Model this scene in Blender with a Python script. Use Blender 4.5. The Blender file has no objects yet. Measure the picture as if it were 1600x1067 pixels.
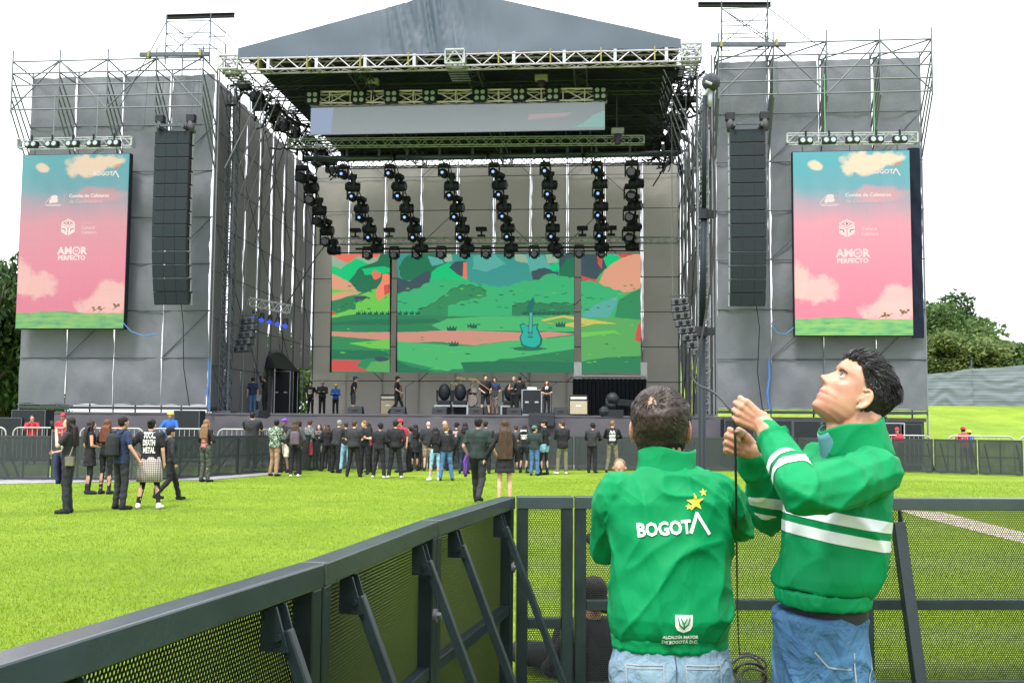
import bpy, bmesh, math, random
import numpy as np
from mathutils import Vector, Matrix, noise
R = math.radians
SC = bpy.context.scene
COL = SC.collection
# ------------------------------------------------------------------ camera
F = 1640.0                      # focal length in photograph pixels (1600 wide)
CAMZ = 1.645
cd = bpy.data.cameras.new('camera'); cam = bpy.data.objects.new('camera', cd); COL.objects.link(cam)
cd.sensor_width = 36; cd.lens = F / 1600 * 36; cd.clip_start = .05; cd.clip_end = 5000
CM = Matrix.Translation((0, 0, CAMZ)) @ Matrix.Rotation(R(90) + math.atan(127 / F), 4, 'X') @ Matrix.Rotation(R(.45), 4, 'Z')
cam.matrix_world = CM
SC.camera = cam
# ------------------------------------------------------------------ world, sun, exposure
w = bpy.data.worlds.new('World'); SC.world = w; w.use_nodes = True
nt = w.node_tree; nt.nodes.clear()
SUN_EL, SUN_AZ = 58, 200        # azimuth measured clockwise from +Y
sky = nt.nodes.new('ShaderNodeTexSky'); sky.sky_type = 'NISHITA'; sky.sun_disc = False
sky.sun_elevation = R(SUN_EL); sky.sun_rotation = R(SUN_AZ); sky.dust_density = 3; sky.air_density = 1
mul = nt.nodes.new('ShaderNodeMix'); mul.data_type = 'RGBA'; mul.blend_type = 'MIX'
mul.inputs[0].default_value = .95
# overcast cloud cover: the standard overcast sky is three times brighter overhead than at the horizon
gc = nt.nodes.new('ShaderNodeTexCoord'); sx = nt.nodes.new('ShaderNodeSeparateXYZ'); nt.links.new(gc.outputs['Generated'], sx.inputs[0])
mr = nt.nodes.new('ShaderNodeMapRange'); mr.inputs[1].default_value = 0; mr.inputs[2].default_value = 1; mr.inputs[3].default_value = .38; mr.inputs[4].default_value = 1.05
nt.links.new(sx.outputs[2], mr.inputs[0])
vs = nt.nodes.new('ShaderNodeVectorMath'); vs.operation = 'SCALE'; vs.inputs[0].default_value = (9.9, 10.1, 10.4); nt.links.new(mr.outputs[0], vs.inputs['Scale'])
nt.links.new(sky.outputs[0], mul.inputs[6]); nt.links.new(vs.outputs[0], mul.inputs[7])
bg = nt.nodes.new('ShaderNodeBackground'); bg.inputs[1].default_value = .1
nt.links.new(mul.outputs[2], bg.inputs[0])
wo = nt.nodes.new('ShaderNodeOutputWorld'); nt.links.new(bg.outputs[0], wo.inputs[0])
sd = bpy.data.lights.new('sun', 'SUN'); sd.energy = 1.5; sd.angle = R(14); sd.color = (1, .95, .86)
sun = bpy.data.objects.new('sun', sd); COL.objects.link(sun)
_sd = Vector((math.sin(R(SUN_AZ)) * math.cos(R(SUN_EL)), math.cos(R(SUN_AZ)) * math.cos(R(SUN_EL)), math.sin(R(SUN_EL))))
sun.rotation_euler = _sd.to_track_quat('Z', 'Y').to_euler(); sun.location = _sd * 30
SC.view_settings.view_transform = 'Standard'; SC.view_settings.look = 'None'
SC.view_settings.gamma = 1; SC.view_settings.exposure = 1.9
EX = 2 ** 1.9
SC.render.engine = 'CYCLES'
SC.cycles.max_bounces = 6; SC.cycles.transparent_max_bounces = 24; SC.cycles.diffuse_bounces = 3
# ------------------------------------------------------------------ pixel -> place
_RM = CM.to_3x3(); _O = Vector((0, 0, CAMZ))
def ray(px, py): return _RM @ Vector(((px - 800) / F, -(py - 533.5) / F, -1))
def PY(px, py, Y):
    d = ray(px, py); return _O + d * (Y / d.y)
def PZ(px, py, z=0):
    d = ray(px, py); return _O + d * ((z - CAMZ) / d.z)
TH = R(5.3)
SO = Vector((-1.7, 42, 0))
class Frame:
    def __init__(s, o, a): s.o = Vector(o); s.a = a; s.x = Vector((math.cos(a), math.sin(a), 0)); s.y = Vector((-math.sin(a), math.cos(a), 0))
    def __call__(s, x, y, z): return s.o + s.x * x + s.y * y + Vector((0, 0, z))
    def inv(s, p): q = p - s.o; return Vector((q.dot(s.x), q.dot(s.y), q.z))
WF = Frame((0, 0, 0), 0)
S = Frame(SO, -TH)               # the stage's own axes: x along its front, y into its depth
def PS(px, py, d):
    """point seen at a pixel on the stage plane of depth d, in stage axes"""
    r = ray(px, py); n = S.y; t = ((S.o - _O).dot(n) + d) / r.dot(n); return S.inv(_O + r * t)
def W(px, py, d): return S(*PS(px, py, d))
# ------------------------------------------------------------------ materials
MATS = {}
def lin(c):
    return tuple((v / 255 / 12.92 if v / 255 <= .04045 else ((v / 255 + .055) / 1.055) ** 2.4) for v in c)
def M(name, col=(.5, .5, .5), rough=.6, metal=0, var=.12, scale=3, bump=0, bscale=40, trans=0, emit=None, spec=.5, aniso=None, ca=None, bdist=.02):
    if name in MATS: return MATS[name]
    m = bpy.data.materials.new(name); m.use_nodes = True; MATS[name] = m
    t = m.node_tree; N = t.nodes; L = t.links; p = N['Principled BSDF']
    p.inputs['Roughness'].default_value = rough; p.inputs['Metallic'].default_value = metal
    p.inputs['Specular IOR Level'].default_value = spec
    p.inputs['Base Color'].default_value = (*col, 1)
    if emit is not None:
        p.inputs['Emission Color'].default_value = (*emit, 1); p.inputs['Emission Strength'].default_value = 1
    if var or bump:
        tc = N.new('ShaderNodeTexCoord'); mp = N.new('ShaderNodeMapping'); L.new(tc.outputs['Object'], mp.inputs[0])
        if aniso: mp.inputs['Scale'].default_value = aniso
    if var:
        n = N.new('ShaderNodeTexNoise'); n.inputs['Scale'].default_value = scale; n.inputs['Detail'].default_value = 6
        n.inputs['Roughness'].default_value = .62
        L.new(mp.outputs[0], n.inputs[0])
        mr = N.new('ShaderNodeMapRange'); mr.inputs[1].default_value = .3; mr.inputs[2].default_value = .7
        mr.inputs[3].default_value = 1 - var; mr.inputs[4].default_value = 1 + var
        L.new(n.outputs[0], mr.inputs[0])
        vm = N.new('ShaderNodeVectorMath'); vm.operation = 'SCALE'; vm.inputs[0].default_value = col
        L.new(mr.outputs[0], vm.inputs['Scale']); L.new(vm.outputs[0], p.inputs['Base Color'])
    if bump:
        n2 = N.new('ShaderNodeTexNoise'); n2.inputs['Scale'].default_value = bscale; n2.inputs['Detail'].default_value = 5
        L.new(mp.outputs[0], n2.inputs[0])
        b = N.new('ShaderNodeBump'); b.inputs['Strength'].default_value = bump; b.inputs['Distance'].default_value = bdist
        L.new(n2.outputs[0], b.inputs['Height']); L.new(b.outputs[0], p.inputs['Normal'])
    if trans:
        tr = N.new('ShaderNodeBsdfTranslucent'); tr.inputs[0].default_value = (*[min(1, c * 1.3) for c in col], 1)
        mx = N.new('ShaderNodeMixShader'); mx.inputs[0].default_value = trans
        L.new(p.outputs[0], mx.inputs[1]); L.new(tr.outputs[0], mx.inputs[2])
        L.new(mx.outputs[0], N['Material Output'].inputs[0])
    return m
def LED(name, rgb, k=1.0):       # a lit screen colour, given as it shows in 8-bit
    return M(name, (.01, .01, .01), .5, var=0, emit=tuple(c * k / EX for c in lin(rgb)), spec=.2)
# ------------------------------------------------------------------ mesh builder
class MB:
    def __init__(s): s.v = []; s.f = []; s.m = []
    def add(s, vs, fs, mi=0):
        b = len(s.v); s.v.extend(tuple(v) for v in vs); s.f.extend(tuple(i + b for i in f) for f in fs); s.m.extend([mi] * len(fs)); return s
    def box(s, fr, x0, x1, y0, y1, z0, z1, mi=0):
        vs = [fr(x, y, z) for z in (z0, z1) for y in (y0, y1) for x in (x0, x1)]
        return s.add(vs, [(0, 2, 3, 1), (4, 5, 7, 6), (0, 1, 5, 4), (2, 6, 7, 3), (0, 4, 6, 2), (1, 3, 7, 5)], mi)
    def hexa(s, pts, mi=0):      # eight corners: bottom four, top four, counterclockwise
        return s.add(pts, [(3, 2, 1, 0), (4, 5, 6, 7), (0, 1, 5, 4), (1, 2, 6, 5), (2, 3, 7, 6), (3, 0, 4, 7)], mi)
    def tube(s, p, q, r, r2=None, n=6, mi=0, cap=True):
        p = Vector(p); q = Vector(q); r2 = r if r2 is None else r2
        d = (q - p); 
        if d.length < 1e-6: return s
        d.normalize(); a = d.orthogonal().normalized(); b = d.cross(a)
        vs = []
        for c, rr in ((p, r), (q, r2)):
            for i in range(n):
                t = 2 * math.pi * i / n; vs.append(c + (a * math.cos(t) + b * math.sin(t)) * rr)
        fs = [(i, (i + 1) % n, n + (i + 1) % n, n + i) for i in range(n)]
        if cap: fs += [tuple(range(n - 1, -1, -1)), tuple(range(n, 2 * n))]
        return s.add(vs, fs, mi)
    def beam(s, p, q, wd, ht, mi=0, up=Vector((0, 0, 1))):     # rectangular bar
        p = Vector(p); q = Vector(q); d = (q - p).normalized(); a = d.cross(up)
        if a.length < 1e-3: a = d.cross(Vector((0, 1, 0)))
        a.normalize(); b = a.cross(d)
        vs = [c + a * (x * wd / 2) + b * (y * ht / 2) for c in (p, q) for x, y in ((-1, -1), (1, -1), (1, 1), (-1, 1))]
        return s.add(vs, [(3, 2, 1, 0), (4, 5, 6, 7), (0, 1, 5, 4), (1, 2, 6, 5), (2, 3, 7, 6), (3, 0, 4, 7)], mi)
    def path(s, pts, r, n=6, mi=0, radii=None):
        pts = [Vector(p) for p in pts]; N = len(pts); vs = []; a = None
        for i, p in enumerate(pts):
            d = (pts[min(i + 1, N - 1)] - pts[max(i - 1, 0)]).normalized()
            a = d.orthogonal().normalized() if a is None else (a - d * a.dot(d)).normalized()
            b = d.cross(a); rr = radii[i] if radii else r
            for k in range(n):
                t = 2 * math.pi * k / n; vs.append(p + (a * math.cos(t) + b * math.sin(t)) * rr)
        fs = [(i * n + k, i * n + (k + 1) % n, (i + 1) * n + (k + 1) % n, (i + 1) * n + k) for i in range(N - 1) for k in range(n)]
        fs += [tuple(range(n - 1, -1, -1)), tuple(range((N - 1) * n, N * n))]
        return s.add(vs, fs, mi)
    def ball(s, c, r, n=10, m=6, mi=0, sc=(1, 1, 1), rot=None):
        c = Vector(c); vs = [Vector((0, 0, 1))]
        for i in range(1, m):
            t = math.pi * i / m
            for k in range(n):
                u = 2 * math.pi * k / n; vs.append(Vector((math.sin(t) * math.cos(u), math.sin(t) * math.sin(u), math.cos(t))))
        vs.append(Vector((0, 0, -1)))
        out = []
        for v in vs:
            v = Vector((v.x * sc[0] * r, v.y * sc[1] * r, v.z * sc[2] * r))
            if rot: v = rot @ v
            out.append(c + v)
        fs = [(0, 1 + k, 1 + (k + 1) % n) for k in range(n)]
        for i in range(m - 2):
            fs += [(1 + i * n + k, 1 + (i + 1) * n + k, 1 + (i + 1) * n + (k + 1) % n, 1 + i * n + (k + 1) % n) for k in range(n)]
        l = len(vs) - 1; b = 1 + (m - 2) * n
        fs += [(l, b + (k + 1) % n, b + k) for k in range(n)]
        return s.add(out, fs, mi)
    def cone_ball(s, p, q, r1, r2, n=10):      # tapered limb with round ends (for remeshing)
        s.tube(p, q, r1, r2, n); s.ball(p, r1, n, 6); s.ball(q, r2, n, 6); return s
    def rings(s, rings, mi=0, cap=True, close=True):
        n = len(rings[0]); b = [p for r in rings for p in r]
        rg = range(n) if close else range(n - 1)
        fs = [(i * n + k, i * n + (k + 1) % n, (i + 1) * n + (k + 1) % n, (i + 1) * n + k) for i in range(len(rings) - 1) for k in rg]
        if cap: fs += [tuple(range(n - 1, -1, -1)), tuple(range((len(rings) - 1) * n, len(rings) * n))]
        return s.add(b, fs, mi)
    def grid(s, fn, nu, nv, mi=0):             # fn(u,v) -> point
        vs = [fn(i / nu, j / nv) for j in range(nv + 1) for i in range(nu + 1)]
        fs = [(j * (nu + 1) + i, j * (nu + 1) + i + 1, (j + 1) * (nu + 1) + i + 1, (j + 1) * (nu + 1) + i) for j in range(nv) for i in range(nu)]
        return s.add(vs, fs, mi)
    def plate(s, pts, thick, nrm, mi=0):       # extruded polygon
        n = len(pts); nrm = Vector(nrm).normalized() * thick; pts = [Vector(p) for p in pts]
        vs = pts + [p + nrm for p in pts]
        return s.add(vs, [tuple(range(n - 1, -1, -1)), tuple(range(n, 2 * n))] + [(i, (i + 1) % n, n + (i + 1) % n, n + i) for i in range(n)], mi)
    def mesh(s, name, mats, smooth=False, inv=None):
        me = bpy.data.meshes.new(name)
        vs = s.v if inv is None else [inv @ Vector(v) for v in s.v]
        me.from_pydata(vs, [], s.f)
        for m in mats: me.materials.append(m)
        if len(mats) > 1: me.polygons.foreach_set('material_index', s.m)
        if smooth: me.polygons.foreach_set('use_smooth', [True] * len(me.polygons))
        me.update(); return me
def wmat(o):
    m = o.matrix_basis.copy()
    return m if o.parent is None else wmat(o.parent) @ m
def tag(o, label=None, cat=None, group=None, kind=None):
    if label: o['label'] = label
    if cat: o['category'] = cat
    if group: o['group'] = group
    if kind: o['kind'] = kind
    return o
def thing(name, loc, label, cat, group=None, rz=0):
    o = bpy.data.objects.new(name, None); COL.objects.link(o); o.location = loc; o.rotation_euler = (0, 0, rz)
    o.empty_display_size = .2
    return tag(o, label, cat, group)
def mk(name, mb, mats, parent=None, label=None, cat=None, group=None, kind=None, smooth=False, mod=None):
    if not isinstance(mats, (list, tuple)): mats = [mats]
    if parent is not None:
        me = mb.mesh(name, mats, smooth, wmat(parent).inverted()); o = bpy.data.objects.new(name, me); o.parent = parent
    else:
        a = np.array(mb.v); c = Vector(((a[:, 0].min() + a[:, 0].max()) / 2, (a[:, 1].min() + a[:, 1].max()) / 2, a[:, 2].min()))
        me = mb.mesh(name, mats, smooth, Matrix.Translation(-c)); o = bpy.data.objects.new(name, me); o.location = c
    COL.objects.link(o); tag(o, label, cat, group, kind)
    if mod: o.modifiers.new('bevel', 'BEVEL').width = mod; o.modifiers['bevel'].segments = 2; o.modifiers['bevel'].limit_method = 'ANGLE'
    return o
def copy_tree(o, parent=None):
    c = o.copy(); COL.objects.link(c); c.parent = parent
    for ch in o.children: copy_tree(ch, c)
    return c
def place(proto, loc, rz, label=None, used=[]):
    """the first call for a proto moves the proto itself, the next ones copy it"""
    if proto.name in used: o = copy_tree(proto)
    else: o = proto; used.append(proto.name)
    o.location = loc; o.rotation_euler = (0, 0, rz) if not isinstance(rz, (tuple, list)) else rz
    if label: o['label'] = label
    return o
TMP = bpy.data.scenes.new('workbench')
def evaluate(ob):
    TMP.collection.objects.link(ob)
    with bpy.context.temp_override(scene=TMP, view_layer=TMP.view_layers[0]):
        dg = bpy.context.evaluated_depsgraph_get(); me = bpy.data.meshes.new_from_object(ob.evaluated_get(dg))
    bpy.data.objects.remove(ob); return me
def shove(me, fn):
    """push every vertex along its normal by fn(position)"""
    n = len(me.vertices); co = np.empty(n * 3, np.float32); me.vertices.foreach_get('co', co); nm = np.empty(n * 3, np.float32); me.vertex_normals.foreach_get('vector', nm)
    co = co.reshape(-1, 3); nm = nm.reshape(-1, 3); d = np.array([fn(Vector(c)) for c in co.tolist()], np.float32)
    me.vertices.foreach_set('co', (co + nm * d[:, None]).ravel()); me.update()
def rnd(a, b): return random.uniform(a, b)
random.seed(7)
# ------------------------------------------------------------------ shared materials
steel = M('galvanised_tube', (.155, .17, .20), .5, .2, var=.25, scale=8)
dsteel = M('dark_tube', (.065, .078, .095), .5, .5, var=.2, scale=8)
alu = M('aluminium_truss', (.36, .39, .41), .45, .35, var=.12, scale=6)
black = M('black_metal', (.010, .013, .017), .55, var=.3, scale=6, spec=.2)
blackp = M('black_plastic', (.013, .016, .021), .5, var=.2, scale=12, spec=.25)
rubber = M('black_rubber', (.012, .012, .013), .7, var=.2, scale=20)
white = M('white_paint', (.75, .76, .77), .5, var=.06)
pale_paint = M('barrier_galvanised', (.30, .31, .32), .5, .2, var=.12)
yellow = M('yellow_strap', (.20, .19, .05), .7, var=.1)
# ================================================================== ground, bank, trees
def sm(t): t = max(0, min(1, t)); return t * t * (3 - 2 * t)
def gz(x, y):
    z = 0
    a = sm((x - 15.5) / 4) if y > 30 else 0
    if y > 30: z += a * (2.9 * sm((y - 37) / 24) + .9 * sm((y - 60) / 30) + 6.0 * sm((y - 75) / 70))
    if x > 8 and y > 72: z += 0
    return z
gm = bpy.data.materials.new('lawn'); gm.use_nodes = True; t = gm.node_tree; N = t.nodes; L = t.links; p = N['Principled BSDF']
p.inputs['Roughness'].default_value = .85; p.inputs['Specular IOR Level'].default_value = .15
tc = N.new('ShaderNodeTexCoord')
def noise_n(scale, det=6, rough=.6, sc=None):
    n = N.new('ShaderNodeTexNoise'); n.inputs['Scale'].default_value = scale; n.inputs['Detail'].default_value = det; n.inputs['Roughness'].default_value = rough
    if sc:
        mp = N.new('ShaderNodeMapping'); mp.inputs['Scale'].default_value = sc; L.new(tc.outputs['Object'], mp.inputs[0]); L.new(mp.outputs[0], n.inputs[0])
    else: L.new(tc.outputs['Object'], n.inputs[0])
    return n
def ramp(src, stops):
    r = N.new('ShaderNodeValToRGB'); L.new(src, r.inputs[0]); e = r.color_ramp.elements
    e[0].position, e[0].color = stops[0][0], (*stops[0][1], 1); e[1].position, e[1].color = stops[-1][0], (*stops[-1][1], 1)
    for s_, c_ in stops[1:-1]: q = e.new(s_); q.color = (*c_, 1)
    return r
GR = [(.108, .190, .016), (.158, .245, .020), (.200, .285, .026), (.235, .285, .045)]
n1 = noise_n(.42, 10, .72); r1 = ramp(n1.outputs[0], [(.3, GR[0]), (.47, GR[1]), (.6, GR[2]), (.78, GR[3])])
n2 = noise_n(14, 8, .75, (1, .55, 1)); r2 = ramp(n2.outputs[0], [(.3, (.82, .84, .78)), (.5, (1, 1, 1)), (.72, (1.1, 1.07, 1.07))])
mx = N.new('ShaderNodeMix'); mx.data_type = 'RGBA'; mx.blend_type = 'MULTIPLY'; mx.inputs[0].default_value = 1
L.new(r1.outputs[0], mx.inputs[6]); L.new(r2.outputs[0], mx.inputs[7])
n3 = noise_n(.9, 4, .5); r3 = ramp(n3.outputs[0], [(.0, (0, 0, 0)), (.715, (0, 0, 0)), (.76, (1, 1, 1))])
mx2 = N.new('ShaderNodeMix'); mx2.data_type = 'RGBA'; L.new(r3.outputs[0], mx2.inputs[0]); L.new(mx.outputs[2], mx2.inputs[6]); mx2.inputs[7].default_value = (.17, .13, .06, 1)
L.new(mx2.outputs[2], p.inputs['Base Color'])
n4 = noise_n(60, 4, .7); b = N.new('ShaderNodeBump'); b.inputs['Strength'].default_value = .9; b.inputs['Distance'].default_value = .03
L.new(n4.outputs[0], b.inputs['Height'])
n5 = noise_n(2.6, 8, .7); b5 = N.new('ShaderNodeBump'); b5.inputs['Strength'].default_value = .7; b5.inputs['Distance'].default_value = .22
L.new(n5.outputs[0], b5.inputs['Height']); L.new(b.outputs[0], b5.inputs['Normal']); L.new(b5.outputs[0], p.inputs['Normal'])
MATS['lawn'] = gm
def axis(lo, hi, fine0, fine1, step):
    a = list(np.arange(fine0, fine1 + .01, step)); q = fine0; s_ = step
    left = []
    while q > lo: s_ *= 1.35; q -= s_; left.append(max(q, lo))
    q = fine1; s_ = step; right = []
    while q < hi: s_ *= 1.35; q += s_; right.append(min(q, hi))
    return left[::-1] + a + right
xs = axis(-1500, 1500, -30, 60, 1.5); ys = axis(-300, 2500, -6, 150, 1.5)
g = MB(); g.add([(x, y, gz(x, y)) for y in ys for x in xs], [(j * len(xs) + i, j * len(xs) + i + 1, (j + 1) * len(xs) + i + 1, (j + 1) * len(xs) + i) for j in range(len(ys) - 1) for i in range(len(xs) - 1)])
me = g.mesh('lawn', [gm], True); go = bpy.data.objects.new('lawn', me); COL.objects.link(go); tag(go, kind='structure')
# short grass blades where the lawn is near enough to show them
rs = np.random.RandomState(3)
NB = 330000
Yb = 5.6 + (rs.rand(NB) ** 1.7) * 26
Xb = (rs.rand(NB) * 1.16 - .58) * Yb
cl = np.array([noise.noise(Vector((x * .9, y * .7, 0))) for x, y in zip(Xb[::8], Yb[::8])]).repeat(8)[:NB]
hb = (.014 + .015 * rs.rand(NB)) * (1 + .7 * cl)
an = rs.rand(NB) * 6.283; wb = .003 + Yb * .0002; lean = (rs.rand(NB, 2) - .5) * .03
V = np.zeros((NB, 3, 3)); ca, sa = np.cos(an) * wb, np.sin(an) * wb
V[:, 0, 0] = Xb - ca; V[:, 0, 1] = Yb - sa; V[:, 1, 0] = Xb + ca; V[:, 1, 1] = Yb + sa
V[:, 2, 0] = Xb + lean[:, 0]; V[:, 2, 1] = Yb + lean[:, 1]; V[:, 2, 2] = hb
me = bpy.data.meshes.new('grass'); me.vertices.add(NB * 3); me.vertices.foreach_set('co', V.ravel())
me.loops.add(NB * 3); me.loops.foreach_set('vertex_index', np.arange(NB * 3)); me.polygons.add(NB)
me.polygons.foreach_set('loop_start', np.arange(NB) * 3); me.polygons.foreach_set('loop_total', np.full(NB, 3))
bm_ = [M('grass_blade', (.180, .280, .021), .7, var=.22, scale=1.1, trans=.35, spec=.1), M('grass_blade_yellow', (.22, .305, .034), .7, var=.3, scale=2, trans=.35, spec=.1), M('grass_blade_deep', (.128, .220, .017), .7, var=.3, scale=2, trans=.3, spec=.1)]
for m in bm_: me.materials.append(m)
me.polygons.foreach_set('material_index', rs.choice(3, NB, p=[.56, .28, .16])); me.update(); me.validate()
o = bpy.data.objects.new('grass', me); COL.objects.link(o); tag(o, 'short bright green grass blades of the lawn', 'grass', kind='stuff')
# grey ground mats along the barrier line at left
q = MB(); mat_strip = [PZ(-60, 758), PZ(180, 753), PZ(330, 750), PZ(440, 741), PZ(410, 736), PZ(300, 742), PZ(150, 743), PZ(-60, 746)]
q.plate([v + Vector((0, 0, .004)) for v in mat_strip], .02, (0, 0, 1)); o = mk('path', q, M('ground_mat', (.2, .2, .21), .8, var=.3, scale=2, bump=.3), kind='structure')
# pale track crossing the lawn at right
q = MB(); q.plate([v + Vector((0, 0, .004)) for v in [PZ(1405, 797), PZ(1470, 800), PZ(1720, 862), PZ(1720, 880), PZ(1430, 806)]], .004, (0, 0, 1))
mk('track', q, M('pale_track', (.36, .3, .25), .9, var=.25, scale=5), kind='structure')

# ---------------- trees
bark = M('bark', (.07, .05, .035), .9, var=.3, scale=6, bump=.5, bscale=20)
def leafmat(n, c): return M(n, c, .6, var=.4, scale=.6, trans=.3, spec=.25)
def crown_mesh(name, mat_list, seed, nl=5200, rad=3.2, hh=4.2, lf=.26, clumps=26):
    r = np.random.RandomState(seed); cs = []
    for i in range(clumps):
        u = r.randn(3); u /= np.linalg.norm(u); q_ = r.rand() ** .45
        cs.append((u[0] * rad * q_ * .85, u[1] * rad * q_ * .85, u[2] * hh * .5 * q_, rad * (.25 + .2 * r.rand())))
    cs = np.array(cs); ci = r.randint(0, clumps, nl); u = r.randn(nl, 3); u /= np.linalg.norm(u, axis=1)[:, None]
    rr = r.rand(nl) ** .4
    P = cs[ci, :3] + u * (cs[ci, 3] * rr)[:, None]
    a = r.randn(nl, 3); a /= np.linalg.norm(a, axis=1)[:, None]; b2 = np.cross(a, r.randn(nl, 3)); b2 /= np.linalg.norm(b2, axis=1)[:, None]
    s_ = lf * (.5 + .8 * r.rand(nl))[:, None]
    Vv = np.stack([P - a * s_, P + b2 * s_ * .5, P + a * s_, P - b2 * s_ * .5], 1)
    me = bpy.data.meshes.new(name); me.vertices.add(nl * 4); me.vertices.foreach_set('co', Vv.ravel())
    me.loops.add(nl * 4); me.loops.foreach_set('vertex_index', np.arange(nl * 4)); me.polygons.add(nl)
    me.polygons.foreach_set('loop_start', np.arange(nl) * 4); me.polygons.foreach_set('loop_total', np.full(nl, 4))
    for m in mat_list: me.materials.append(m)
    me.polygons.foreach_set('material_index', np.where(r.rand(nl) < .3, 1, 0) if len(mat_list) > 1 else np.zeros(nl, int)); me.update(); me.validate()
    return me
LM = {'dark': [leafmat('leaf_dark', (.024, .052, .015)), leafmat('leaf_mid', (.048, .095, .024))],
      'mid': [leafmat('leaf_mid', (.048, .095, .024)), leafmat('leaf_light', (.095, .14, .042))],
      'pale': [leafmat('leaf_light', (.095, .14, .042)), leafmat('leaf_olive', (.15, .175, .06))]}
CR = {k: [crown_mesh('crown', LM[k], 10 * i + j, nl=12000, lf=.17) for j in range(2)] for i, k in enumerate(LM)}
def trunk_mb(h, ch, seed):
    r = random.Random(seed); q = MB(); pts = [Vector((0, 0, -.3))]; 
    for i in range(1, 6): pts.append(Vector((r.uniform(-.12, .12) * i, r.uniform(-.12, .12) * i, (h + ch * .35) * i / 5)))
    q.path(pts, .2, 7, radii=[.26, .22, .19, .15, .1, .05])
    for k in range(6):
        b0 = pts[2 + k % 3]; a = k * 1.05 + r.random(); e = b0 + Vector((math.cos(a) * 1.7, math.sin(a) * 1.7, r.uniform(1, 2)))
        q.path([b0, (b0 + e) / 2 + Vector((0, 0, .2)), e], .05, 5, radii=[.09, .06, .025])
    return q
TRK = trunk_mb(4.0, 5, 1).mesh('trunk', [bark], True)
def tree(px, top, Y, kind, wid, label, j=0, base=None, group='trees on the hillside'):
    c = PY(px, top, Y); zb = gz(c.x, Y) if base is None else base
    H = c.z - zb; o = thing('tree', (c.x, Y, zb), label, 'tree', group)
    t_ = bpy.data.objects.new('trunk', TRK); COL.objects.link(t_); t_.parent = o; t_.scale = (H / 8, H / 8, H / 8)
    cr = bpy.data.objects.new('crown', CR[kind][j % 2]); COL.objects.link(cr); cr.parent = o
    sz = H * .39 / 2.6; cr.location = (0, 0, H - sz * 2.75); cr.scale = (wid / 3.3, wid / 3.3, sz); cr.rotation_euler = (0, 0, j * 1.7)
    return o
TR = [(1458, 458, 84, 'dark', 4.6, 'tallest dark green tree just right of the right stage wing'),
      (1482, 474, 80, 'mid', 4.4, 'broad mid green tree beside the tallest hillside tree'),
      (1507, 492, 88, 'mid', 3.8, 'mid green tree third along the hillside ridge from the stage wing'),
      (1526, 505, 96, 'dark', 3.6, 'dark tree on the ridge with a rounded top above the long grey cloth fence'),
      (1548, 520, 92, 'mid', 3.6, 'green tree where the ridge line begins to drop towards the frame edge'),
      (1572, 533, 100, 'dark', 4, 'low dark tree on the far ridge before the last tree'),
      (1600, 528, 98, 'mid', 3.6, 'mid green tree cut by the right edge of the photo on the ridge'),
      (1455, 518, 70, 'pale', 3.6, 'pale green bushy tree at the foot of the stage wing above the cloth fence'),
      (1480, 510, 72, 'mid', 3.4, 'front row green tree behind the first panel of the cloth fence'),
      (1505, 524, 70, 'pale', 3.0, 'pale yellowish tree in the front row above the cloth fence post'),
      (1530, 530, 74, 'mid', 3.2, 'front row mid green tree just right of the cloth fence post'),
      (1556, 536, 71, 'pale', 3.2, 'pale olive tree low above the second cloth fence panel'),
      (1582, 545, 73, 'pale', 3.0, 'small pale tree of the front row near the right frame edge'),
      (1606, 540, 70, 'mid', 3.0, 'front row green tree touching the right frame edge')]
for i, a in enumerate(TR): tree(*a[:5], a[5], i)
TL = [(-8, 375, 62, 'dark', 3.6, 'tall dark tree at the left frame edge behind the left stage wing'),
      (22, 470, 74, 'dark', 3.0, 'dark tree just outside the left stage wing scaffold'),
      (-30, 430, 70, 'mid', 4.0, 'mid green tree cut off by the left frame edge'),
      (8, 560, 66, 'dark', 2.6, 'low dark tree filling the gap left of the wing')]
for i, a in enumerate(TL): tree(*a[:5], a[5], i + 3, 0, 'trees left of the stage')
tree(452, 520, 80, 'mid', 4, 'green tree glimpsed through the gap in the stage rear corner', 5, 0, 'trees left of the stage')
tree(60, 600, 72, 'mid', 3, 'green bush like tree seen under the left wing sheet', 5, 0, 'trees left of the stage')
# ---------------- far hedge line to close the horizon
# ---------------- cloth fence on the bank
cloth = M('fence_cloth', (.14, .165, .20), .5, var=.3, scale=2.2, trans=.25, aniso=(.12, .12, 4), bump=.8, bscale=2.2, bdist=.08)
def cloth_panel(a, b, za, zb, ha, hb, parent, seed):
    q = MB()
    def fn(u, v):
        p_ = a.lerp(b, u); z = za + (zb - za) * u; h = ha + (hb - ha) * u
        wv = .035 * math.sin(v * 19 + noise.noise(Vector((u * 3, v * 2, seed))) * 6 + u * 3) * (1 - abs(2 * u - 1) * .6) + .02 * noise.noise(Vector((u * 7, v * 9, seed + 4)))
        sag = -.04 * math.sin(math.pi * u) * v
        return (p_.x, p_.y + wv, z + h * v + sag)
    q.grid(fn, 40, 24); return mk('cloth', q, cloth, parent, smooth=True)
pts = [(1440, 644, 585), (1521, 640, 576), (1610, 633, 569), (1700, 626, 560)]
f0 = PY(1440, 640, 58)
fence = thing('cloth_fence', (f0.x, 58, gz(f0.x, 58)), 'long grey cloth screen fence on posts along the top of the green bank', 'fence')
W3 = [(PY(px, yb, 58), PY(px, yt, 58)) for px, yb, yt in pts]
for k in range(3):
    a, b_ = W3[k], W3[k + 1]
    cloth_panel(a[0], b_[0], a[0].z, b_[0].z, a[1].z - a[0].z, b_[1].z - b_[0].z, fence, k)
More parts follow.
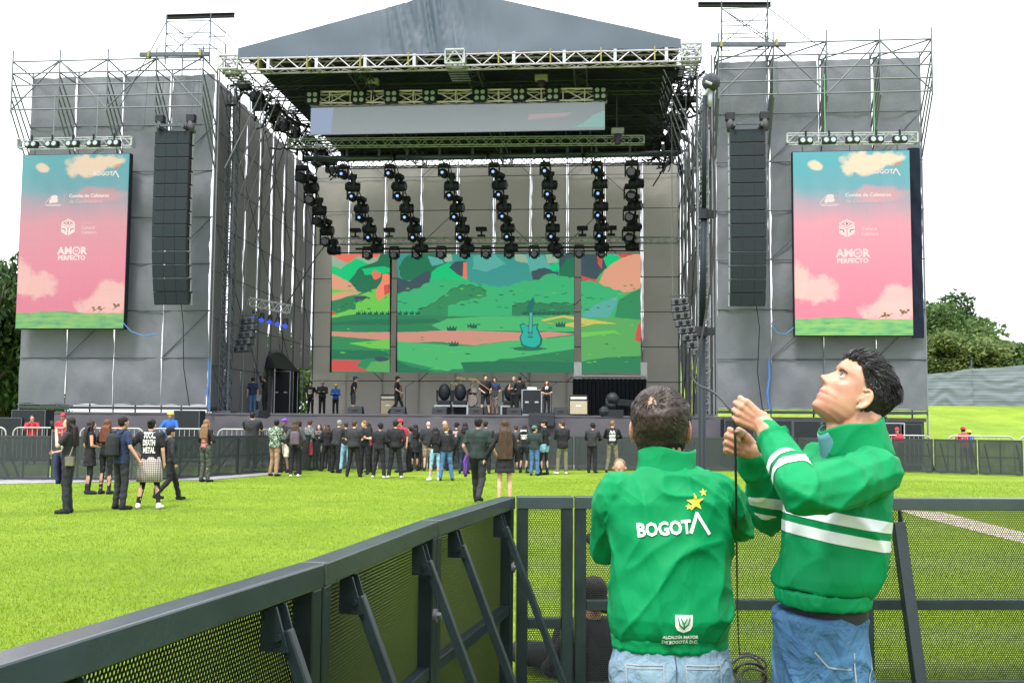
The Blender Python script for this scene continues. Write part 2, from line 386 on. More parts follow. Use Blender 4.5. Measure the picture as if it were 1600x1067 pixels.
for k, (a, b_) in enumerate(W3[:3]):
    q = MB(); q.tube(Vector((a.x, 58.1, gz(a.x, 58) - .2)), Vector((a.x, 58.1, b_.z + (.5 if k == 1 else .1))), .05, n=8); mk('post', q, dsteel, fence)

# unseen grey floor added round and under the stage, cutting green lawn bounce
q = MB(); q.plate([Vector((x, y, .004)) for x, y in ((-20.5, 38.9), (18.6, 38.9), (20.5, 63), (-20.5, 63))], .02, (0, 0, 1)); mk('bounce_floor', q, M('bounce_floor_grey', (.16, .16, .165), .8, var=.25, scale=1.5), kind='structure')
# ================================================================== stage structure (in stage axes S)
_cyl = {}
def bar(name, parent, p, q, r, mat=None):
    """one scaffold tube as a part: copies of a single tube mesh, stretched between two points"""
    mat = mat or steel; k = mat.name
    if k not in _cyl: _cyl[k] = MB().tube((0, 0, 0), (0, 0, 1), 1, n=7).mesh(name, [mat], True)
    o = bpy.data.objects.new(name, _cyl[k]); COL.objects.link(o); o.parent = parent
    inv = wmat(parent).inverted(); p = inv @ Vector(p); q = inv @ Vector(q); d = q - p
    o.location = p; o.rotation_mode = 'QUATERNION'; o.rotation_quaternion = d.to_track_quat('Z', 'Y'); o.scale = (r, r, d.length)
    return o
tarp = M('wing_tarp', (.115, .124, .148), .5, var=.06, scale=1.6, bump=.34, bscale=1.6, trans=.22, bdist=.16, aniso=(1, 1, .7))
tarp_in = M('side_tarp', (.10, .098, .105), .55, var=.1, scale=.8, bump=.6, bscale=1.6, trans=.3, bdist=.14)
tarp_back = M('backdrop_tarp', (.19, .178, .176), .6, var=.07, scale=.7, bump=.5, bscale=1.4, trans=.42, bdist=.12)
tarp_roof = M('roof_tarp', (.052, .074, .112), .5, var=.06, scale=.6, bump=.35, bscale=1.2)
def sheet(parent, fn, w_, h_, mat, seed, gap=.07, low=.35, name='tarp_panel'):
    """a tarp laced between two standards: ragged free edges, soft creases; fn(a, z, off) -> point"""
    q = MB(); nu = 14; nv = int(h_ * 3.2)
    def f(u, v):
        e = 0
        z = v * h_; gp = gap * (low + (1 - low) * sm((z - 1.5) / 4))
        jl = gp * (.5 + .9 * abs(noise.noise(Vector((seed * 3.1, z * 2.2, 1)))) + .5 * abs(noise.noise(Vector((seed, z * 7, 2)))))
        jr = gp * (.5 + .9 * abs(noise.noise(Vector((seed * 2.1, z * 2.0, 5)))) + .5 * abs(noise.noise(Vector((seed, z * 7.5, 8)))))
        a = jl + (w_ - jl - jr) * u
        off = .09 * noise.noise(Vector((u * 1.6 + seed * 7, z * .55, 3))) + .035 * noise.noise(Vector((u * 5 + seed, z * 1.9, 9))) + .05 * math.sin(math.pi * u) * math.sin(z * math.pi / 1.93) 
        return fn(a, z + (.06 * noise.noise(Vector((u * 3, seed, 0))) if v in (0, 1) else 0), off)
    q.grid(f, nu, nv); return mk(name, q, mat, parent, smooth=True)

cant = M('cantilever_tube', (.10, .115, .14), .5, .2, var=.2)
def wing(xs_, label, cant_rows, seed, sgn):
    o = thing('stage_wing', S(xs_[0 if sgn < 0 else -1], 0, 0), label, 'scaffold tower', 'scaffold wings beside the stage', -TH)
    Z0, Z1 = 2.28, 16.1
    for i in range(4):
        a, b = xs_[i], xs_[i + 1]
        sheet(o, lambda u, z, off, a=a: S(a + u, -.02 - off * 1.5, Z0 + z), b - a, Z1 - Z0, tarp, seed + i, gap=.055 + .03 * (i % 2))
    for i, x in enumerate(xs_):
        bar('standard', o, S(x, .06, 0), S(x, .06, Z1 + .25), .035)
        bar('standard', o, S(x, 2.1, 0), S(x, 2.1, Z1 + .1), .035, dsteel)
        # cantilever frame at the top
        bar('cantilever_post', o, S(x, -1.5, 14.15), S(x, -1.5, 16.75), .031, cant)
        for z in (16.3, 15.8): bar('cantilever_brace', o, S(x, -1.5, z), S(x, .05, z - .15 if z > 16 else z), .031, cant)
        for k in range(4):
            z = 14.25 + .5 * k; bar('cantilever_brace', o, S(x, -1.5, z), S(x, .02, z - 2.1 + .1 * k), .031, cant)
    for z in (16.3, 15.8, 15.3, 14.8, 14.28):
        bar('cantilever_ledger', o, S(xs_[0], -1.5, z), S(xs_[-1], -1.5, z - (.0)), .031, cant)
    for i in range(4):
        a, b = xs_[i], xs_[i + 1]
        bar('cantilever_brace', o, S(a, -1.5, 14.28), S(b, -1.48, 16.3), .031, cant) if i % 2 == 0 else bar('cantilever_brace', o, S(b, -1.5, 14.28), S(a, -1.48, 16.3), .031, cant)
        bar('cantilever_brace', o, S(a, 0, 16.1), S(b, -1.5, 16.3), .031, cant)
        for k in range(7):
            z = 2.25 + k * 1.95
            bar('ledger', o, S(a, -.07, z), S(b, -.07, z), .022, dsteel)
            if (i + k) % 2 == 0 and (i in (1, 3)): bar('brace', o, S(a, -.06, z), S(b, -.06, z + 1.95), .02, dsteel)
        bar('ledger', o, S(a, 2.1, 2.2), S(b, 2.1, 2.2), .03, dsteel)
    for x in xs_:
        for zz in (.5, 1.3): bar('ledger', o, S(x, .06, zz), S(x, 2.1, zz), .03, dsteel)
    # sole boards below the sheets
    q = MB().box(S, xs_[0], xs_[-1], .0, 2.2, 2.1, 2.2); mk('platform', q, dsteel, o)
    return o
XL = [-18.9, -16.87, -14.82, -12.76, -10.8]; XR = [9.78, 11.86, 13.87, 15.85, 17.76]
wing(XL, 'tall grey sheeted scaffold wing left of the stage with cantilevered tubes along its top', 5, 1, -1)
wR = wing(XR, 'tall grey sheeted scaffold wing right of the stage, behind the tall microphone stand', 5, 21, 1)

# hoist frames that carry the line arrays: scaffold heads with two steel beams each
def hoist(b1, b2, top, legs, label):
    """b1 low beam, b2 high beam as pixel ends on depth planes"""
    a = PS(*b1[0], -1.6); b = PS(*b1[1], -1.6); c = PS(*b2[0], -1.0); d = PS(*b2[1], -1.0)
    o = thing('hoist_frame', S((c.x + d.x) / 2, -1, a.z), label, 'scaffold frame', 'hoist frames on the scaffold wings', -TH)
    q = MB().beam(S(a.x, -1.75, a.z), S(b.x, -1.75, b.z), .12, .17); mk('lower_beam', q, dsteel, o, mod=.01)
    q = MB()
    for z in (-.07, .07): q.beam(S(c.x, -1.2, c.z + z), S(d.x, -1.2, d.z + z), .16, .03)
    q.beam(S(c.x, -1.2, c.z), S(d.x, -1.2, d.z), .04, .13); mk('upper_beam', q, black, o)
    zt = c.z - .35; x0, x1 = legs
    for x in (x0, x1):
        for y in (-1.6, -.2):
            bar('standard', o, S(x + (.12 if y > -1 else 0), y, 16.0), S(x + (.12 if y > -1 else 0), y, zt + (.3 if y < -1 else -.5)), .028, dsteel)
    for z in (zt, zt - .5, zt - 1):
        if z > 16.3:
            bar('ledger', o, S(x0, -1.6, z), S(x1, -1.6, z), .02, dsteel); bar('ledger', o, S(x0 + .12, -.2, z - .15), S(x1 + .12, -.2, z - .15), .02, dsteel)
            bar('ledger', o, S(x0, -1.6, z), S(x0 + .12, -.2, z), .02, dsteel); bar('ledger', o, S(x1, -1.6, z), S(x1 + .12, -.2, z), .02, dsteel)
    bar('brace', o, S(x0, -1.6, zt), S(x1, -1.6, 16.3), .018, dsteel); bar('brace', o, S(x1, -1.6, zt), S(x0, -1.5, 16.3), .018, dsteel)
    bar('brace', o, S(x0, -1.6, zt), S(x0 - 1.9, -1.5, 14.3), .02, dsteel) if x0 < 0 else bar('brace', o, S(x1, -1.6, zt), S(x1 + 2.3, -1.5, 15.8), .018, dsteel)
    bar('brace', o, S(x1, -1.6, zt), S(x1 + .9, -1.0, zt - .75), .018, dsteel) if x0 < 0 else bar('brace', o, S(x0, -1.6, zt), S(x1 + .3, -1.5, 16.3), .018, dsteel)
    for x in (a.x + .35, b.x - .4):
        q = MB(); q.box(S, x, x + .09, -1.85, -1.65, a.z - .12, a.z + .12); mk('strap', q, yellow, o)
        bar('hanger', o, S(x + .05, -1.7, a.z), S(x + .05, -2, 13.3), .012, dsteel)
    return o
hoist([(221, 88), (329, 87)], [(264, 30), (369, 27)], 0, (-12.35, -10.5), 'scaffold hoist frame with two dark steel beams on top of the left wing')
hoist([(1110, 72), (1227, 72)], [(1090, 11), (1203, 11)], 0, (9.9, 11.65), 'scaffold hoist frame with two dark steel beams on top of the right wing')

# side walls and backdrop of the stage house
D = 17.0
def sidewall(xf, xr, label, seed, sg):
    o = thing('stage_side_wall', S(xf, 0, 1.9), label, 'tarp wall', 'sheeted side walls of the stage', -TH)
    n = 8; L_ = D / n
    for i in range(n):
        y0 = i * L_; x0 = xf + (xr - xf) * i / n; x1 = xf + (xr - xf) * (i + 1) / n
        z0 = 2.0 if not (i >= 6 and sg < 0) else 4.6
        sheet(o, lambda u, z, off, x0=x0, x1=x1, y0=y0, z0=z0: S(x0 + (x1 - x0) * u / L_ + off * .8 * sg, y0 + u, z0 + z), L_, 15.9 - z0, tarp_in, seed + i, gap=.10)
    for i in range(n + 1):
        x = xf + (xr - xf) * i / n - sg * .12
        bar('standard', o, S(x, i * L_, 1.9), S(x, i * L_, 16.4), .032, steel if i < 3 else dsteel)
        if i < n:
            x2 = xf + (xr - xf) * (i + 1) / n - sg * .12
            for k in range(7):
                z = 3.9 + k * 1.95
                bar('ledger', o, S(x - sg * .03, i * L_, z), S(x2 - sg * .03, (i + 1) * L_, z), .02, dsteel)
                if (i + k) % 3 == 0: bar('brace', o, S(x - sg * .05, i * L_, z), S(x2 - sg * .05, (i + 1) * L_, z - 1.95), .018, dsteel)
    # raking tubes from the roof down the wall
    for k in range(6):
        y = .4 + k * .8
        bar('raking_tube', o, S(xf + sg * -.3, y, 12.2 - .5 * k), S(xf - sg * 2.0, y + .3, 16.1), .03, steel if k < 4 else dsteel)
    return o
sidewall(-10.8, -11.45, 'grey sheeted left side wall of the stage house with bright slits between its sheets', 40, -1)
sidewall(9.78, 9.55, 'grey sheeted right side wall of the stage house behind the microphone stand', 60, 1)
bd = thing('stage_backdrop', S(-.9, D, 1.9), 'brownish grey sheeted rear wall of the stage behind the video wall', 'tarp wall', None, -TH)
XB = np.linspace(-11.4, 9.5, 11)
for i in range(10):
    sheet(bd, lambda u, z, off, i=i: S(XB[i] + u, D - off, 2.0 + z), XB[1] - XB[0], 14.35, tarp_back, 80 + i, gap=.075, low=-.2)
for i, x in enumerate(XB):
    bar('standard', bd, S(x, D + .1, 1.9), S(x, D + .1, 16.6), .03, dsteel)
    if i < 10:
        for k in range(7):
            z = 3.95 + k * 1.95; bar('ledger', bd, S(x, D - .12, z), S(XB[i + 1], D - .12, z), .024, dsteel)
            if (i + k) % 2 and i in (1, 3, 5, 7, 8): bar('brace', bd, S(x if i % 4 == 3 else XB[i + 1], D - .14, z), S(XB[i + 1] if i % 4 == 3 else x, D - .14, z + 1.95), .02, dsteel)

# ---------------- box truss builder
def truss(q, p, r, ht, dp, bay, tr=.03, up=Vector((0, 0, 1)), mi=0, web=.02, zig=True):
    p = Vector(p); r = Vector(r); d = (r - p); Ln = d.length; d.normalize(); a = d.cross(up).normalized(); b_ = a.cross(d)
    cor = [a * (sx * dp / 2) + b_ * (sz * ht / 2) for sx, sz in ((-1, -1), (1, -1), (1, 1), (-1, 1))]
    for c in cor: q.tube(p + c, r + c, tr, n=6, mi=mi)
    n = max(1, round(Ln / bay))
    for i in range(n + 1):
        t0 = p + d * (Ln * i / n)
        if i in (0, n) or not zig:
            for k in range(4): q.tube(t0 + cor[k], t0 + cor[(k + 1) % 4], web, n=5, mi=mi, cap=False)
        if i < n:
            t1 = p + d * (Ln * (i + 1) / n)
            for k in range(4):
                A, B = cor[k], cor[(k + 1) % 4]
                if zig: 
                    m_ = (t0 + t1) / 2; q.tube(t0 + A, m_ + B, web, n=5, mi=mi, cap=False); q.tube(m_ + B, t1 + A, web, n=5, mi=mi, cap=False)
                else:
                    q.tube(t0 + (A if i % 2 else B), t1 + (B if i % 2 else A), web, n=5, mi=mi, cap=False)
    return q
# ---------------- roof
rf = thing('stage_roof', S(-.5, 0, 16.1), 'blue grey gabled tarp roof over the stage on aluminium trusses', 'roof', None, -TH)
ap = PS(712, -16, -1.1); el = PS(372, 76, -1.1); er = PS(1064, 61, -1.1); bl = PS(370, 89, -1.1); br_ = PS(1065, 79, -1.1)
ZE = (bl.z + br_.z) / 2
q = MB()
def gable(u, v):
    x = el.x + (er.x - el.x) * u
    top = el.z + (ap.z - el.z) * (x - el.x) / (ap.x - el.x) if x < ap.x else er.z + (ap.z - er.z) * (er.x - x) / (er.x - ap.x)
    z = ZE + (top - ZE) * v + (0 if v > .05 else .03 * math.sin(u * 60))
    c = math.exp(-((x - ap.x + 1.1) / 1.7) ** 2)
    fold = c * (.34 * noise.noise(Vector((x * 2.6 + z * .5, z * .22, 0))) + .2 * noise.noise(Vector((x * 6.5 + z * .7, z * .3, 4))))
    return S(x, -1.1 - abs(fold) * .9 - .05 * noise.noise(Vector((x * .6, z * .6, 2))), z)
q.grid(gable, 260, 26); mk('gable_tarp', q, tarp_roof, rf, smooth=True)
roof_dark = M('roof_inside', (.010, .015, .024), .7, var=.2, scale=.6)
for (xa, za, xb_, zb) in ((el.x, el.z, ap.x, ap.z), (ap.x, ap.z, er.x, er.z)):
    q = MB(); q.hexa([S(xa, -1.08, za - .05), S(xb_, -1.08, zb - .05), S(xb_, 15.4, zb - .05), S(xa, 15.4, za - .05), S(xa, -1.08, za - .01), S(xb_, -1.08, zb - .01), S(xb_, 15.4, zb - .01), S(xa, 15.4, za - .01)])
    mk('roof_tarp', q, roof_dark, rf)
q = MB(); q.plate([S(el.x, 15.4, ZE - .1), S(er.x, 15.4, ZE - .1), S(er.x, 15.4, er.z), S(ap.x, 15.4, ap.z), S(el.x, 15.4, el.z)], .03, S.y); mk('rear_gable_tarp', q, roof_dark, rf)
alub = M('aluminium_bright_tinted', (.38, .35, .41), .45, .2, var=.12, scale=6)  # magenta tint in the base colour offsets green bounce from the lawn
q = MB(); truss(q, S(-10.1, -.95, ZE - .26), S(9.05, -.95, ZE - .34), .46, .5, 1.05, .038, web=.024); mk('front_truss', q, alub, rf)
alub = M('aluminium_bright_tinted', (.38, .35, .41), .45, .2, var=.12, scale=6)
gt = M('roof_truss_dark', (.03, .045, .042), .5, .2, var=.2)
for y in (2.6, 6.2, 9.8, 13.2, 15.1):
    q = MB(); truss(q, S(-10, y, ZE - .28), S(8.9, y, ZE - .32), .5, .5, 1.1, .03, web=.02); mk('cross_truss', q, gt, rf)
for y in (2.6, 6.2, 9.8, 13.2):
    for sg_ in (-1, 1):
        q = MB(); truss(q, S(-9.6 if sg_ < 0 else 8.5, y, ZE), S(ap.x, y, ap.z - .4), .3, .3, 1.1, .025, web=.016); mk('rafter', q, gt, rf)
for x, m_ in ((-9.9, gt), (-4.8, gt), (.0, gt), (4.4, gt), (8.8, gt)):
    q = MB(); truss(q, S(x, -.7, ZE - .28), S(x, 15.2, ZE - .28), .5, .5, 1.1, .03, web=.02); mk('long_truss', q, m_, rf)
q = MB()
for k in range(150):     # drapes, looms and hanging cables under the eaves
    sg_ = -1 if k % 2 else 1; x = (-9.9 if sg_ < 0 else 8.8) + rnd(-.4, .9) * -sg_; y = rnd(.5, 15); z = ZE - rnd(.1, .9)
    p_ = S(x, y, z); e_ = S(x + rnd(-.9, .9), y + rnd(-1.6, 1.6), z - rnd(-.2, 1.0)); q.path([p_, (p_ + e_) / 2 - Vector((0, 0, rnd(.0, .4))), e_], rnd(.02, .07), 5)
for k in range(40):
    sg_ = -1 if k % 2 else 1; x = (-9.9 if sg_ < 0 else 8.8) + rnd(-.2, .5) * -sg_; y = rnd(.5, 15); z = ZE - rnd(.2, .8); w_ = rnd(.12, .4)
    q.box(S, x - w_, x + w_, y - .2, y + .2, z - rnd(.1, .3), z + .1)
mk('cable_loom', q, black, rf)
for i, px in enumerate((404, 480, 563, 638, 779, 860, 939, 1023)):
    c = PS(px, 92, -1.2); q = MB(); q.box(S, c.x - .025, c.x + .025, -1.25, -.68, ZE - .5, ZE + .05); mk('strap', q, yellow, rf)
for i in range(9):
    x = -8.2 + i * 2.0; q = MB(); q.box(S, x - .06, x + .06, -1.22, -.7, ZE - .52, ZE - .01); mk('truss_joint', q, alu, rf)
for px in (712, 1080, 360):     # corner and centre blocks
    c = PS(px, 97, -1.1); q = MB(); truss(q, S(c.x - .38, -1.15, ZE - .22), S(c.x + .38, -1.15, ZE - .22), .55, .5, .76, .045, web=.03); mk('sleeve_block', q, alu, rf)
    q = MB()
    for k in range(6): q.beam(S(c.x - .4, -.9 + .3 * k, ZE - .55), S(c.x + .4, -.9 + .3 * k, ZE - .55), .05, .05)
    mk('ladder_frame', q, steel, rf)
# right roof tower leaning raker (the truss leg seen beside the wing)
for (xx, lab) in ((-10.35, 'left'), (9.35, 'right')):
    o = thing('roof_tower', S(xx, .3, 1.9), f'latticed aluminium roof tower at the {lab} front corner of the stage', 'truss tower', 'roof towers at the stage front corners', -TH)
    q = MB(); truss(q, S(xx, .8, 1.95), S(xx, .8, ZE - .5), .42, .42, .6, .03, up=S.y, web=.018); mk('tower_truss', q, dsteel if lab == 'left' else steel, o)
    q = MB(); q.box(S, xx - .4, xx + .4, .4, 1.2, 1.95, 2.05); mk('base_plate', q, dsteel, o)

# ---------------- stage deck
deckm = M('deck_black', (.03, .03, .035), .6, var=.3, scale=2)
skirt = M('stage_skirt', (.058, .056, .070), .6, var=.12, scale=1, bump=.15, bscale=2)
DZ = 1.95
dk = thing('stage_deck', S(-.5, 0, 0), 'long raised black stage deck with a dark purple grey cloth skirt', 'stage', None, -TH)
q = MB().box(S, -17.6, 17.7, .02, D + 1.5, DZ - .15, DZ); mk('deck', q, deckm, dk)
q = MB(); q.grid(lambda u, v: S(-17.9 + 29.5 * u, -.03 - .02 * math.sin(u * 150) * (1 - v) - .04 * noise.noise(Vector((u * 40, v * 3, 0))), (DZ - .06) * v + .02), 240, 8); mk('skirt', q, skirt, dk, smooth=True)
q = MB().box(S, -17.9, 11.6, -.06, .02, DZ - .06, DZ + .01); mk('edge_trim', q, skirt, dk)
q = MB().box(S, -17.5, 17.6, 1.0, 1.1, .0, DZ - .2); mk('rear_skirt', q, deckm, dk)
q = MB(); q.grid(lambda u, v: S(11.6 + 5.9 * u, -.35 - .05 * math.sin(u * 30 + v * 2) * (1 - v), (DZ - .15) * v), 60, 8); mk('skirt_cloth', q, black, dk, smooth=True)

q = MB(); q.grid(lambda u, v: S(17.12 + .46 * u, -.35 - .03 * math.sin(v * 30 + u * 6), 5.0 + 7.4 * v), 4, 40); mk('dark_cloth', q, M('navy_cloth', (.006, .009, .024), .7, var=.3, spec=.15), wR, smooth=True)
# ================================================================== video screens
def font_mesh(txt, size, bold=0.0, align='CENTER', spacing=1.0, ext=0, res=2):
    cu = bpy.data.curves.new('lettering', 'FONT'); cu.body = txt; cu.size = size; cu.align_x = align; cu.align_y = 'CENTER'
    cu.offset = bold; cu.space_character = spacing; cu.extrude = ext; cu.resolution_u = res; cu.space_line = .85
    me = evaluate(bpy.data.objects.new('tmp', cu)); bpy.data.curves.remove(cu)
    vs = [v.co.copy() for v in me.vertices]; fs = [tuple(p.vertices) for p in me.polygons]; bpy.data.meshes.remove(me)
    return vs, fs
def flat_text(q, txt, size, fn, mi=0, **k):
    vs, fs = font_mesh(txt, size, **k); q.add([fn(v.x, v.y) for v in vs], fs, mi)
def poly(q, pts, fn, mi=0): q.add([fn(*p) for p in pts], [tuple(range(len(pts)))], mi)
def strokes(q, pts, wd, fn, mi=0):
    for (x0, y0), (x1, y1) in zip(pts[:-1], pts[1:]):
        d = math.hypot(x1 - x0, y1 - y0) or 1; nx, ny = -(y1 - y0) / d * wd / 2, (x1 - x0) / d * wd / 2
        poly(q, [(x0 + nx, y0 + ny), (x0 - nx, y0 - ny), (x1 - nx, y1 - ny), (x1 + nx, y1 + ny)], fn, mi)
def blob(cx, cy, rx, ry, n=28, seed=0, am=.12):
    return [(cx + rx * math.cos(2 * math.pi * i / n) * (1 + am * noise.noise(Vector((seed, math.cos(2 * math.pi * i / n) * 1.6, math.sin(2 * math.pi * i / n) * 1.6))) * 2),
             cy + ry * math.sin(2 * math.pi * i / n) * (1 + am * noise.noise(Vector((seed, math.cos(2 * math.pi * i / n) * 1.6, math.sin(2 * math.pi * i / n) * 1.6))) * 2)) for i in range(n)]
# picture on the side screens: gradient sky, soft clouds and a green meadow, all driven by the panel's own coordinates
def screen_mat(name, k):
    m = bpy.data.materials.new(name); m.use_nodes = True; t = m.node_tree; N = t.nodes; L = t.links; p = N['Principled BSDF']
    p.inputs['Base Color'].default_value = (.035, .035, .037, 1); p.inputs['Roughness'].default_value = .5
    tc = N.new('ShaderNodeTexCoord'); sp = N.new('ShaderNodeSeparateXYZ'); L.new(tc.outputs['Generated'], sp.inputs[0])
    def mt(op, a, b=None, c=None):
        n = N.new('ShaderNodeMath'); n.operation = op
        for i, v in enumerate((a, b, c)):
            if v is None: continue
            if isinstance(v, (int, float)): n.inputs[i].default_value = v
            else: L.new(v, n.inputs[i])
        return n.outputs[0]
    mp = N.new('ShaderNodeMapping'); mp.inputs['Scale'].default_value = (1, 1, 1.62); L.new(tc.outputs['Generated'], mp.inputs[0])
    def nz(scale, det=4, off=0):
        n = N.new('ShaderNodeTexNoise'); n.noise_dimensions = '4D'; n.inputs['W'].default_value = off; n.inputs['Scale'].default_value = scale; n.inputs['Detail'].default_value = det; n.inputs['Roughness'].default_value = .55; L.new(mp.outputs[0], n.inputs[0]); return n.outputs[0]
    X, Z = sp.outputs[0], sp.outputs[2]
    zz = mt('ADD', Z, mt('MULTIPLY', mt('SUBTRACT', nz(2.2, 3, 3), .5), .22))
    r = N.new('ShaderNodeValToRGB'); L.new(zz, r.inputs[0]); e = r.color_ramp.elements
    st = [(.1, (232, 112, 142)), (.35, (236, 128, 152)), (.6, (226, 142, 158)), (.72, (170, 152, 165)), (.8, (95, 165, 175)), (.95, (60, 170, 178))]
    e[0].position = st[0][0]; e[0].color = (*lin(st[0][1]), 1); e[1].position = st[-1][0]; e[1].color = (*lin(st[-1][1]), 1)
    for s_, c in st[1:-1]: q_ = e.new(s_); q_.color = (*lin(c), 1)
    cur = r.outputs[0]
    def mix(cur, fac, c):
        x = N.new('ShaderNodeMix'); x.data_type = 'RGBA'; L.new(fac, x.inputs[0]); L.new(cur, x.inputs[6])
        if isinstance(c, tuple): x.inputs[7].default_value = (*lin(c), 1)
        else: L.new(c, x.inputs[7])
        return x.outputs[2]
    def cloud(cx, cz, rx, rz, off, soft=.34):
        dx = mt('DIVIDE', mt('SUBTRACT', X, cx), rx); dz = mt('DIVIDE', mt('SUBTRACT', Z, cz), rz)
        d = mt('SQRT', mt('ADD', mt('MULTIPLY', dx, dx), mt('MULTIPLY', dz, dz)))
        v = mt('SUBTRACT', mt('ADD', 1, mt('MULTIPLY', mt('SUBTRACT', nz(7, 5, off), .5), 2.1)), d)
        n = N.new('ShaderNodeMapRange'); n.inputs[1].default_value = 0; n.inputs[2].default_value = soft; L.new(v, n.inputs[0]); n.clamp = True; return n.outputs[0]
    cur = mix(cur, mt('MULTIPLY', cloud(.72, .77, .28, .05, 11, .5), .7), (220, 150, 155))
    for a in ((.58, .93, .24, .07, 1), (.78, .955, .2, .04, 2), (.2, .925, .08, .03, 4)): cur = mix(cur, cloud(*a), (240, 214, 182))
    for a in ((.17, .25, .22, .085, 5), (.03, .3, .12, .1, 6), (.88, .2, .2, .09, 7), (.8, .13, .3, .07, 8)): cur = mix(cur, mt('MULTIPLY', cloud(*a), .9), (247, 190, 180))
    # meadow
    hz_ = mt('ADD', .092, mt('ADD', mt('MULTIPLY', mt('SINE', mt('MULTIPLY', X, 5)), .006), mt('MULTIPLY', mt('SUBTRACT', nz(4, 3, 9), .5), .035)))
    gm_ = N.new('ShaderNodeMapRange'); gm_.inputs[1].default_value = 0; gm_.inputs[2].default_value = .004; L.new(mt('SUBTRACT', hz_, Z), gm_.inputs[0])
    mp2 = N.new('ShaderNodeMapping'); mp2.inputs['Scale'].default_value = (3, 1, 22); L.new(tc.outputs['Generated'], mp2.inputs[0])
    n = N.new('ShaderNodeTexNoise'); n.inputs['Scale'].default_value = 2.2; n.inputs['Detail'].default_value = 4; L.new(mp2.outputs[0], n.inputs[0])
    r2 = N.new('ShaderNodeValToRGB'); L.new(n.outputs[0], r2.inputs[0]); e = r2.color_ramp.elements
    e[0].position = .32; e[0].color = (*lin((50, 140, 90)), 1); e[1].position = .7; e[1].color = (*lin((150, 190, 80)), 1)
    q_ = e.new(.5); q_.color = (*lin((95, 185, 85)), 1)
    cur = mix(cur, gm_.outputs[0], r2.outputs[0])
    # module seams of the panel
    sx = mt('LESS_THAN', mt('FRACT', mt('MULTIPLY', X, 8)), .035); sz = mt('LESS_THAN', mt('FRACT', mt('MULTIPLY', Z, 14)), .03)
    seam = mt('SUBTRACT', 1, mt('MULTIPLY', mt('MAXIMUM', sx, sz), .07))
    vm = N.new('ShaderNodeVectorMath'); vm.operation = 'SCALE'; L.new(cur, vm.inputs[0]); L.new(mt('MULTIPLY', seam, k / EX), vm.inputs['Scale'])
    L.new(vm.outputs[0], p.inputs['Emission Color']); p.inputs['Emission Strength'].default_value = 1
    return m
scr_white = LED('screen_white', (250, 232, 224)); scr_orange = LED('screen_orange', (238, 150, 100)); scr_brown = LED('screen_brown', (150, 105, 80)); scr_faint = LED('screen_faint', (238, 190, 190))
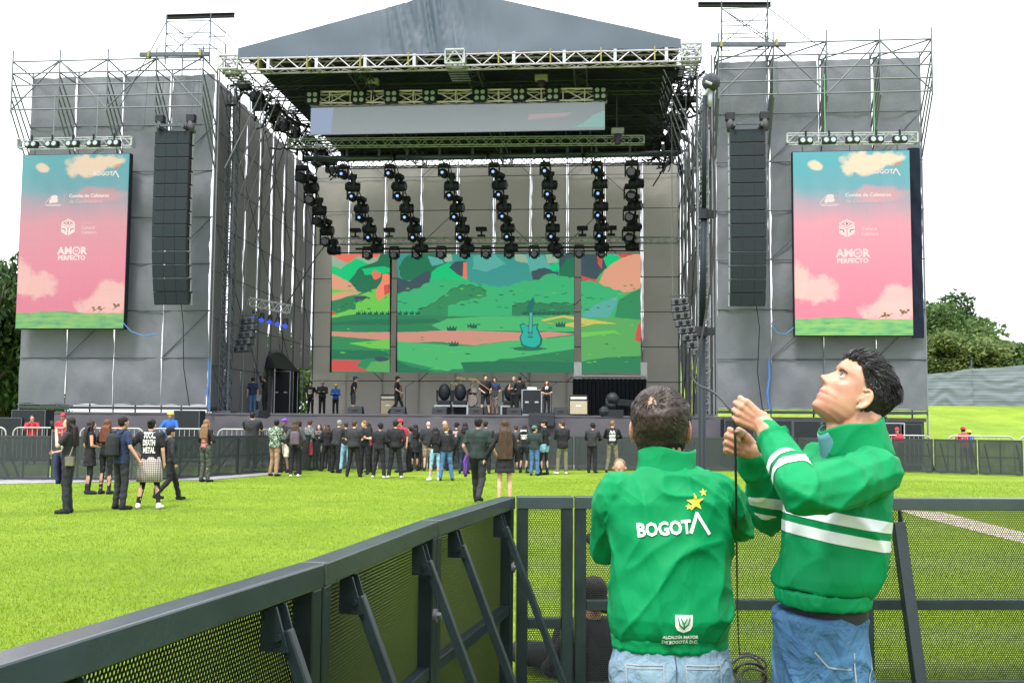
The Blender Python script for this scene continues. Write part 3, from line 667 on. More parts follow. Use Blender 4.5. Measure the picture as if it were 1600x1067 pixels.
def side_screen(tl, br, label, k):
    a = PS(*tl, -.8); b = PS(*br, -.8); w_ = b.x - a.x; h_ = a.z - b.z
    o = thing('video_screen', S((a.x + b.x) / 2, -.8, b.z), label, 'LED screen', 'portrait video screens on the stage wings', -TH)
    q = MB().box(S, a.x - .03, b.x + .03, -.76, -.5, b.z - .03, a.z + .03); mk('screen_frame', q, black, o)
    # display: mesh in local axes so Generated runs 0..1 across it
    q = MB().box(S, a.x, b.x, -.8, -.765, b.z, a.z); mk('display', q, screen_mat('screen_picture', k), o)
    q = MB()
    def fn(u, v): return S(a.x + u * w_, -.81, b.z + v * h_)
    def fw(cx, cy): return lambda x, y: S(a.x + cx * w_ + x, -.81, b.z + cy * h_ + y)
    f = fw(.79, .885); flat_text(q, 'BOGOT', .235, lambda x, y: f(x - .12, y), 0, bold=.008)
    strokes(q, [(.29, -.09), (.40, .12), (.56, -.16)], .05, f, 0)
    poly(q, [(.28, .14), (.44, .26), (.60, .28), (.62, .40), (.5, .36), (.36, .3)], f, 1)
    mk('screen_logo', q, [scr_white, scr_orange, scr_brown, scr_faint], o); q = MB()
    # hat and donkey emblem drawn as plain strokes
    f = fw(.31, .735)
    for s_, p_ in enumerate(([(-.36, -.18), (.36, -.18)], [(-.3, -.23), (.3, -.23)], [(-.36, -.12), (-.16, .12)], [(-.16, .12), (-.02, .0)])): strokes(q, p_, .022, f, 0)
    poly(q, blob(.02, .03, .17, .15, 18, 3, .3), f, 0); poly(q, blob(.02, .15, .15, .06, 14, 4, .1), f, 0); poly(q, blob(-.12, -.03, .07, .1, 12, 5, .2), f, 0)
    f = fw(.64, .745); flat_text(q, 'Comite de Cafeteros', .2, lambda x, y: f(x, y + .1), 0, bold=.006)
    flat_text(q, 'de Cundinamarca', .2, lambda x, y: f(x - .12, y - .13), 3, bold=.003)
    strokes(q, [(-1.05, -.2), (-1.05, .22)], .012, f, 3)
    mk('screen_logo', q, [scr_white, scr_orange, scr_brown, scr_faint], o); q = MB()
    # hexagonal cube emblem with a little figure
    f = fw(.455, .575)
    hx = [(.36 * math.cos(R(90 + 60 * i)), .36 * math.sin(R(90 + 60 * i))) for i in range(6)]
    def shr(pts, s_): c = (sum(p[0] for p in pts) / len(pts), sum(p[1] for p in pts) / len(pts)); return [(c[0] + (p[0] - c[0]) * s_, c[1] + (p[1] - c[1]) * s_) for p in pts]
    for k_ in (1, 3): poly(q, shr([hx[k_], hx[k_ + 1] if k_ == 1 else hx[k_ + 1], (0, 0) if False else (0, -.02), hx[k_ - 1] if False else (0, -.02)][:3] + [], .001), f, 0)
    poly(q, shr([(0, .0), hx[1], hx[2], hx[3]], .88), f, 0); poly(q, shr([(0, .0), hx[3], hx[4], hx[5]], .88), f, 0)
    strokes(q, [(-.28, .2), (0, .35), (.28, .2)], .05, f, 0); strokes(q, [(-.27, .18), (0, .04), (.27, .18)], .05, f, 0)
    poly(q, blob(0, .2, .085, .085, 16, 0, 0), f, 0); poly(q, blob(0, .2, .045, .045, 12, 0, 0), lambda x, y: f(x, y) - S.y * .004, 2)
    for sg in (-1, 1): strokes(q, [(sg * .27, -.02), (sg * .12, -.05), (sg * .12, -.14)], .035, lambda x, y: f(x, y) - S.y * .004, 2)
    f = fw(.66, .575)
    for i, s_ in enumerate(('Centro', 'Cultural', 'Cafetero')): flat_text(q, s_, .18, lambda x, y: f(x - .36, y + .2 - .2 * i), 3 if i == 0 else 0, align='LEFT')
    mk('screen_logo', q, [scr_white, scr_orange, scr_brown, scr_faint], o); q = MB()
    f = fw(.5, .43); flat_text(q, 'AM', .43, lambda x, y: f(x - .30, y + .08), 0, bold=.016); flat_text(q, 'R', .43, lambda x, y: f(x + .50, y + .08), 0, bold=.016)
    ring = [(.19 + .15 * math.cos(t), .09 + .15 * math.sin(t)) for t in np.linspace(0, 2 * math.pi, 25)]; strokes(q, ring, .055, f, 0)
    strokes(q, [(.13, .12), (.185, .05), (.26, .14)], .035, f, 0)
    flat_text(q, 'PERFECTO', .25, lambda x, y: f(x, y - .21), 0, bold=.01)
    mk('screen_lettering', q, [scr_white, scr_orange, scr_brown, scr_faint], o); q = MB()
    for cx, cy, n_ in ((.74, .105, 3), (.8, .108, 3), (.93, .12, 6)):
        f = fw(cx, cy)
        for i in range(n_): poly(q, blob(rnd(-.16, .16), rnd(-.04, .13), .06, .04, 8, i, .3), f, 2)
        strokes(q, [(-.15, -.12), (0, .0), (.14, .08)], .02, f, 2)
    mk('screen_blossom', q, [scr_white, scr_orange, scr_brown, scr_faint], o)
    for x in (a.x + .4, (a.x + b.x) / 2, b.x - .4): bar('hanging_bracket', o, S(x, -.62, a.z), S(x, -.62, a.z + .28), .025, dsteel)
    return a, b
sl = side_screen((36, 243), (192, 513), 'tall portrait video screen with pink sky and sponsor names, hung on the left wing', .86)
sr_ = side_screen((1239, 238), (1427, 524), 'tall portrait video screen with pink sky and sponsor names, hung on the right wing', 1.12)

# ---------------- video wall at the back of the stage: three panels showing one painted landscape
VD = 14.6
def L8(i, c): return LED('wall_colour_%d' % i, c)
VC = {'base': (52, 140, 92), 'hill': (60, 178, 116), 'bush': (72, 190, 118), 'dk': (40, 116, 84), 'teal': (62, 150, 142), 'teal2': (90, 172, 160), 'slate': (62, 84, 92), 'peach': (222, 160, 130), 'coral': (232, 118, 96),
      'path': (206, 146, 128), 'grass': (76, 184, 112), 'grass2': (92, 172, 96), 'lime': (112, 200, 84), 'bright': (26, 196, 120), 'yellow': (206, 194, 96), 'shadow': (48, 130, 88), 'tuft': (34, 94, 76), 'red': (206, 84, 82), 'rock': (240, 138, 110), 'mist': (150, 176, 150), 'guitar': (40, 178, 160), 'guitar_dark': (28, 110, 104), 'outline': (50, 100, 70)}
VK = list(VC); VM = [L8(i, VC[k]) for i, k in enumerate(VK)]
def clip(pts, x0, x1, y0, y1):
    def cut(ps, ins, inter):
        out = []
        for i in range(len(ps)):
            a, b = ps[i - 1], ps[i]
            if ins(b):
                if not ins(a): out.append(inter(a, b))
                out.append(b)
            elif ins(a): out.append(inter(a, b))
        return out
    def ix(c): return lambda a, b: (c, a[1] + (b[1] - a[1]) * (c - a[0]) / (b[0] - a[0]))
    def iy(c): return lambda a, b: (a[0] + (b[0] - a[0]) * (c - a[1]) / (b[1] - a[1]), c)
    for ins, it in ((lambda p: p[0] >= x0, ix(x0)), (lambda p: p[0] <= x1, ix(x1)), (lambda p: p[1] >= y0, iy(y0)), (lambda p: p[1] <= y1, iy(y1))):
        if len(pts) < 3: return []
        pts = cut(pts, ins, it)
    return pts if len(pts) > 2 else []
def wavy(pts, step=4, am=1.2, seed=0):      # hand-drawn edges
    out = []
    for i in range(len(pts)):
        a, b = pts[i], pts[(i + 1) % len(pts)]; n = max(1, int(math.hypot(b[0] - a[0], b[1] - a[1]) / step))
        for k in range(n):
            x = a[0] + (b[0] - a[0]) * k / n; y = a[1] + (b[1] - a[1]) * k / n
            out.append((x + am * noise.noise(Vector((x * .2, y * .2, seed))), y + am * noise.noise(Vector((x * .2, y * .2, seed + 9)))))
    return out
def scallop(x0, x1, ys_, bottom, r=4, seed=0):   # bushy outline over a base line
    pts = []; n = int((x1 - x0) / 1.3)
    for i in range(n + 1):
        x = x0 + (x1 - x0) * i / n; u = i / n * (len(ys_) - 1); k = min(int(u), len(ys_) - 2); y = ys_[k] + (ys_[k + 1] - ys_[k]) * (u - k)
        pts.append((x, y - abs(math.sin(x / r + seed + .8 * noise.noise(Vector((x * .1, seed, 0))))) * 2.6))
    return pts + [(x1, bottom), (x0, bottom)]
ART = [('base', [(510, 390), (1010, 390), (1010, 590), (510, 590)]),
 # ---- left panel sky and hills
 ('mist', [(510, 390), (612, 390), (612, 440), (510, 440)]), ('coral', wavy([(512, 392), (600, 392), (590, 402), (560, 400), (545, 412), (520, 400)], 5, 2)),
 ('bright', wavy([(510, 412), (532, 420), (556, 404), (580, 414), (612, 410), (612, 470), (545, 455), (510, 432)], 5, 2)),
 ('dk', wavy([(545, 440), (562, 418), (590, 408), (600, 385), (625, 392), (630, 470), (560, 465), (540, 446)], 5, 1.5)),
 ('bright', wavy([(565, 420), (600, 416), (612, 420), (612, 426), (570, 430)], 4, 1)),
 ('peach', wavy([(510, 424), (524, 430), (548, 442), (560, 456), (540, 462), (510, 466)], 4, 1)), ('lime', wavy([(510, 450), (545, 454), (565, 456), (540, 462), (510, 458)], 5, 1)),
 ('peach', [(510, 460), (540, 456), (566, 457), (550, 463), (510, 472)]),
 ('shadow', wavy([(510, 475), (540, 464), (590, 452), (612, 452), (612, 500), (510, 500)], 5, 1)), ('lime', wavy([(560, 462), (590, 450), (605, 448), (612, 452), (612, 462), (575, 470)], 4, 1)),
 ('red', wavy([(510, 484), (526, 488), (522, 494), (510, 497)], 3, 1.5)), ('lime', wavy([(510, 496), (545, 484), (566, 482), (566, 492), (510, 498)], 4, 1)),
 ('slate', wavy(blob(565, 467, 12, 5, 20), 3, 1)),
 ('coral', wavy(blob(588, 430, 7, 7, 18), 3, 1)), ('rock', wavy([(589, 470), (588, 452), (596, 440), (598, 428), (608, 428), (611, 440), (622, 440), (622, 452), (604, 460), (594, 471)], 4, .6)),
 ('red', [(600, 446), (610, 444), (608, 458), (601, 462)]), ('lime', scallop(556, 612, [476, 468, 470, 462], 492, 4)),
 # ---- middle panel background
 ('teal', [(612, 390), (900, 390), (900, 450), (612, 450)]), ('dk', wavy(blob(650, 420, 30, 22, 30, 2), 4, 2)), ('slate', wavy([(612, 430), (640, 440), (672, 420), (672, 446), (640, 458), (612, 456)], 4, 1.5)),
 ('dk', wavy([(655, 392), (690, 392), (700, 410), (672, 424), (655, 412)], 4, 2)), ('bright', wavy([(675, 424), (700, 410), (720, 428), (735, 440), (700, 446), (672, 446)], 4, 2)), ('teal2', wavy([(668, 400), (690, 404), (694, 412), (675, 416)], 3, 1)),
 ('slate', wavy([(702, 418), (712, 408), (728, 408), (728, 434), (716, 430)], 3, 1)), ('coral', [(724, 410), (729, 410), (730, 436), (723, 434)]), ('teal2', wavy([(740, 400), (770, 396), (790, 412), (760, 425), (738, 420)], 4, 2)), ('mist', wavy([(800, 396), (830, 400), (826, 412), (806, 408)], 4, 1.5)),
 ('mist', wavy([(688, 396), (705, 396), (708, 408), (696, 410)], 3, 1)), ('teal2', wavy([(820, 395), (850, 400), (862, 420), (830, 428)], 4, 2)), ('mist', wavy([(852, 398), (872, 398), (872, 410), (856, 412)], 4, 1.2)), ('bright', wavy([(858, 415), (872, 410), (876, 422), (864, 424)], 3, 1.2)),
 ('slate', wavy([(874, 400), (888, 396), (900, 398), (900, 440), (874, 432)], 4, 1.5)), ('slate', wavy([(830, 424), (850, 418), (872, 426), (872, 440), (832, 438)], 4, 1.5)), ('dk', wavy([(876, 420), (886, 404), (900, 402), (900, 440), (874, 440)], 4, 1.5)),
 ('hill', scallop(612, 900, [462, 458, 452, 440, 436, 440, 442, 446, 450, 448, 440, 440, 428, 434, 436], 520, 5, 1)),
 ('outline', scallop(655, 760, [484, 478, 466, 452, 446, 448, 454], 500, 5, 2)), ('base', [(x, y + 1.3) for x, y in scallop(655, 760, [484, 478, 466, 452, 446, 448, 454], 500, 5, 2)]),
 ('hill', scallop(700, 790, [480, 470, 466, 470], 500, 6, 4)), ('outline', scallop(800, 900, [478, 472, 476, 474, 476], 492, 6, 5)), ('shadow', [(x, y + 1.2) for x, y in scallop(800, 900, [478, 472, 476, 474, 476], 492, 6, 5)]),
 # ---- meadow
 ('shadow', wavy([(510, 498), (560, 490), (700, 494), (900, 494), (900, 520), (510, 520)], 8, 1)), ('dk', wavy([(510, 505), (560, 500), (680, 498), (690, 504), (610, 508), (510, 508)], 6, 1)),
 ('grass', wavy([(674, 508), (700, 498), (760, 494), (900, 496), (900, 518), (690, 516)], 6, 1)), ('grass2', wavy([(845, 500), (860, 493), (900, 492), (900, 512), (860, 508)], 5, 1)),
 ('path', wavy([(510, 518), (560, 519), (640, 519), (700, 516), (780, 518), (830, 520), (860, 518), (900, 522), (850, 528), (790, 533), (740, 540), (690, 534), (640, 535), (580, 530), (510, 524)], 6, .8)),
 ('grass', wavy([(612, 532), (660, 536), (720, 540), (740, 541), (800, 532), (860, 528), (900, 524), (900, 570), (700, 580), (612, 560)], 7, 1)),
 ('dk', wavy([(612, 560), (640, 572), (680, 580), (612, 590)], 5, 1)), ('shadow', wavy([(700, 580), (740, 562), (800, 560), (900, 545), (900, 590), (640, 590)], 7, 1)), ('grass', wavy([(670, 578), (740, 548), (810, 546), (770, 566), (730, 576)], 7, 1)), ('dk', wavy([(720, 566), (790, 564), (900, 566), (900, 590), (730, 590)], 7, 1.2)),
 ('lime', wavy([(545, 536), (612, 530), (612, 546), (580, 544)], 5, 1)), ('dk', wavy([(510, 546), (600, 548), (612, 556), (560, 562), (510, 560)], 6, 1)), ('grass2', wavy([(580, 566), (612, 560), (612, 582), (570, 580)], 5, 1)), ('slate', wavy(blob(596, 561, 11, 4, 16), 3, .7)),
 ('red', wavy([(510, 562), (565, 563), (556, 572), (580, 580), (510, 580)], 5, .8)),
 # ---- right panel
 ('slate', [(900, 390), (950, 390), (945, 436), (900, 436)]), ('red', wavy([(932, 392), (942, 396), (940, 420), (934, 412)], 3, 1)), ('bright', wavy([(940, 396), (975, 396), (966, 412), (948, 418)], 4, 1.5)),
 ('teal2', [(950, 390), (1010, 390), (1010, 402), (950, 398)]), ('red', wavy([(962, 394), (1005, 394), (985, 402), (968, 402)], 3, 1)),
 ('grass2', wavy([(900, 440), (930, 438), (945, 420), (1010, 420), (1010, 520), (900, 520)], 5, 1)), ('red', wavy([(905, 430), (920, 434), (938, 441), (925, 444), (912, 438)], 3, 1)),
 ('peach', wavy([(936, 442), (944, 424), (956, 412), (970, 404), (990, 397), (1010, 396), (1010, 446), (985, 456), (966, 458), (950, 450)], 4, 1)),
 ('hill', scallop(900, 975, [442, 440, 450, 458], 500, 5, 6)), ('teal2', wavy([(908, 492), (930, 476), (966, 462), (962, 478), (950, 496), (915, 496)], 5, 1)), ('base', wavy([(966, 470), (985, 458), (1010, 448), (1010, 500), (960, 500)], 5, 1)),
 ('grass2', wavy([(900, 500), (960, 496), (1010, 500), (1010, 560), (900, 565)], 6, 1)), ('lime', wavy([(900, 520), (960, 516), (980, 530), (940, 550), (900, 548)], 6, 1)), ('grass2', wavy([(900, 528), (960, 520), (1000, 534), (940, 556), (900, 556)], 6, 1)), ('shadow', wavy([(900, 566), (950, 558), (1010, 556), (1010, 590), (900, 590)], 6, 1)),
 ('red', wavy([(996, 508), (1004, 500), (1004, 536), (992, 532)], 3, 1)),
 ('yellow', wavy([(845, 500), (880, 493), (930, 500), (965, 506), (930, 506), (900, 512), (860, 506)], 5, .6)), ('grass2', wavy([(850, 502), (880, 496), (906, 502), (870, 508)], 5, .6))]
for cx, cy in ((738, 509), (709, 537), (876, 507), (706, 513)):
    ART.append(('tuft', [(cx - 7, cy + 4), (cx - 8, cy - 3), (cx - 4, cy), (cx - 3, cy - 5), (cx, cy), (cx + 3, cy - 5), (cx + 4, cy), (cx + 8, cy - 4), (cx + 7, cy + 4)]))
for k in range(11):
    for x in ((560 + 9.3 * k), (812 + 7.5 * k)):
        if 612 < x < 655 or x > 812 or x < 612: ART.append(('tuft', [(x - 3, 492), (x - 4, 487), (x - 1, 489), (x + 1, 485), (x + 2, 489), (x + 4, 486), (x + 3, 492)]))
_r = random.Random(5)
for k in range(150):      # brush marks in the foliage and meadow
    x, y = _r.uniform(520, 1000), _r.choice((_r.uniform(446, 486), _r.uniform(446, 486), _r.uniform(500, 578))); c_ = _r.choice(('outline', 'shadow', 'dk', 'hill', 'lime') if y < 490 else ('outline', 'grass', 'base', 'lime')); w_ = _r.uniform(2, 6)
    ART.append((c_, [(x - w_, y), (x - w_ * .3, y - _r.uniform(.6, 1.8)), (x + w_, y - .2), (x + w_ * .2, y + _r.uniform(.4, 1.1))]))
# the teal electric guitar standing on the meadow
ART += [('dk', blob(826, 545, 24, 3.5, 24, 0, 0)),
        ('guitar_dark', wavy([(826, 544), (815, 540), (812, 528), (816, 519), (812, 508), (818, 505), (824, 509), (830, 508), (842, 506), (840, 512), (843, 519), (848, 530), (846, 540), (838, 546)], 4, .4)),
        ('guitar', wavy([(827, 542), (817, 538), (814, 528), (818, 519), (814, 509), (819, 507), (825, 511), (831, 511), (839, 508), (838, 513), (841, 520), (845, 530), (843, 538), (836, 543)], 4, .4)),
        ('guitar_dark', [(826, 524), (832, 524), (833, 488), (827, 488)]), ('teal2', [(827, 523), (831, 523), (832, 489), (828, 489)]), ('guitar_dark', wavy([(826, 489), (823, 482), (826, 474), (834, 464), (836, 474), (832, 484), (833, 489)], 3, .4)),
        ('guitar_dark', [(825, 519), (833, 519), (833, 521), (825, 521)]), ('guitar_dark', [(825, 526), (833, 526), (833, 528), (825, 528)])]
vw = thing('video_wall', S(-1.4, VD, 4.3), 'rear video wall of three panels showing a green cartoon landscape', 'LED screen', None, -TH)
scene_grey = M('screen_edge', (.3, .31, .32), .6)
for (x0, x1) in ((518.5, 609), (621, 897), (908, 1001)):
    a = PS(x0, 397, VD); b = PS(x1, 582, VD)
    q = MB().box(S, a.x, b.x, VD + .02, VD + .12, b.z, a.z); mk('screen_panel', q, black, vw)
    q = MB(); yy = 0
    for nm, pts in ART:
        c = clip(pts, x0, x1, 397 + (760 - (x0 + x1) / 2) * .0, 582)
        if len(c) < 3: continue
        yy += 1
        tri = [(PS(x, y, VD).x, PS(x, y, VD).z) for x, y in c]
        q.add([S(x, VD - .0012 * yy, z) for x, z in tri], [tuple(range(len(tri)))], VK.index(nm))
    mk('screen_picture', q, VM, vw)
c = PS(900, 560, VD)
for px, ww in ((897, 12), (1001, 10)):
    a = PS(px, 566, VD); q = MB().box(S, a.x, a.x + ww * .034, VD - .1, VD + .05, a.z - .9, a.z); mk('white_cover', q, white, vw)
# black masking box with a scalloped drape below the right panel
bx = thing('drape_box', S(5.4, 13, DZ), 'black draped masking box with a pale top rail under the right video panel', 'drape', None, -TH)
a = PS(895, 586, 13); b = PS(1010, 650, 13)
q = MB().box(S, a.x, b.x, 13.0, 14.2, a.z - .08, a.z); mk('top_rail', q, M('pale_rail', (.5, .52, .54), .4), bx)
q = MB(); q.grid(lambda u, v: S(a.x + (b.x - a.x) * u, 12.9 - .06 * math.sin(u * 110), DZ + (a.z - .22 - DZ) * v + (.04 * abs(math.sin(u * 50)) if v == 1 else 0)), 120, 6); mk('drape', q, black, bx, smooth=True)
# ---------------- header banner + its truss
a = PS(486, 166, 2); b = PS(945, 205, 2)
hb_ = thing('header_banner', S((a.x + b.x) / 2, 2, 14), 'wide blank grey header screen hung high across the stage front', 'LED screen', None, -TH)
q = MB().box(S, a.x, b.x, 2.0, 2.1, 14.02, 15.2); mk('screen_panel', q, M('banner_face', (.14, .155, .16), .5, var=.06, scale=.4, emit=(.046, .05, .064)), hb_)
q = MB(); z0 = 14.02
def fb(x, y): return S(x, 1.99, y)
poly(q, [(b.x, z0 + .1), (b.x, z0 + .8), (b.x - .5, z0 + .62), (b.x - .9, z0 + .3), (b.x - 1.3, z0 + .1)], fb, 0)
poly(q, [(b.x - 3.3, z0 + .45), (b.x - 1.6, z0 + .6), (b.x - 1.4, z0 + .75), (b.x - 3.2, z0 + .7)], fb, 1)
poly(q, [(a.x, z0 + .02), (a.x + .9, z0 + .02), (a.x + 1.0, 15.18), (a.x, 15.18)], fb, 2)
mk('screen_picture', q, [LED('banner_teal', (140, 180, 172)), LED('banner_pink', (176, 160, 164)), LED('banner_blue', (150, 165, 190))], hb_)
def truss_thing(p, r, ht, dp, bay, mat, label, name='lighting_truss', tr=.03, web=.02, zig=True, group='horizontal trusses over the stage'):
    c = (Vector(p) + Vector(r)) / 2
    o = thing(name, c - Vector((0, 0, ht / 2)), label, 'truss', group, -TH)
    q = MB(); truss(q, p, r, ht, dp, bay, tr, web=web, zig=zig); mk('truss_frame', q, mat, o)
    for t_ in (0, 1):
        e = Vector(p).lerp(Vector(r), t_); q = MB().box(S, *[f for f in (S.inv(e).x - .03, S.inv(e).x + .03, S.inv(e).y - dp / 2, S.inv(e).y + dp / 2, e.z - ht / 2, e.z + ht / 2)]); mk('end_plate', q, mat, o)
    return o
truss_thing(S(-7.4, 2.1, 15.62), S(5.45, 2.1, 15.50), .5, .45, .95, M('aluminium_white_tinted', (.66, .58, .70), .5, .1, var=.05), 'white aluminium box truss carrying the blank header screen and blinder lamps', zig=False, tr=.034, web=.026)  # white truss tinted magenta to cancel the lawn's green bounce light
# ================================================================== rigging and lights
lamp_glass = M('lamp_glass', (.3, .36, .4), .15, var=0)
lens_lit = LED('lens_lit', (140, 180, 255), 1.7); lens_blue = LED('lens_blue', (60, 90, 235), 1.2)
def hang(p, z1, r=.014, label='steel hoist chain'): pass
# four-lamp blinders on the header truss
bl0 = thing('blinder_lamp', (0, 0, 0), 'x', 'stage light', 'four lamp blinders on the header truss')
q = MB().box(WF, -.28, .28, -.1, .12, -.28, .28); mk('housing', q, black, bl0, mod=.03)
for x in (-.13, .13):
    for z in (-.13, .13):
        q = MB().tube((x, -.12, z), (x, -.09, z), .09, .1, 14); mk('lamp', q, lamp_glass, bl0, smooth=False)
q = MB().box(WF, -.33, .33, -.02, .02, .3, .34).box(WF, -.33, -.29, -.02, .02, -.05, .34).box(WF, .29, .33, -.02, .02, -.05, .34); mk('bracket', q, black, bl0)
for i, px in enumerate((489, 561, 612, 672, 750, 811, 864, 938)):
    c = PS(px, 160 - (px - 489) * .012, 1.8)
    place(bl0, S(c.x, 1.75, 15.55 - .01 * i), -TH, ['first', 'second', 'third', 'fourth', 'fifth', 'sixth', 'seventh', 'last'][i] + ' four lamp blinder from the left on the header truss')
# chain motors
cm0 = thing('chain_hoist', (0, 0, 0), 'x', 'hoist', 'chain hoists over the stage')
q = MB().box(WF, -.28, .28, -.17, .17, .35, .62); mk('motor_body', q, M('hoist_body', (.33, .34, .4), .4, var=.1), cm0, mod=.04)
q = MB().tube((0, 0, -.1), (0, 0, .36), .12, .17, 10); mk('chain_bag', q, M('chain_bag', (.08, .05, .14), .8), cm0, smooth=True)
q = MB().tube((0, 0, .6), (0, 0, 1.9), .014, n=5); mk('chain', q, dsteel, cm0)
for i, (px, py, d_, lab) in enumerate(((582, 128, 2.1, 'left grey chain hoist hanging over the header truss'), (846, 122, 2.1, 'right grey chain hoist hanging over the header truss'), (965, 205, 4, 'white chain hoist above the right end of the long green truss'))):
    c = PS(px, py, d_); place(cm0, S(c.x, d_, c.z - .5), -TH, lab)
# long lower truss (top of the hanging lights), green-white, with a row of dark battens beneath
ltm = M('truss_green', (.36, .40, .40), .45, .2, var=.12)
truss_thing(S(-8.95, 4.2, 14.25), S(7.1, 4.2, 14.12), .34, .34, .75, ltm, 'long slim greenish white truss above the hanging light columns', tr=.024, web=.016)
for i in range(4):
    x = -7.5 + i * 4.3; o = thing('batten', S(x, 4.8, 13.6), ['leftmost dark tubular lighting batten under the long truss', 'second dark tubular batten from the left under the long truss', 'third dark tubular batten from the left under the long truss', 'rightmost dark tubular batten under the long truss'][i], 'light bar', 'dark battens under the long truss', -TH)
    q = MB().tube(S(x - .9, 4.8, 13.68), S(x + 3.2, 4.8, 13.65), .13, n=12); mk('tube', q, M('batten_tube', (.05, .07, .085), .3, .3), o, smooth=True)
    for k in range(3):
        xx = x - .4 + k * 1.5; q = MB().box(S, xx - .05, xx + .05, 4.7, 4.9, 13.5, 14.05); mk('clamp', q, dsteel, o)
for i in range(7): 
    x = -7.6 + 2.25 * i
    o = mk('hanging_cable', MB().tube(S(x, 4.2, 14.4), S(x, 4.2, 16.1), .012, n=5), steel, None, ['first', 'second', 'third', 'fourth', 'fifth', 'sixth', 'seventh'][i] + ' thin steel hanger from the left between the roof and the long truss', 'cable', 'steel hangers of the long truss')
# moving head prototypes
def moving_head(lit, s=1.0, name='moving_head'):
    o = thing(name, (0, 0, 0), 'x', 'stage light', 'moving heads on the hanging light columns')
    q = MB().box(WF, -.2 * s, .2 * s, -.13 * s, .13 * s, -.14 * s, 0); mk('base', q, blackp, o, mod=.02)
    q = MB().box(WF, -.24 * s, -.19 * s, -.06 * s, .06 * s, -.52 * s, -.1 * s).box(WF, .19 * s, .24 * s, -.06 * s, .06 * s, -.52 * s, -.1 * s).box(WF, -.19 * s, .19 * s, -.05 * s, .05 * s, -.17 * s, -.13 * s); mk('yoke', q, blackp, o, mod=.01)
    h = mk('lamp_head', MB().rings([[(r_ * math.cos(a) * s, y * s + .1 * s * 0, -.42 * s + r_ * math.sin(a) * s) for a in np.linspace(0, 2 * math.pi, 15)[:-1]] for r_, y in ((.1, .26), (.17, .2), (.185, 0), (.16, -.15), (.17, -.24))]), blackp, o, smooth=True)
    mk('lens', MB().tube((0, -.242 * s, -.42 * s), (0, -.262 * s, -.42 * s), .060 * s if lit else .13 * s, n=14), lens_lit if lit else lamp_glass if lit is None else M('lens_dark', (.03, .035, .05), .12, var=0), o)
    return o
mh_lit = moving_head(True, 1.1); mh_off = moving_head(False, 1.35)
# seven raked ladder trusses carrying the heads
d0, d1 = 5.0, 11.0
TOP = [(474, 250), (538, 247), (611, 247), (696, 246), (772, 245), (853, 244), (934, 243), (992, 240)]
BOT = [(519, 388), (586, 385), (655, 385), (727, 385), (796, 384), (863, 384), (937, 383), (985, 382)]
ordn = ['first', 'second', 'third', 'fourth', 'fifth', 'sixth', 'seventh', 'eighth']
for i, (tp, bt) in enumerate(zip(TOP, BOT)):
    a = PS(*tp, d0); b = PS(*bt, d1); xm = (a.x + b.x) / 2; a.x = a.x * .95 + xm * .05; b.x = b.x * .95 + xm * .05
    p_, r_ = S(a.x, d0, 13.6), S(b.x, d1, b.z + .35)
    o = thing('light_ladder', r_, ordn[i] + ' raked black ladder truss from the left hanging over the stage', 'truss', 'raked ladder trusses with moving heads', -TH)
    q = MB()
    for off in (-.14, .14):
        q.tube(p_ + S.x * off, r_ + S.x * off, .025, n=6)
    for k in range(26):
        t0 = k / 26; t1 = (k + 1) / 26; c0 = p_.lerp(r_, t0); c1 = p_.lerp(r_, t1); q.tube(c0 + S.x * (-.14 if k % 2 else .14), c1 + S.x * (.14 if k % 2 else -.14), .015, n=5)
    mk('truss_frame', q, dsteel, o)
    q = MB().tube(p_, p_ + Vector((0, 0, .5)), .06, n=8); mk('top_bracket', q, black, o)
    lit_col = 1 <= i <= 6
    for k in range(4):
        t_ = .06 + k * .27; c = p_.lerp(r_, t_); sd_ = -.34 if i < 4 else (-.1 if i < 7 else -.3)
        lab = f'{"lit blue white" if lit_col else "unlit"} moving head, {["top", "upper", "lower", "bottom"][k]} one on the {ordn[i]} ladder truss from the left'
        place(mh_lit if lit_col else mh_off, c + S.x * (sd_ * .42) + Vector((0, 0, .05)), -TH + R([-6, 4, -3, 5][k]), lab)
        c = p_.lerp(r_, min(1, t_ + .13)); lab = f'large unlit moving head, {["top", "upper", "lower", "bottom"][k]} one hung sideways on the {ordn[i]} ladder truss from the left'
        h = place(mh_off, c + S.x * (.10 if lit_col else .1) + Vector((0, 0, .1)), (0, 0, -TH + R([70, 110, 80, 95][(k + i) % 4])), lab)
# rear truss with bars and hanging wash lights
truss_thing(S(-8.8, 11.6, 11.05), S(8.97, 11.6, 10.95), .3, .3, .7, alu, 'slim bright truss just above the rear video wall', tr=.022, web=.014)
o = thing('batten', S(0, 11.6, 10.3), 'long black double bar hanging under the rear truss over the video wall', 'light bar', None, -TH)
for z in (10.62, 10.42): mk('tube', MB().beam(S(-8.7 if z < 10.5 else -7.6, 11.6, z), S(7.3 if z < 10.5 else 6.9, 11.6, z), .1, .09 if z > 10.5 else .05), black, o)
mh_w = moving_head(False, 1.15, 'wash_light'); mh_w['group'] = 'wash lights under the rear truss'
for i, px in enumerate((575, 617, 652, 690, 727, 760, 796, 835, 872, 905, 940)):
    c = PS(px, 390, 11.6); place(mh_w, S(c.x, 11.5, 10.72), -TH, ordn[i] + ' black wash light from the left under the rear truss' if i < 8 else ['ninth', 'tenth', 'last'][i - 8] + ' black wash light from the left under the rear truss')
sp0 = thing('followspot', (0, 0, 0), 'x', 'stage light', 'small lamps standing on the rear truss')
mk('base', MB().box(WF, -.2, .2, -.12, .12, .0, .1).tube((0, 0, .1), (0, 0, .3), .05), blackp, sp0); mk('lamp_head', MB().box(WF, -.28, .28, -.2, .2, .3, .5), blackp, sp0, mod=.03)
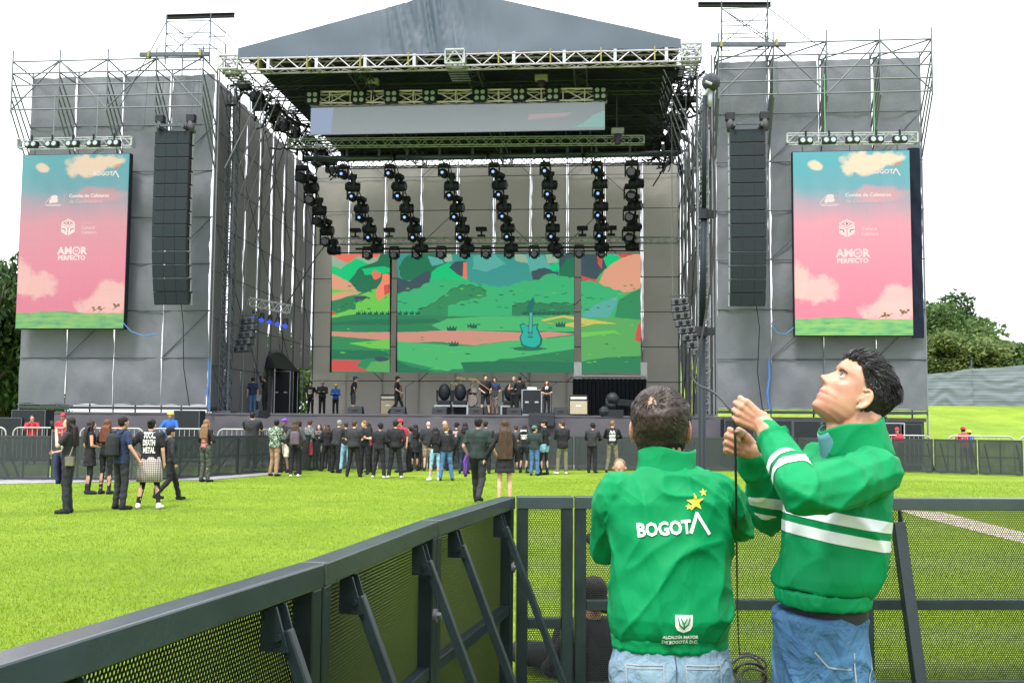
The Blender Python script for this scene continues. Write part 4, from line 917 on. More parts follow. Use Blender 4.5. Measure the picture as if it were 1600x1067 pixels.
for i, px in enumerate((555, 608, 752, 910, 955)):
    c = PS(px, 376, 11.6); place(sp0, S(c.x, 11.6, 11.2), -TH, ordn[i] + ' small black lamp from the left standing on top of the rear truss')
# ---------------- trusses over the side screens with five lamps each
tl0 = thing('wash_light', (0, 0, 0), 'x', 'stage light', 'twin lens lamps on the side screen trusses')
mk('bracket', MB().tube((0, 0, 0), (0, 0, .3), .04, n=8).box(WF, -.12, .12, -.05, .05, .0, .05), black, tl0)
mk('housing', MB().box(WF, -.26, .26, -.12, .16, -.2, .06), blackp, tl0, mod=.04)
for x in (-.13, .13): mk('lens', MB().tube((x, -.14, -.08), (x, -.115, -.08), .085, .1, 12), lamp_glass, tl0)
for sd_, (p0, p1), nm in (('left', ((30, 226), (208, 222)), 'left'), ('right', ((1229, 218), (1432, 218)), 'right')):
    a = PS(*p0, -1.6); b = PS(*p1, -1.6); zc = (a.z + b.z) / 2
    truss_thing(S(a.x, -1.6, a.z), S(b.x, -1.6, zc), .36, .34, .72, alu, f'short pale truss with lamps above the {nm} portrait screen', tr=.022, web=.014, group='short trusses above the portrait screens')
    for k in range(5):
        x = a.x + (b.x - a.x) * (.14 + .18 * k)
        place(tl0, S(x, -1.85, zc - .02), -TH, f'{["leftmost", "second", "middle", "fourth", "rightmost"][k]} twin lens lamp from the left on the short truss above the {nm} screen')
    for k in range(2):
        x = a.x + (b.x - a.x) * (.3 + .38 * k)
        mk('chain', MB().tube(S(x, -1.6, zc + .2), S(x, -1.6, 15.0), .018, n=5), M('green_sling', (.12, .3, .14), .7) if nm == 'right' else steel, None, f'{["left", "right"][k]} suspension chain of the short truss above the {nm} portrait screen', 'cable', 'suspension chains of the screen trusses')
# ---------------- line arrays
grille = M('speaker_grille', (.014, .021, .028), .7, var=.15, scale=20, bump=.4, bscale=160, spec=.2)
def line_array(px0, px1, top, bot, label, sg):
    a = PS(px0, top, -2); b = PS(px1, bot, -2); xc = (a.x + b.x) / 2; w_ = 1.42 if sg < 0 else 1.32
    n = 13; H = a.z - b.z; h = H / n; o = thing('line_array', S(xc, -2, b.z), label, 'loudspeaker array', 'hanging line arrays beside the stage', -TH)
    y = -2.3; z = a.z - .1; ang = 0
    for i in range(n):
        ang = 0 if i < 7 else -(i - 6) * 2.4
        ca, sa = math.cos(R(ang)), math.sin(R(ang))
        def fr(x, yy, zz, y=y, z=z, ca=ca, sa=sa): return S(xc + x, y + yy * ca + (zz) * sa * -1 * -1, z + zz * ca - yy * sa * -1 * -1)
        x_ = w_ / 2
        q = MB(); pts = [fr(-x_, 0, -h + .015), fr(x_, 0, -h + .015), fr(x_ - .12, .75, -h * .85), fr(-x_ + .12, .75, -h * .85), fr(-x_, 0, 0), fr(x_, 0, 0), fr(x_ - .12, .75, -h * .1), fr(-x_ + .12, .75, -h * .1)]
        q.hexa(pts); c = mk('speaker_cabinet', q, blackp, o, mod=.015)
        q = MB(); 
        for s0, s1 in ((-x_ + .03, -.24), (-.22, .22), (.24, x_ - .03)): q.hexa([fr(s0, -.012, -h + .04), fr(s1, -.012, -h + .04), fr(s1, .01, -h + .04), fr(s0, .01, -h + .04), fr(s0, -.012, -.03), fr(s1, -.012, -.03), fr(s1, .01, -.03), fr(s0, .01, -.03)])
        mk('grille', q, grille, c)
        for sx_ in (-1, 1): mk('rigging_pin', MB().box(S, xc + sx_ * (x_ + .015) - .015, xc + sx_ * (x_ + .015) + .015, y + .3, y + .42, z - h * .9, z - .02), alu, c)
        z -= h * ca; y -= h * sa
    q = MB()
    for x in (-.5, .5): q.beam(S(xc + x, -2.5, a.z + .05), S(xc + x, -1.4, a.z + .05), .08, .14)
    for yy in (-2.4, -1.5): q.beam(S(xc - .62, yy, a.z + .1), S(xc + .62, yy, a.z + .1), .08, .1)
    mk('fly_frame', q, dsteel, o)
    for x, c_ in ((-.62, (.3, .12, .12)), (.66, (.3, .1, .1))):
        q = MB().box(S, xc + x - .17, xc + x + .17, -2.2, -1.9, a.z + .3, a.z + .62); mk('chain_motor', q, blackp, o, mod=.03)
        q = MB().tube(S(xc + x, -2.05, a.z - .1), S(xc + x, -2.05, a.z + .35), .12, .16, 9); mk('chain_bag', q, M('bag_dark', (.05, .05, .06), .8), o, smooth=True)
        bar('chain', o, S(xc + x, -2.05, a.z + .6), S(xc + x, -1.75, 16.4), .012, dsteel)
    mk('cable_tail', MB().path([S(xc + .3, -1.7, b.z + .3), S(xc + .45, -1.7, b.z - .8), S(xc + .4, -1.4, b.z - 2.5), S(xc + .6, -1.2, 2.2)], .018, 5), black, o)
line_array(240, 300, 205, 474, 'long black curved line array of speakers hanging at the left wing', -1)
line_array(1140, 1196, 202, 476, 'long black line array of speakers hanging at the right wing', 1)
# ---------------- small flown side arrays and lamp clusters inside the stage
def small_array(px, py, d_, label, n, tilt, sg):
    c = PS(px, py, d_); o = thing('side_fill_array', S(c.x, d_, c.z), label, 'loudspeaker array', 'small side fill arrays inside the stage', -TH)
    for k in range(n):
        x = c.x + sg * .05 * k * k * .35; z = c.z - k * .3
        q = MB().hexa([S(x - .35, d_ - .2, z - .26), S(x + .35, d_ - .3, z - .2), S(x + .35, d_ + .3, z - .2), S(x - .35, d_ + .2, z - .26), S(x - .35, d_ - .2, z), S(x + .35, d_ - .3, z + .06), S(x + .35, d_ + .3, z + .06), S(x - .35, d_ + .2, z)])
        cb = mk('speaker_cabinet', q, M('array_grey', (.06, .066, .08), .5), o, mod=.02)
        mk('grille', MB().ball(S(x - .15, d_ - .27, z - .1), .09, 10, 6, sc=(1, .3, 1)).ball(S(x + .15, d_ - .3, z - .07), .09, 10, 6, sc=(1, .3, 1)), grille, cb, smooth=True)
    mk('fly_frame', MB().beam(S(c.x - .4, d_, c.z + .15), S(c.x + .4, d_, c.z + .18), .1, .06), dsteel, o)
    for x in (-.3, .3): bar('chain', o, S(c.x + x, d_, c.z + .15), S(c.x + x, d_, 16), .014, steel)
    return o
small_array(388, 498, 2.0, 'small grey side fill array hanging at the left inside of the stage', 5, 0, -1)
small_array(1062, 468, 2.5, 'small dark side fill array hanging at the right inside of the stage', 8, 0, 1)
c = PS(420, 485, 4); o = thing('lamp_cluster', S(c.x, 4, c.z), 'truss frame with a row of blue lit lamps at the left inside of the stage', 'stage light', None, -TH)
q = MB(); truss(q, S(c.x - .8, 3.6, c.z + .35), S(c.x + .75, 4.6, c.z + .1), .36, .36, .4, .02, web=.012); mk('truss_frame', q, alu, o)
for k in range(5):
    x = c.x - .55 + k * .3; z = c.z - .1 - k * .07
    h = mk('lamp_head', MB().tube(S(x, 3.7 + .2 * k, z), S(x + .06, 3.4 + .2 * k, z - .3), .1, .13, 10), blackp, o, smooth=True)
    mk('lens', MB().tube(S(x + .06, 3.39 + .2 * k, z - .3), S(x + .065, 3.37 + .2 * k, z - .32), .12, n=10), lens_blue, h)
for x in (-.6, .5): bar('chain', o, S(c.x + x, 4, c.z + .4), S(c.x + x, 4, 16), .012, steel)
# cable arcs
for pts, lab in (([(440, 487), (470, 440), (495, 400), (514, 376)], 'thick black cable rising from the lamp cluster to the rear truss'),):
    mk('cable', MB().path([W(x, y, 6 + i * 1.7) for i, (x, y) in enumerate(pts)], .03, 6), black, None, lab, 'cable')
mk('cable', MB().path([W(x, y, -.9) for x, y in ((191, 503), (205, 518), (225, 525), (247, 521))], .02, 6), M('blue_cable', (.03, .16, .4), .5), None, 'blue cable looping from the bottom corner of the left portrait screen', 'cable')
mk('cable', MB().path([W(x, y, -.9) for x, y in ((1205, 505), (1213, 520), (1228, 522), (1240, 512))], .02, 6), M('blue_cable', (.03, .16, .4), .5), None, 'blue cable looping at the bottom corner of the right portrait screen', 'cable')
mk('tarp', MB().grid(lambda u, v: W(945 + 130 * u, 143 + 72 * u + 8 * v, 5.0) + S.y * (.1 * math.sin(u * 9)), 20, 2), roof_dark, None, 'dark sagging loom sheet from the header truss to the right roof corner', 'cable', smooth=True)
# ================================================================== people
from mathutils.bvhtree import BVHTree
def remesh(q, voxel, it=2, fac=.5):
    me = q.mesh('tmp', [], False); ob = bpy.data.objects.new('tmp', me)
    m = ob.modifiers.new('r', 'REMESH'); m.mode = 'VOXEL'; m.voxel_size = voxel
    if it: m = ob.modifiers.new('s', 'SMOOTH'); m.iterations = it; m.factor = fac
    out = evaluate(ob); bpy.data.meshes.remove(me)
    out.polygons.foreach_set('use_smooth', [True] * len(out.polygons)); return out
def link_part(name, me, mats, parent, label=None):
    me.name = name; me.materials.clear()
    for m in mats: me.materials.append(m)
    o = bpy.data.objects.new(name, me); COL.objects.link(o); o.parent = parent
    if label: o['label'] = label
    return o
SK = {k: M('skin_' + k, c, .5, var=.08, scale=20) for k, c in (('fair', (.50, .30, .21)), ('tan', (.36, .20, .13)), ('brown', (.24, .125, .08)))}
def cl(n, c, **k): return M('cloth_' + n, c, .8, var=.25, scale=9, bump=.35, bscale=14, spec=.2, **k)
C_ = {'black': (.014, .015, .018), 'soft black': (.024, .026, .03), 'charcoal': (.045, .05, .055), 'dark green': (.022, .035, .033), 'blue jean': (.05, .12, .24), 'light jean': (.2, .38, .52), 'tan': (.30, .19, .12), 'khaki': (.13, .13, .085),
      'white': (.6, .6, .6), 'red': (.36, .025, .04), 'blue': (.02, .09, .34), 'camo': (.05, .07, .05), 'grey': (.16, .17, .18), 'purple': (.10, .04, .22), 'dark plaid': (.22, .03, .05), 'cream': (.5, .46, .36), 'navy': (.02, .03, .07), 'teal': (.05, .3, .3)}
def cm(n):
    if n == 'camo jacket' or n == 'camo pants' or n == 'camo shorts' or n == 'plaid' or n == 'floral' or n == 'red plaid': return pattern(n)
    return cl(n.replace(' ', '_'), C_[n])
def pattern(n):
    key = 'pattern_' + n.replace(' ', '_')
    if key in MATS: return MATS[key]
    m = bpy.data.materials.new(key); m.use_nodes = True; MATS[key] = m; t = m.node_tree; N = t.nodes; L = t.links; p = N['Principled BSDF']; p.inputs['Roughness'].default_value = .8
    tc = N.new('ShaderNodeTexCoord'); r = N.new('ShaderNodeValToRGB')
    if 'plaid' in n:
        mp = N.new('ShaderNodeMapping'); L.new(tc.outputs['Object'], mp.inputs[0]); mp.inputs['Scale'].default_value = (30, 30, 30)
        sp = N.new('ShaderNodeSeparateXYZ'); L.new(mp.outputs[0], sp.inputs[0]); out = []
        for k in (0, 2):
            f = N.new('ShaderNodeMath'); f.operation = 'FRACT'; L.new(sp.outputs[k], f.inputs[0]); g_ = N.new('ShaderNodeMath'); g_.operation = 'LESS_THAN'; L.new(f.outputs[0], g_.inputs[0]); g_.inputs[1].default_value = .28; out.append(g_.outputs[0])
        a = N.new('ShaderNodeMath'); a.operation = 'MAXIMUM'; L.new(out[0], a.inputs[0]); L.new(out[1], a.inputs[1]); L.new(a.outputs[0], r.inputs[0])
        c0, c1 = ((.42, .38, .36), (.09, .07, .07)) if n == 'plaid' else ((.36, .02, .035), (.05, .01, .015))
        e = r.color_ramp.elements; e[0].color = (*c0, 1); e[1].color = (*c1, 1)
    else:
        z = N.new('ShaderNodeTexNoise'); z.inputs['Scale'].default_value = 22 if n == 'floral' else 11; z.inputs['Detail'].default_value = 1; L.new(tc.outputs['Object'], z.inputs[0]); L.new(z.outputs[0], r.inputs[0]); r.color_ramp.interpolation = 'CONSTANT'
        pal = {'camo jacket': ((.03, .05, .035), (.30, .38, .28), (.05, .09, .06)), 'camo pants': ((.02, .028, .025), (.07, .08, .06), (.03, .045, .035)), 'camo shorts': ((.14, .10, .08), (.34, .26, .2), (.2, .15, .12)), 'floral': ((.02, .02, .025), (.22, .24, .22), (.05, .05, .06))}[n]
        e = r.color_ramp.elements; e[0].position = 0; e[0].color = (*pal[0], 1); e[1].position = .47; e[1].color = (*pal[1], 1); q_ = e.new(.56); q_.color = (*pal[2], 1)
    L.new(r.outputs[0], p.inputs['Base Color']); return m
HAIR = {k: M('hair_' + k, c, .55, spec=.2, var=.35, scale=30, aniso=(6, 6, 1), bump=.4, bscale=8) for k, c in (('black', (.012, .01, .01)), ('brown', (.045, .026, .016)), ('light', (.16, .09, .05)), ('red', (.10, .035, .02)), ('grey', (.2, .19, .18)))}
ARM = {'down': ((.235, -.02, 1.13), (.25, .05, .89)), 'front': ((.25, .0, 1.14), (.07, .24, 1.08)), 'crossed': ((.25, .04, 1.14), (-.05, .2, 1.18)), 'face': ((.22, .14, 1.2), (.07, .21, 1.43)), 'lean': ((.28, .16, 1.17), (.1, .38, 1.12)),
       'hips': ((.38, -.06, 1.17), (.2, .06, 1.0)), 'pocket': ((.28, -.08, 1.14), (.2, .05, .93)), 'up': ((.28, .12, 1.5), (.12, .18, 1.74)), 'out': ((.28, -.02, 1.15), (.38, .1, .92)), 'phone': ((.23, .08, 1.15), (.12, .3, 1.25)), 'guitar': ((.26, -.02, 1.13), (.16, .18, 1.0)), 'neck': ((.3, .06, 1.2), (.42, .22, 1.18))}
def person(loc, rz, H, label, arms='down', legs='stand', top='black', sleeve='short', hem=.9, bottom='trousers', bcol='black', hair='short', hcol='black', skin='tan', shoes='black', w_=1.0, fem=False, lean=0.0, group=None, cap=None, pack=None, prnt=None, sleeve_stripe=None, tilt=0, turn=0, vx=1.0):
    k = H / 1.72; o = None
    if isinstance(arms, str): arms = (arms, arms)
    ln = lambda p: Vector((p[0], p[1] + lean * max(0, p[2] - .95), p[2]))
    sh = .165 if fem else .185; tw = (.84 if fem else 1.0) * w_
    sk = MB(); tp = MB(); bt = MB(); fing = MB(); shq = MB()
    hc = ln((0, .02, 1.6)); RT = Matrix.Rotation(R(turn), 4, 'Z') @ Matrix.Rotation(R(tilt), 4, 'X')
    def hp(x, y, z): return hc + (RT @ Vector((x, y, z)))
    # head, neck
    Rm = RT.to_3x3()
    sk.ball(hp(0, -.005, .02), .082, 14, 10, sc=(.9, 1.1, 1.12), rot=Rm); sk.ball(hp(0, .035, -.045), .056, 12, 8, sc=(.95, 1, 1.05), rot=Rm); sk.ball(hp(0, .06, -.085), .03, 8, 6, rot=Rm)
    sk.tube(hp(0, .08, .005), hp(0, .104, -.028), .008, .017, 8); sk.ball(hp(0, .1, -.026), .015, 8, 6); sk.ball(hp(0, .085, .028), .02, 8, 6, sc=(2, .6, .5), rot=Rm); sk.ball(hp(0, .083, -.058), .018, 8, 6, sc=(1.2, .7, .5), rot=Rm)
    for s in (-1, 1): sk.ball(hp(s * .077, -.005, -.012), .024, 8, 6, sc=(.35, .7, 1.15), rot=Rm)
    sk.cone_ball(ln((0, -.01, 1.40)), hp(0, -.015, -.06), .058, .05); sk.ball(ln((0, 0, 1.3)), .12, sc=(1.1, .7, 1)); sk.ball(ln((0, 0, 1.05)), .12, sc=(.95, .75, 1.7)); sk.ball((0, 0, .95), .13, sc=(1.05, .8, .9))
    for s in (-1, 1): fing.ball(hp(s * .03, .077, .005), .011, 8, 5, mi=1); fing.ball(hp(s * .031, .0865, .005), .005, 6, 4, mi=2)
    fing.ball(hp(0, .093, -.057), .016, 8, 5, sc=(1.1, .4, .28), rot=Rm, mi=3)
    # torso cloth
    prof = [(hem, .170 * (1.06 if fem else 1), .118), (.97, .168, .12), (1.05, .152 if not fem else .138, .112), (1.16, .160 if not fem else .145, .115), (1.26, .178 if not fem else .158, .125 if not fem else .13), (1.35, .182, .118), (1.41, .172, .10), (1.455, .12, .078), (1.485, .07, .06)]
    prof = [p for p in prof if p[0] > hem + .02 or p[0] == hem]
    rg = []
    for z, a, b in prof:
        a *= tw; b *= (.5 + .5 * w_) * (1 if w_ < 1.1 else w_); c = ln((0, 0, z))
        rg.append([Vector((c.x + a * math.copysign(abs(math.cos(t)) ** .85, math.cos(t)), c.y + b * math.copysign(abs(math.sin(t)) ** .85, math.sin(t)), z)) for t in np.linspace(0, 2 * math.pi, 25)[:-1]])
    tp.rings(rg)
    HP = []
    for s, st in ((-1, arms[0]), (1, arms[1])):
        e, w2 = ARM[st]; S0 = ln((s * sh * tw / (.84 if fem else 1) * .96, -.005, 1.405)); E = ln((s * e[0], e[1], e[2])); Wp = ln((s * w2[0], w2[1], w2[2]))
        if s < 0 and st == 'crossed': E.y += .03; Wp.y += .04
        sk.cone_ball(S0, E, .046, .037); sk.cone_ball(E, Wp, .038, .026)
        dr = (Wp - E).normalized(); pc = Wp + dr * .045; up_ = Vector((0, 0, 1)) if abs(dr.z) < .8 else Vector((0, 1, 0)); sd = dr.cross(up_).normalized(); nn = sd.cross(dr)
        sk.ball(pc, .045, 10, 8, sc=(1, 1, 1)) if False else sk.cone_ball(Wp, pc + dr * .02, .024, .03); HP.append((pc, dr))
        for j in range(4):        # fingers, unequal and bent, then the thumb from the side of the palm
            b0 = pc + dr * .035 + nn * (.021 - .014 * j) ; l_ = (.036, .041, .038, .03)[j]; bend = sd * (-s * .02 * (.6 if st in ('down', 'out') else 1.2))
            fing.path([b0, b0 + dr * l_ * .6 + bend * .3, b0 + dr * l_ + bend], .008, 6, radii=[.0095, .0088, .007])
        b0 = pc + nn * .024; fing.path([b0, b0 + nn * .016 + dr * .02, b0 + nn * .014 + dr * .045 + sd * (-s * .012)], .009, 6, radii=[.011, .01, .008])
        r0 = .062 * (w_ if w_ > 1 else 1)
        if sleeve == 'short': tp.cone_ball(S0, S0.lerp(E, .72), r0, .058)
        elif sleeve == 'long': tp.cone_ball(S0, E, r0, .052); tp.cone_ball(E, Wp - dr * .01, .052, .04)
        else: tp.ball(S0, .055)
    fr_ = {'stand': (((.1, .02, .5), (.11, -.02, .085)),) * 2, 'apart': (((.13, .02, .5), (.19, -.02, .085)),) * 2, 'walk': (((.1, .2, .53), (.1, .3, .1)), ((.1, -.02, .5), (.1, -.33, .17))), 'lean': (((.1, -.05, .5), (.11, -.12, .085)),) * 2, 'shift': (((.12, .08, .5), (.17, .04, .085)), ((.1, .0, .5), (.1, -.04, .085)))}[legs]
    for s, (kn, an) in zip((-1, 1), fr_):
        hip = Vector((s * .088 * (1.04 if fem else 1), 0, .92)); kn = Vector((s * kn[0], kn[1], kn[2])); an = Vector((s * an[0], an[1], an[2]))
        sk.cone_ball(hip, kn, .075, .048); sk.cone_ball(kn, kn.lerp(an, .35) + Vector((0, -.012, 0)), .046, .049); sk.cone_ball(kn.lerp(an, .35) + Vector((0, -.012, 0)), an, .047, .031)
        toe = an + Vector((s * .03, .155, -.048 - max(0, an.z - .1) * .3)); sk.cone_ball(an + Vector((0, -.015, -.035)), toe, .035, .026)
        shq.cone_ball(an + Vector((0, -.03, -.036)), toe, .047, .04); shq.cone_ball(an + Vector((0, 0, .02 if shoes != 'boots' else .12)), an + Vector((0, 0, -.03)), .044 if shoes != 'boots' else .052, .045)
        wl = 1.06 if w_ > 1.05 else 1
        if bottom in ('trousers', 'leggings'):
            f = (1.0 if bottom == 'trousers' else .78) * wl
            bt.cone_ball(hip, kn, .095 * (1 if bottom == 'trousers' else .9), .07 * f); bt.cone_ball(kn, an + Vector((0, 0, .0)), .07 * f, .058 * f if bottom == 'trousers' else .042)
        elif bottom == 'shorts': bt.cone_ball(hip, kn + Vector((0, 0, .03)), .1, .085)
        elif bottom == 'mini': bt.cone_ball(hip, hip.lerp(kn, .35), .1, .095)
        if bottom in ('skirt', 'dress', 'shorts', 'mini') and shoes in ('boots', 'tights'):
            shq.cone_ball(hip.lerp(kn, .5), kn, .068, .052); shq.cone_ball(kn, an, .054, .04)
    if bottom in ('trousers', 'leggings', 'shorts', 'mini'): bt.ball((0, 0, .95), .13, 14, 8, sc=(1.24 * tw / (.84 if fem else 1) * (1 if not fem else .96), .92, .95))
    if bottom in ('skirt', 'dress'):
        bt.rings([[Vector((a * math.cos(t) * (1 + .05 * math.sin(t * 9) * (1 - i * .3)), a * .75 * math.sin(t) * (1 + .05 * math.sin(t * 9) * (1 - i * .3)), z)) for t in np.linspace(0, 2 * math.pi, 37)[:-1]] for i, (z, a) in enumerate(((.52 if bottom == 'skirt' else .66, .205), (.75, .19), (.9, .172), (1.06, .14)))])
    Rv = lambda me: me.transform(Matrix.Scale(k, 4))
    body = remesh(sk, .013 * vx, 2, .4)
    # fingers, eyes and lips join the same body mesh
    bm = bmesh.new(); bm.from_mesh(body); nsk = len(bm.faces); bpy.data.meshes.remove(body)
    vs = [bm.verts.new(v) for v in fing.v]; bm.verts.ensure_lookup_table()
    for f, mi in zip(fing.f, fing.m):
        try: ff = bm.faces.new([vs[i] for i in f]); ff.material_index = mi; ff.smooth = True
        except ValueError: pass
    body = bpy.data.meshes.new('person'); bm.to_mesh(body); bm.free(); Rv(body)
    for m in (SK[skin], M('eye_white', (.6, .58, .55), .3, var=0), M('eye_dark', (.01, .008, .006), .2, var=0), M('lips', (.3, .1, .08), .5, var=0)): body.materials.append(m)
    o = bpy.data.objects.new('person', body); COL.objects.link(o); o.location = loc; o.rotation_euler = (0, 0, R(rz)); tag(o, label, 'person', group)
    me = remesh(tp, .017 * vx, 2); Rv(me)
    shove(me, lambda c: noise.noise(Vector((c.x * 9 + rz, c.y * 9, c.z * 6))) * .014 + noise.noise(Vector((c.x * 20, c.y * 20 + rz, c.z * 12))) * .006)      # folds
    tname = 'jacket' if sleeve == 'long' else 'shirt'
    if bottom == 'dress': tname = 'dress'
    T = link_part(tname, me, [cm(top)], o)
    me = remesh(bt, .017 * vx, 2); Rv(me)
    shove(me, lambda c: noise.noise(Vector((c.x * 8 + rz, c.y * 8, c.z * 14))) * .012)
    link_part('skirt' if bottom in ('skirt', 'dress') else 'shorts' if bottom in ('shorts', 'mini') else 'trousers', me, [cm(bcol)], o)
    me = remesh(shq, .015 * vx, 1); Rv(me)
    if legs != 'walk':
        for v in me.vertices: v.co.z = max(v.co.z, .004)
    link_part('boots' if shoes in ('boots', 'tights') else 'shoes', me, [cl('shoe_white', (.6, .6, .6)) if shoes == 'white' else cm('brown' if shoes == 'brown' else 'black') if shoes != 'brown' else cl('shoe_brown', (.08, .05, .03))], o)
    # hair or headwear
    hq = MB(); H_ = HAIR[hcol]
    if hair != 'bald':
        hq.ball(hp(0, -.02, .038), .09, 16, 10, sc=(.93, 1.06, 1.0), rot=Rm); hq.ball(hp(0, -.045, -.0), .078, 14, 8, sc=(.98, .8, 1.0), rot=Rm)
        if hair in ('long', 'verylong', 'mid'):
            ze = {'mid': 1.38, 'long': 1.2, 'verylong': .93}[hair]; b0 = hp(0, -.045, 0)
            rr = []
            for i in range(7):
                t = i / 6; z = b0.z * (1 - t) + ze * t; ww = (.085 if hair != 'verylong' else .1) + .055 * math.sin(min(1, t * 1.5) * 1.57) * (1 if hair != 'mid' else .6); yb = b0.y + (-.055 if 0 < t else 0) - .03 * t + lean * max(0, z - .95) * 0
                rr.append([Vector((ww * math.cos(a) * (1 + .1 * math.sin(5 * a + i)), yb + .05 * math.sin(a) * (1 + .2 * math.sin(7 * a)), z)) for a in np.linspace(0, 2 * math.pi, 25)[:-1]])
            hq.rings(rr)
            for s in (-1, 1): hq.cone_ball(hp(s * .07, .0, .02), Vector((s * .1, ln((0, 0, 1.35)).y - .02, 1.33 if hair != 'mid' else 1.42)), .03, .035)
        if hair == 'bun': hq.ball(hp(0, -.11, .06), .045)
        if hair == 'pony': hq.cone_ball(hp(0, -.11, .03), hp(0, -.14, -.15), .035, .02)
        me = remesh(hq, .012 * vx, 1); Rv(me)
        shove(me, lambda c: noise.noise(Vector((c.x * 40, c.y * 40, c.z * 8))) * .008)
        link_part('hair', me, [H_], o)
    else:
        pass
    if cap:
        cq = MB(); cq.ball(hp(0, -.012, .055), .1, 16, 8, sc=(.93, 1.08, .88), rot=Rm)
        if cap[0] == 'cap': cq.hexa([hp(-.07, .06, .055), hp(.07, .06, .055), hp(.055, .17, .045), hp(-.055, .17, .045), hp(-.07, .06, .07), hp(.07, .06, .07), hp(.055, .17, .055), hp(-.055, .17, .055)])
        elif cap[0] == 'helmet': cq.ball(hp(0, 0, .05), .115, 18, 8, sc=(1, 1.12, .35), rot=Rm)
        elif cap[0] == 'hood': cq.ball(hp(0, -.03, .01), .115, 14, 8, rot=Rm)
        me = remesh(cq, .011, 1); Rv(me); link_part({'cap': 'cap', 'helmet': 'helmet', 'hood': 'hood'}.get(cap[0], 'cap'), me, [cap[1]], o)
    if pack:
        pq = MB(); c = ln((0, -.2, 1.2)); pq.rings([[Vector((c.x + a * math.copysign(abs(math.cos(t)) ** .6, math.cos(t)), c.y + b * math.copysign(abs(math.sin(t)) ** .6, math.sin(t)), z)) for t in np.linspace(0, 2 * math.pi, 21)[:-1]] for z, a, b in ((.98, .1, .06), (1.0, .14, .09), (1.2, .14, .09), (1.34, .13, .08), (1.4, .08, .05))])
        me = remesh(pq, .016, 1); Rv(me); B = link_part('backpack', me, [pack], o)
        sq = MB()
        for s in (-1, 1): sq.path([ln((s * .1, -.14, 1.38)), ln((s * .11, -.02, 1.475)), ln((s * .12, .1, 1.38)), ln((s * .13, .12, 1.2)), ln((s * .15, .0, 1.05)), ln((s * .1, -.14, 1.02))], .014, 6)
        sq.v = [Vector(v) * k for v in sq.v]; m_ = sq.mesh('strap', [pack], True); b_ = bpy.data.objects.new('strap', m_); COL.objects.link(b_); b_.parent = B
    if prnt:
        side, lines, col, size, zc = prnt; bv = BVHTree.FromPolygons([v.co for v in T.data.vertices], [tuple(p.vertices) for p in T.data.polygons])
        pq = MB(); sg = -1 if side == 'back' else 1
        for i, t in enumerate(lines):
            vs, fs = font_mesh(t, size, bold=.006); sc_ = .2 / max(.05, max(v.x for v in vs) - min(v.x for v in vs)) if len(t) > 1 else 1
            pts = []
            for v in vs:
                x = v.x * min(1.25, sc_ * 1.1) * (-1 if sg > 0 else 1); z = zc + v.y - i * size * .92; hit = bv.ray_cast(Vector((x, sg * .8, z)) , Vector((0, -sg, 0)))
                y = hit[0].y if hit[0] else sg * .1; pts.append(Vector((x, y + sg * .007, z)))
            pq.add(pts, fs)
        m_ = pq.mesh('shirt_print', [col]); b_ = bpy.data.objects.new('shirt_print', m_); COL.objects.link(b_); b_.parent = T
    o['_k'] = k; del o['_k']
    return o
def local_part(parent, name, q, mat, k=1, smooth=True):
    me = q.mesh(name, [mat] if not isinstance(mat, list) else mat, smooth); me.transform(Matrix.Scale(k, 4)); b_ = bpy.data.objects.new(name, me); COL.objects.link(b_); b_.parent = parent; return b_
pw = M('print_white', (.62, .62, .62), .7, var=.1)
cap_black = cl('cap_black', (.015, .015, .018)); cap_red = cl('cap_red', (.42, .03, .05)); cap_tan = cl('cap_tan', (.3, .24, .17)); helm_y = M('helmet_yellow', (.62, .42, .04), .4); cap_purple = cl('cap_purple', (.14, .05, .35)); cap_green = cl('cap_green', (.07, .13, .10))
pk_black = cl('pack_black', (.02, .022, .026)); pk_stripe = cl('pack_stripe', (.09, .07, .09))
def put(px, hy, fy, rz, label, z=0, Y=None, **kw):
    g_ = PZ(px, fy, z) if Y is None else PY(px, fy, Y)
    if Y is not None: g_.z = z
    top_ = PY(px, hy, g_.y); H = (top_.z - z) * 1.0
    H = max(1.5, min(1.95, H))
    if g_.y > 30: kw['vx'] = 1.35
    return person(g_, rz, H, label, **kw)
G1 = 'people standing in a group on the lawn'; G2 = 'concert goers waiting at the front barrier'; G3 = 'crew and musicians on the stage'; G4 = 'security staff at the barrier'
# --- group on the lawn at left
a = put(104, 651, 802, 98, 'person with long black hair drinking, white printed tee, jacket over the arm', arms=('face', 'front'), legs='stand', top='soft black', hair='long', hcol='black', skin='fair', bottom='trousers', bcol='soft black', shoes='boots', group=G1, prnt=None, tilt=6, fem=True)
q = MB(); q.rings([[Vector((.17 * math.cos(t) * s_ + .02, .22 + .06 * math.sin(t) * s_ - .02 * i, z)) for t in np.linspace(0, 2 * math.pi, 17)[:-1]] for i, (z, s_) in enumerate(((1.06, .6), (.98, .8), (.8, .9), (.62, .8), (.52, .9)))]); local_part(a, 'draped_jacket', q, cm('navy'))
q = MB(); q.box(WF, -.24, -.12, -.13, .0, .84, 1.0); q.path([(-.18, -.06, 1.0), (-.1, -.1, 1.2), (.05, 0, 1.47), (.16, .1, 1.3)], .012); local_part(a, 'shoulder_bag', q, cm('khaki'), smooth=False)
q = MB().tube((-.06, .27, 1.47), (-.06, .3, 1.62), .03, n=10); local_part(a, 'drink_cup', q, black)
q = MB(); q.ball((0, .075, 1.2), .09, 12, 8, sc=(1.2, .75, 1.3)); local_part(a, 'shirt_print', q, pw)
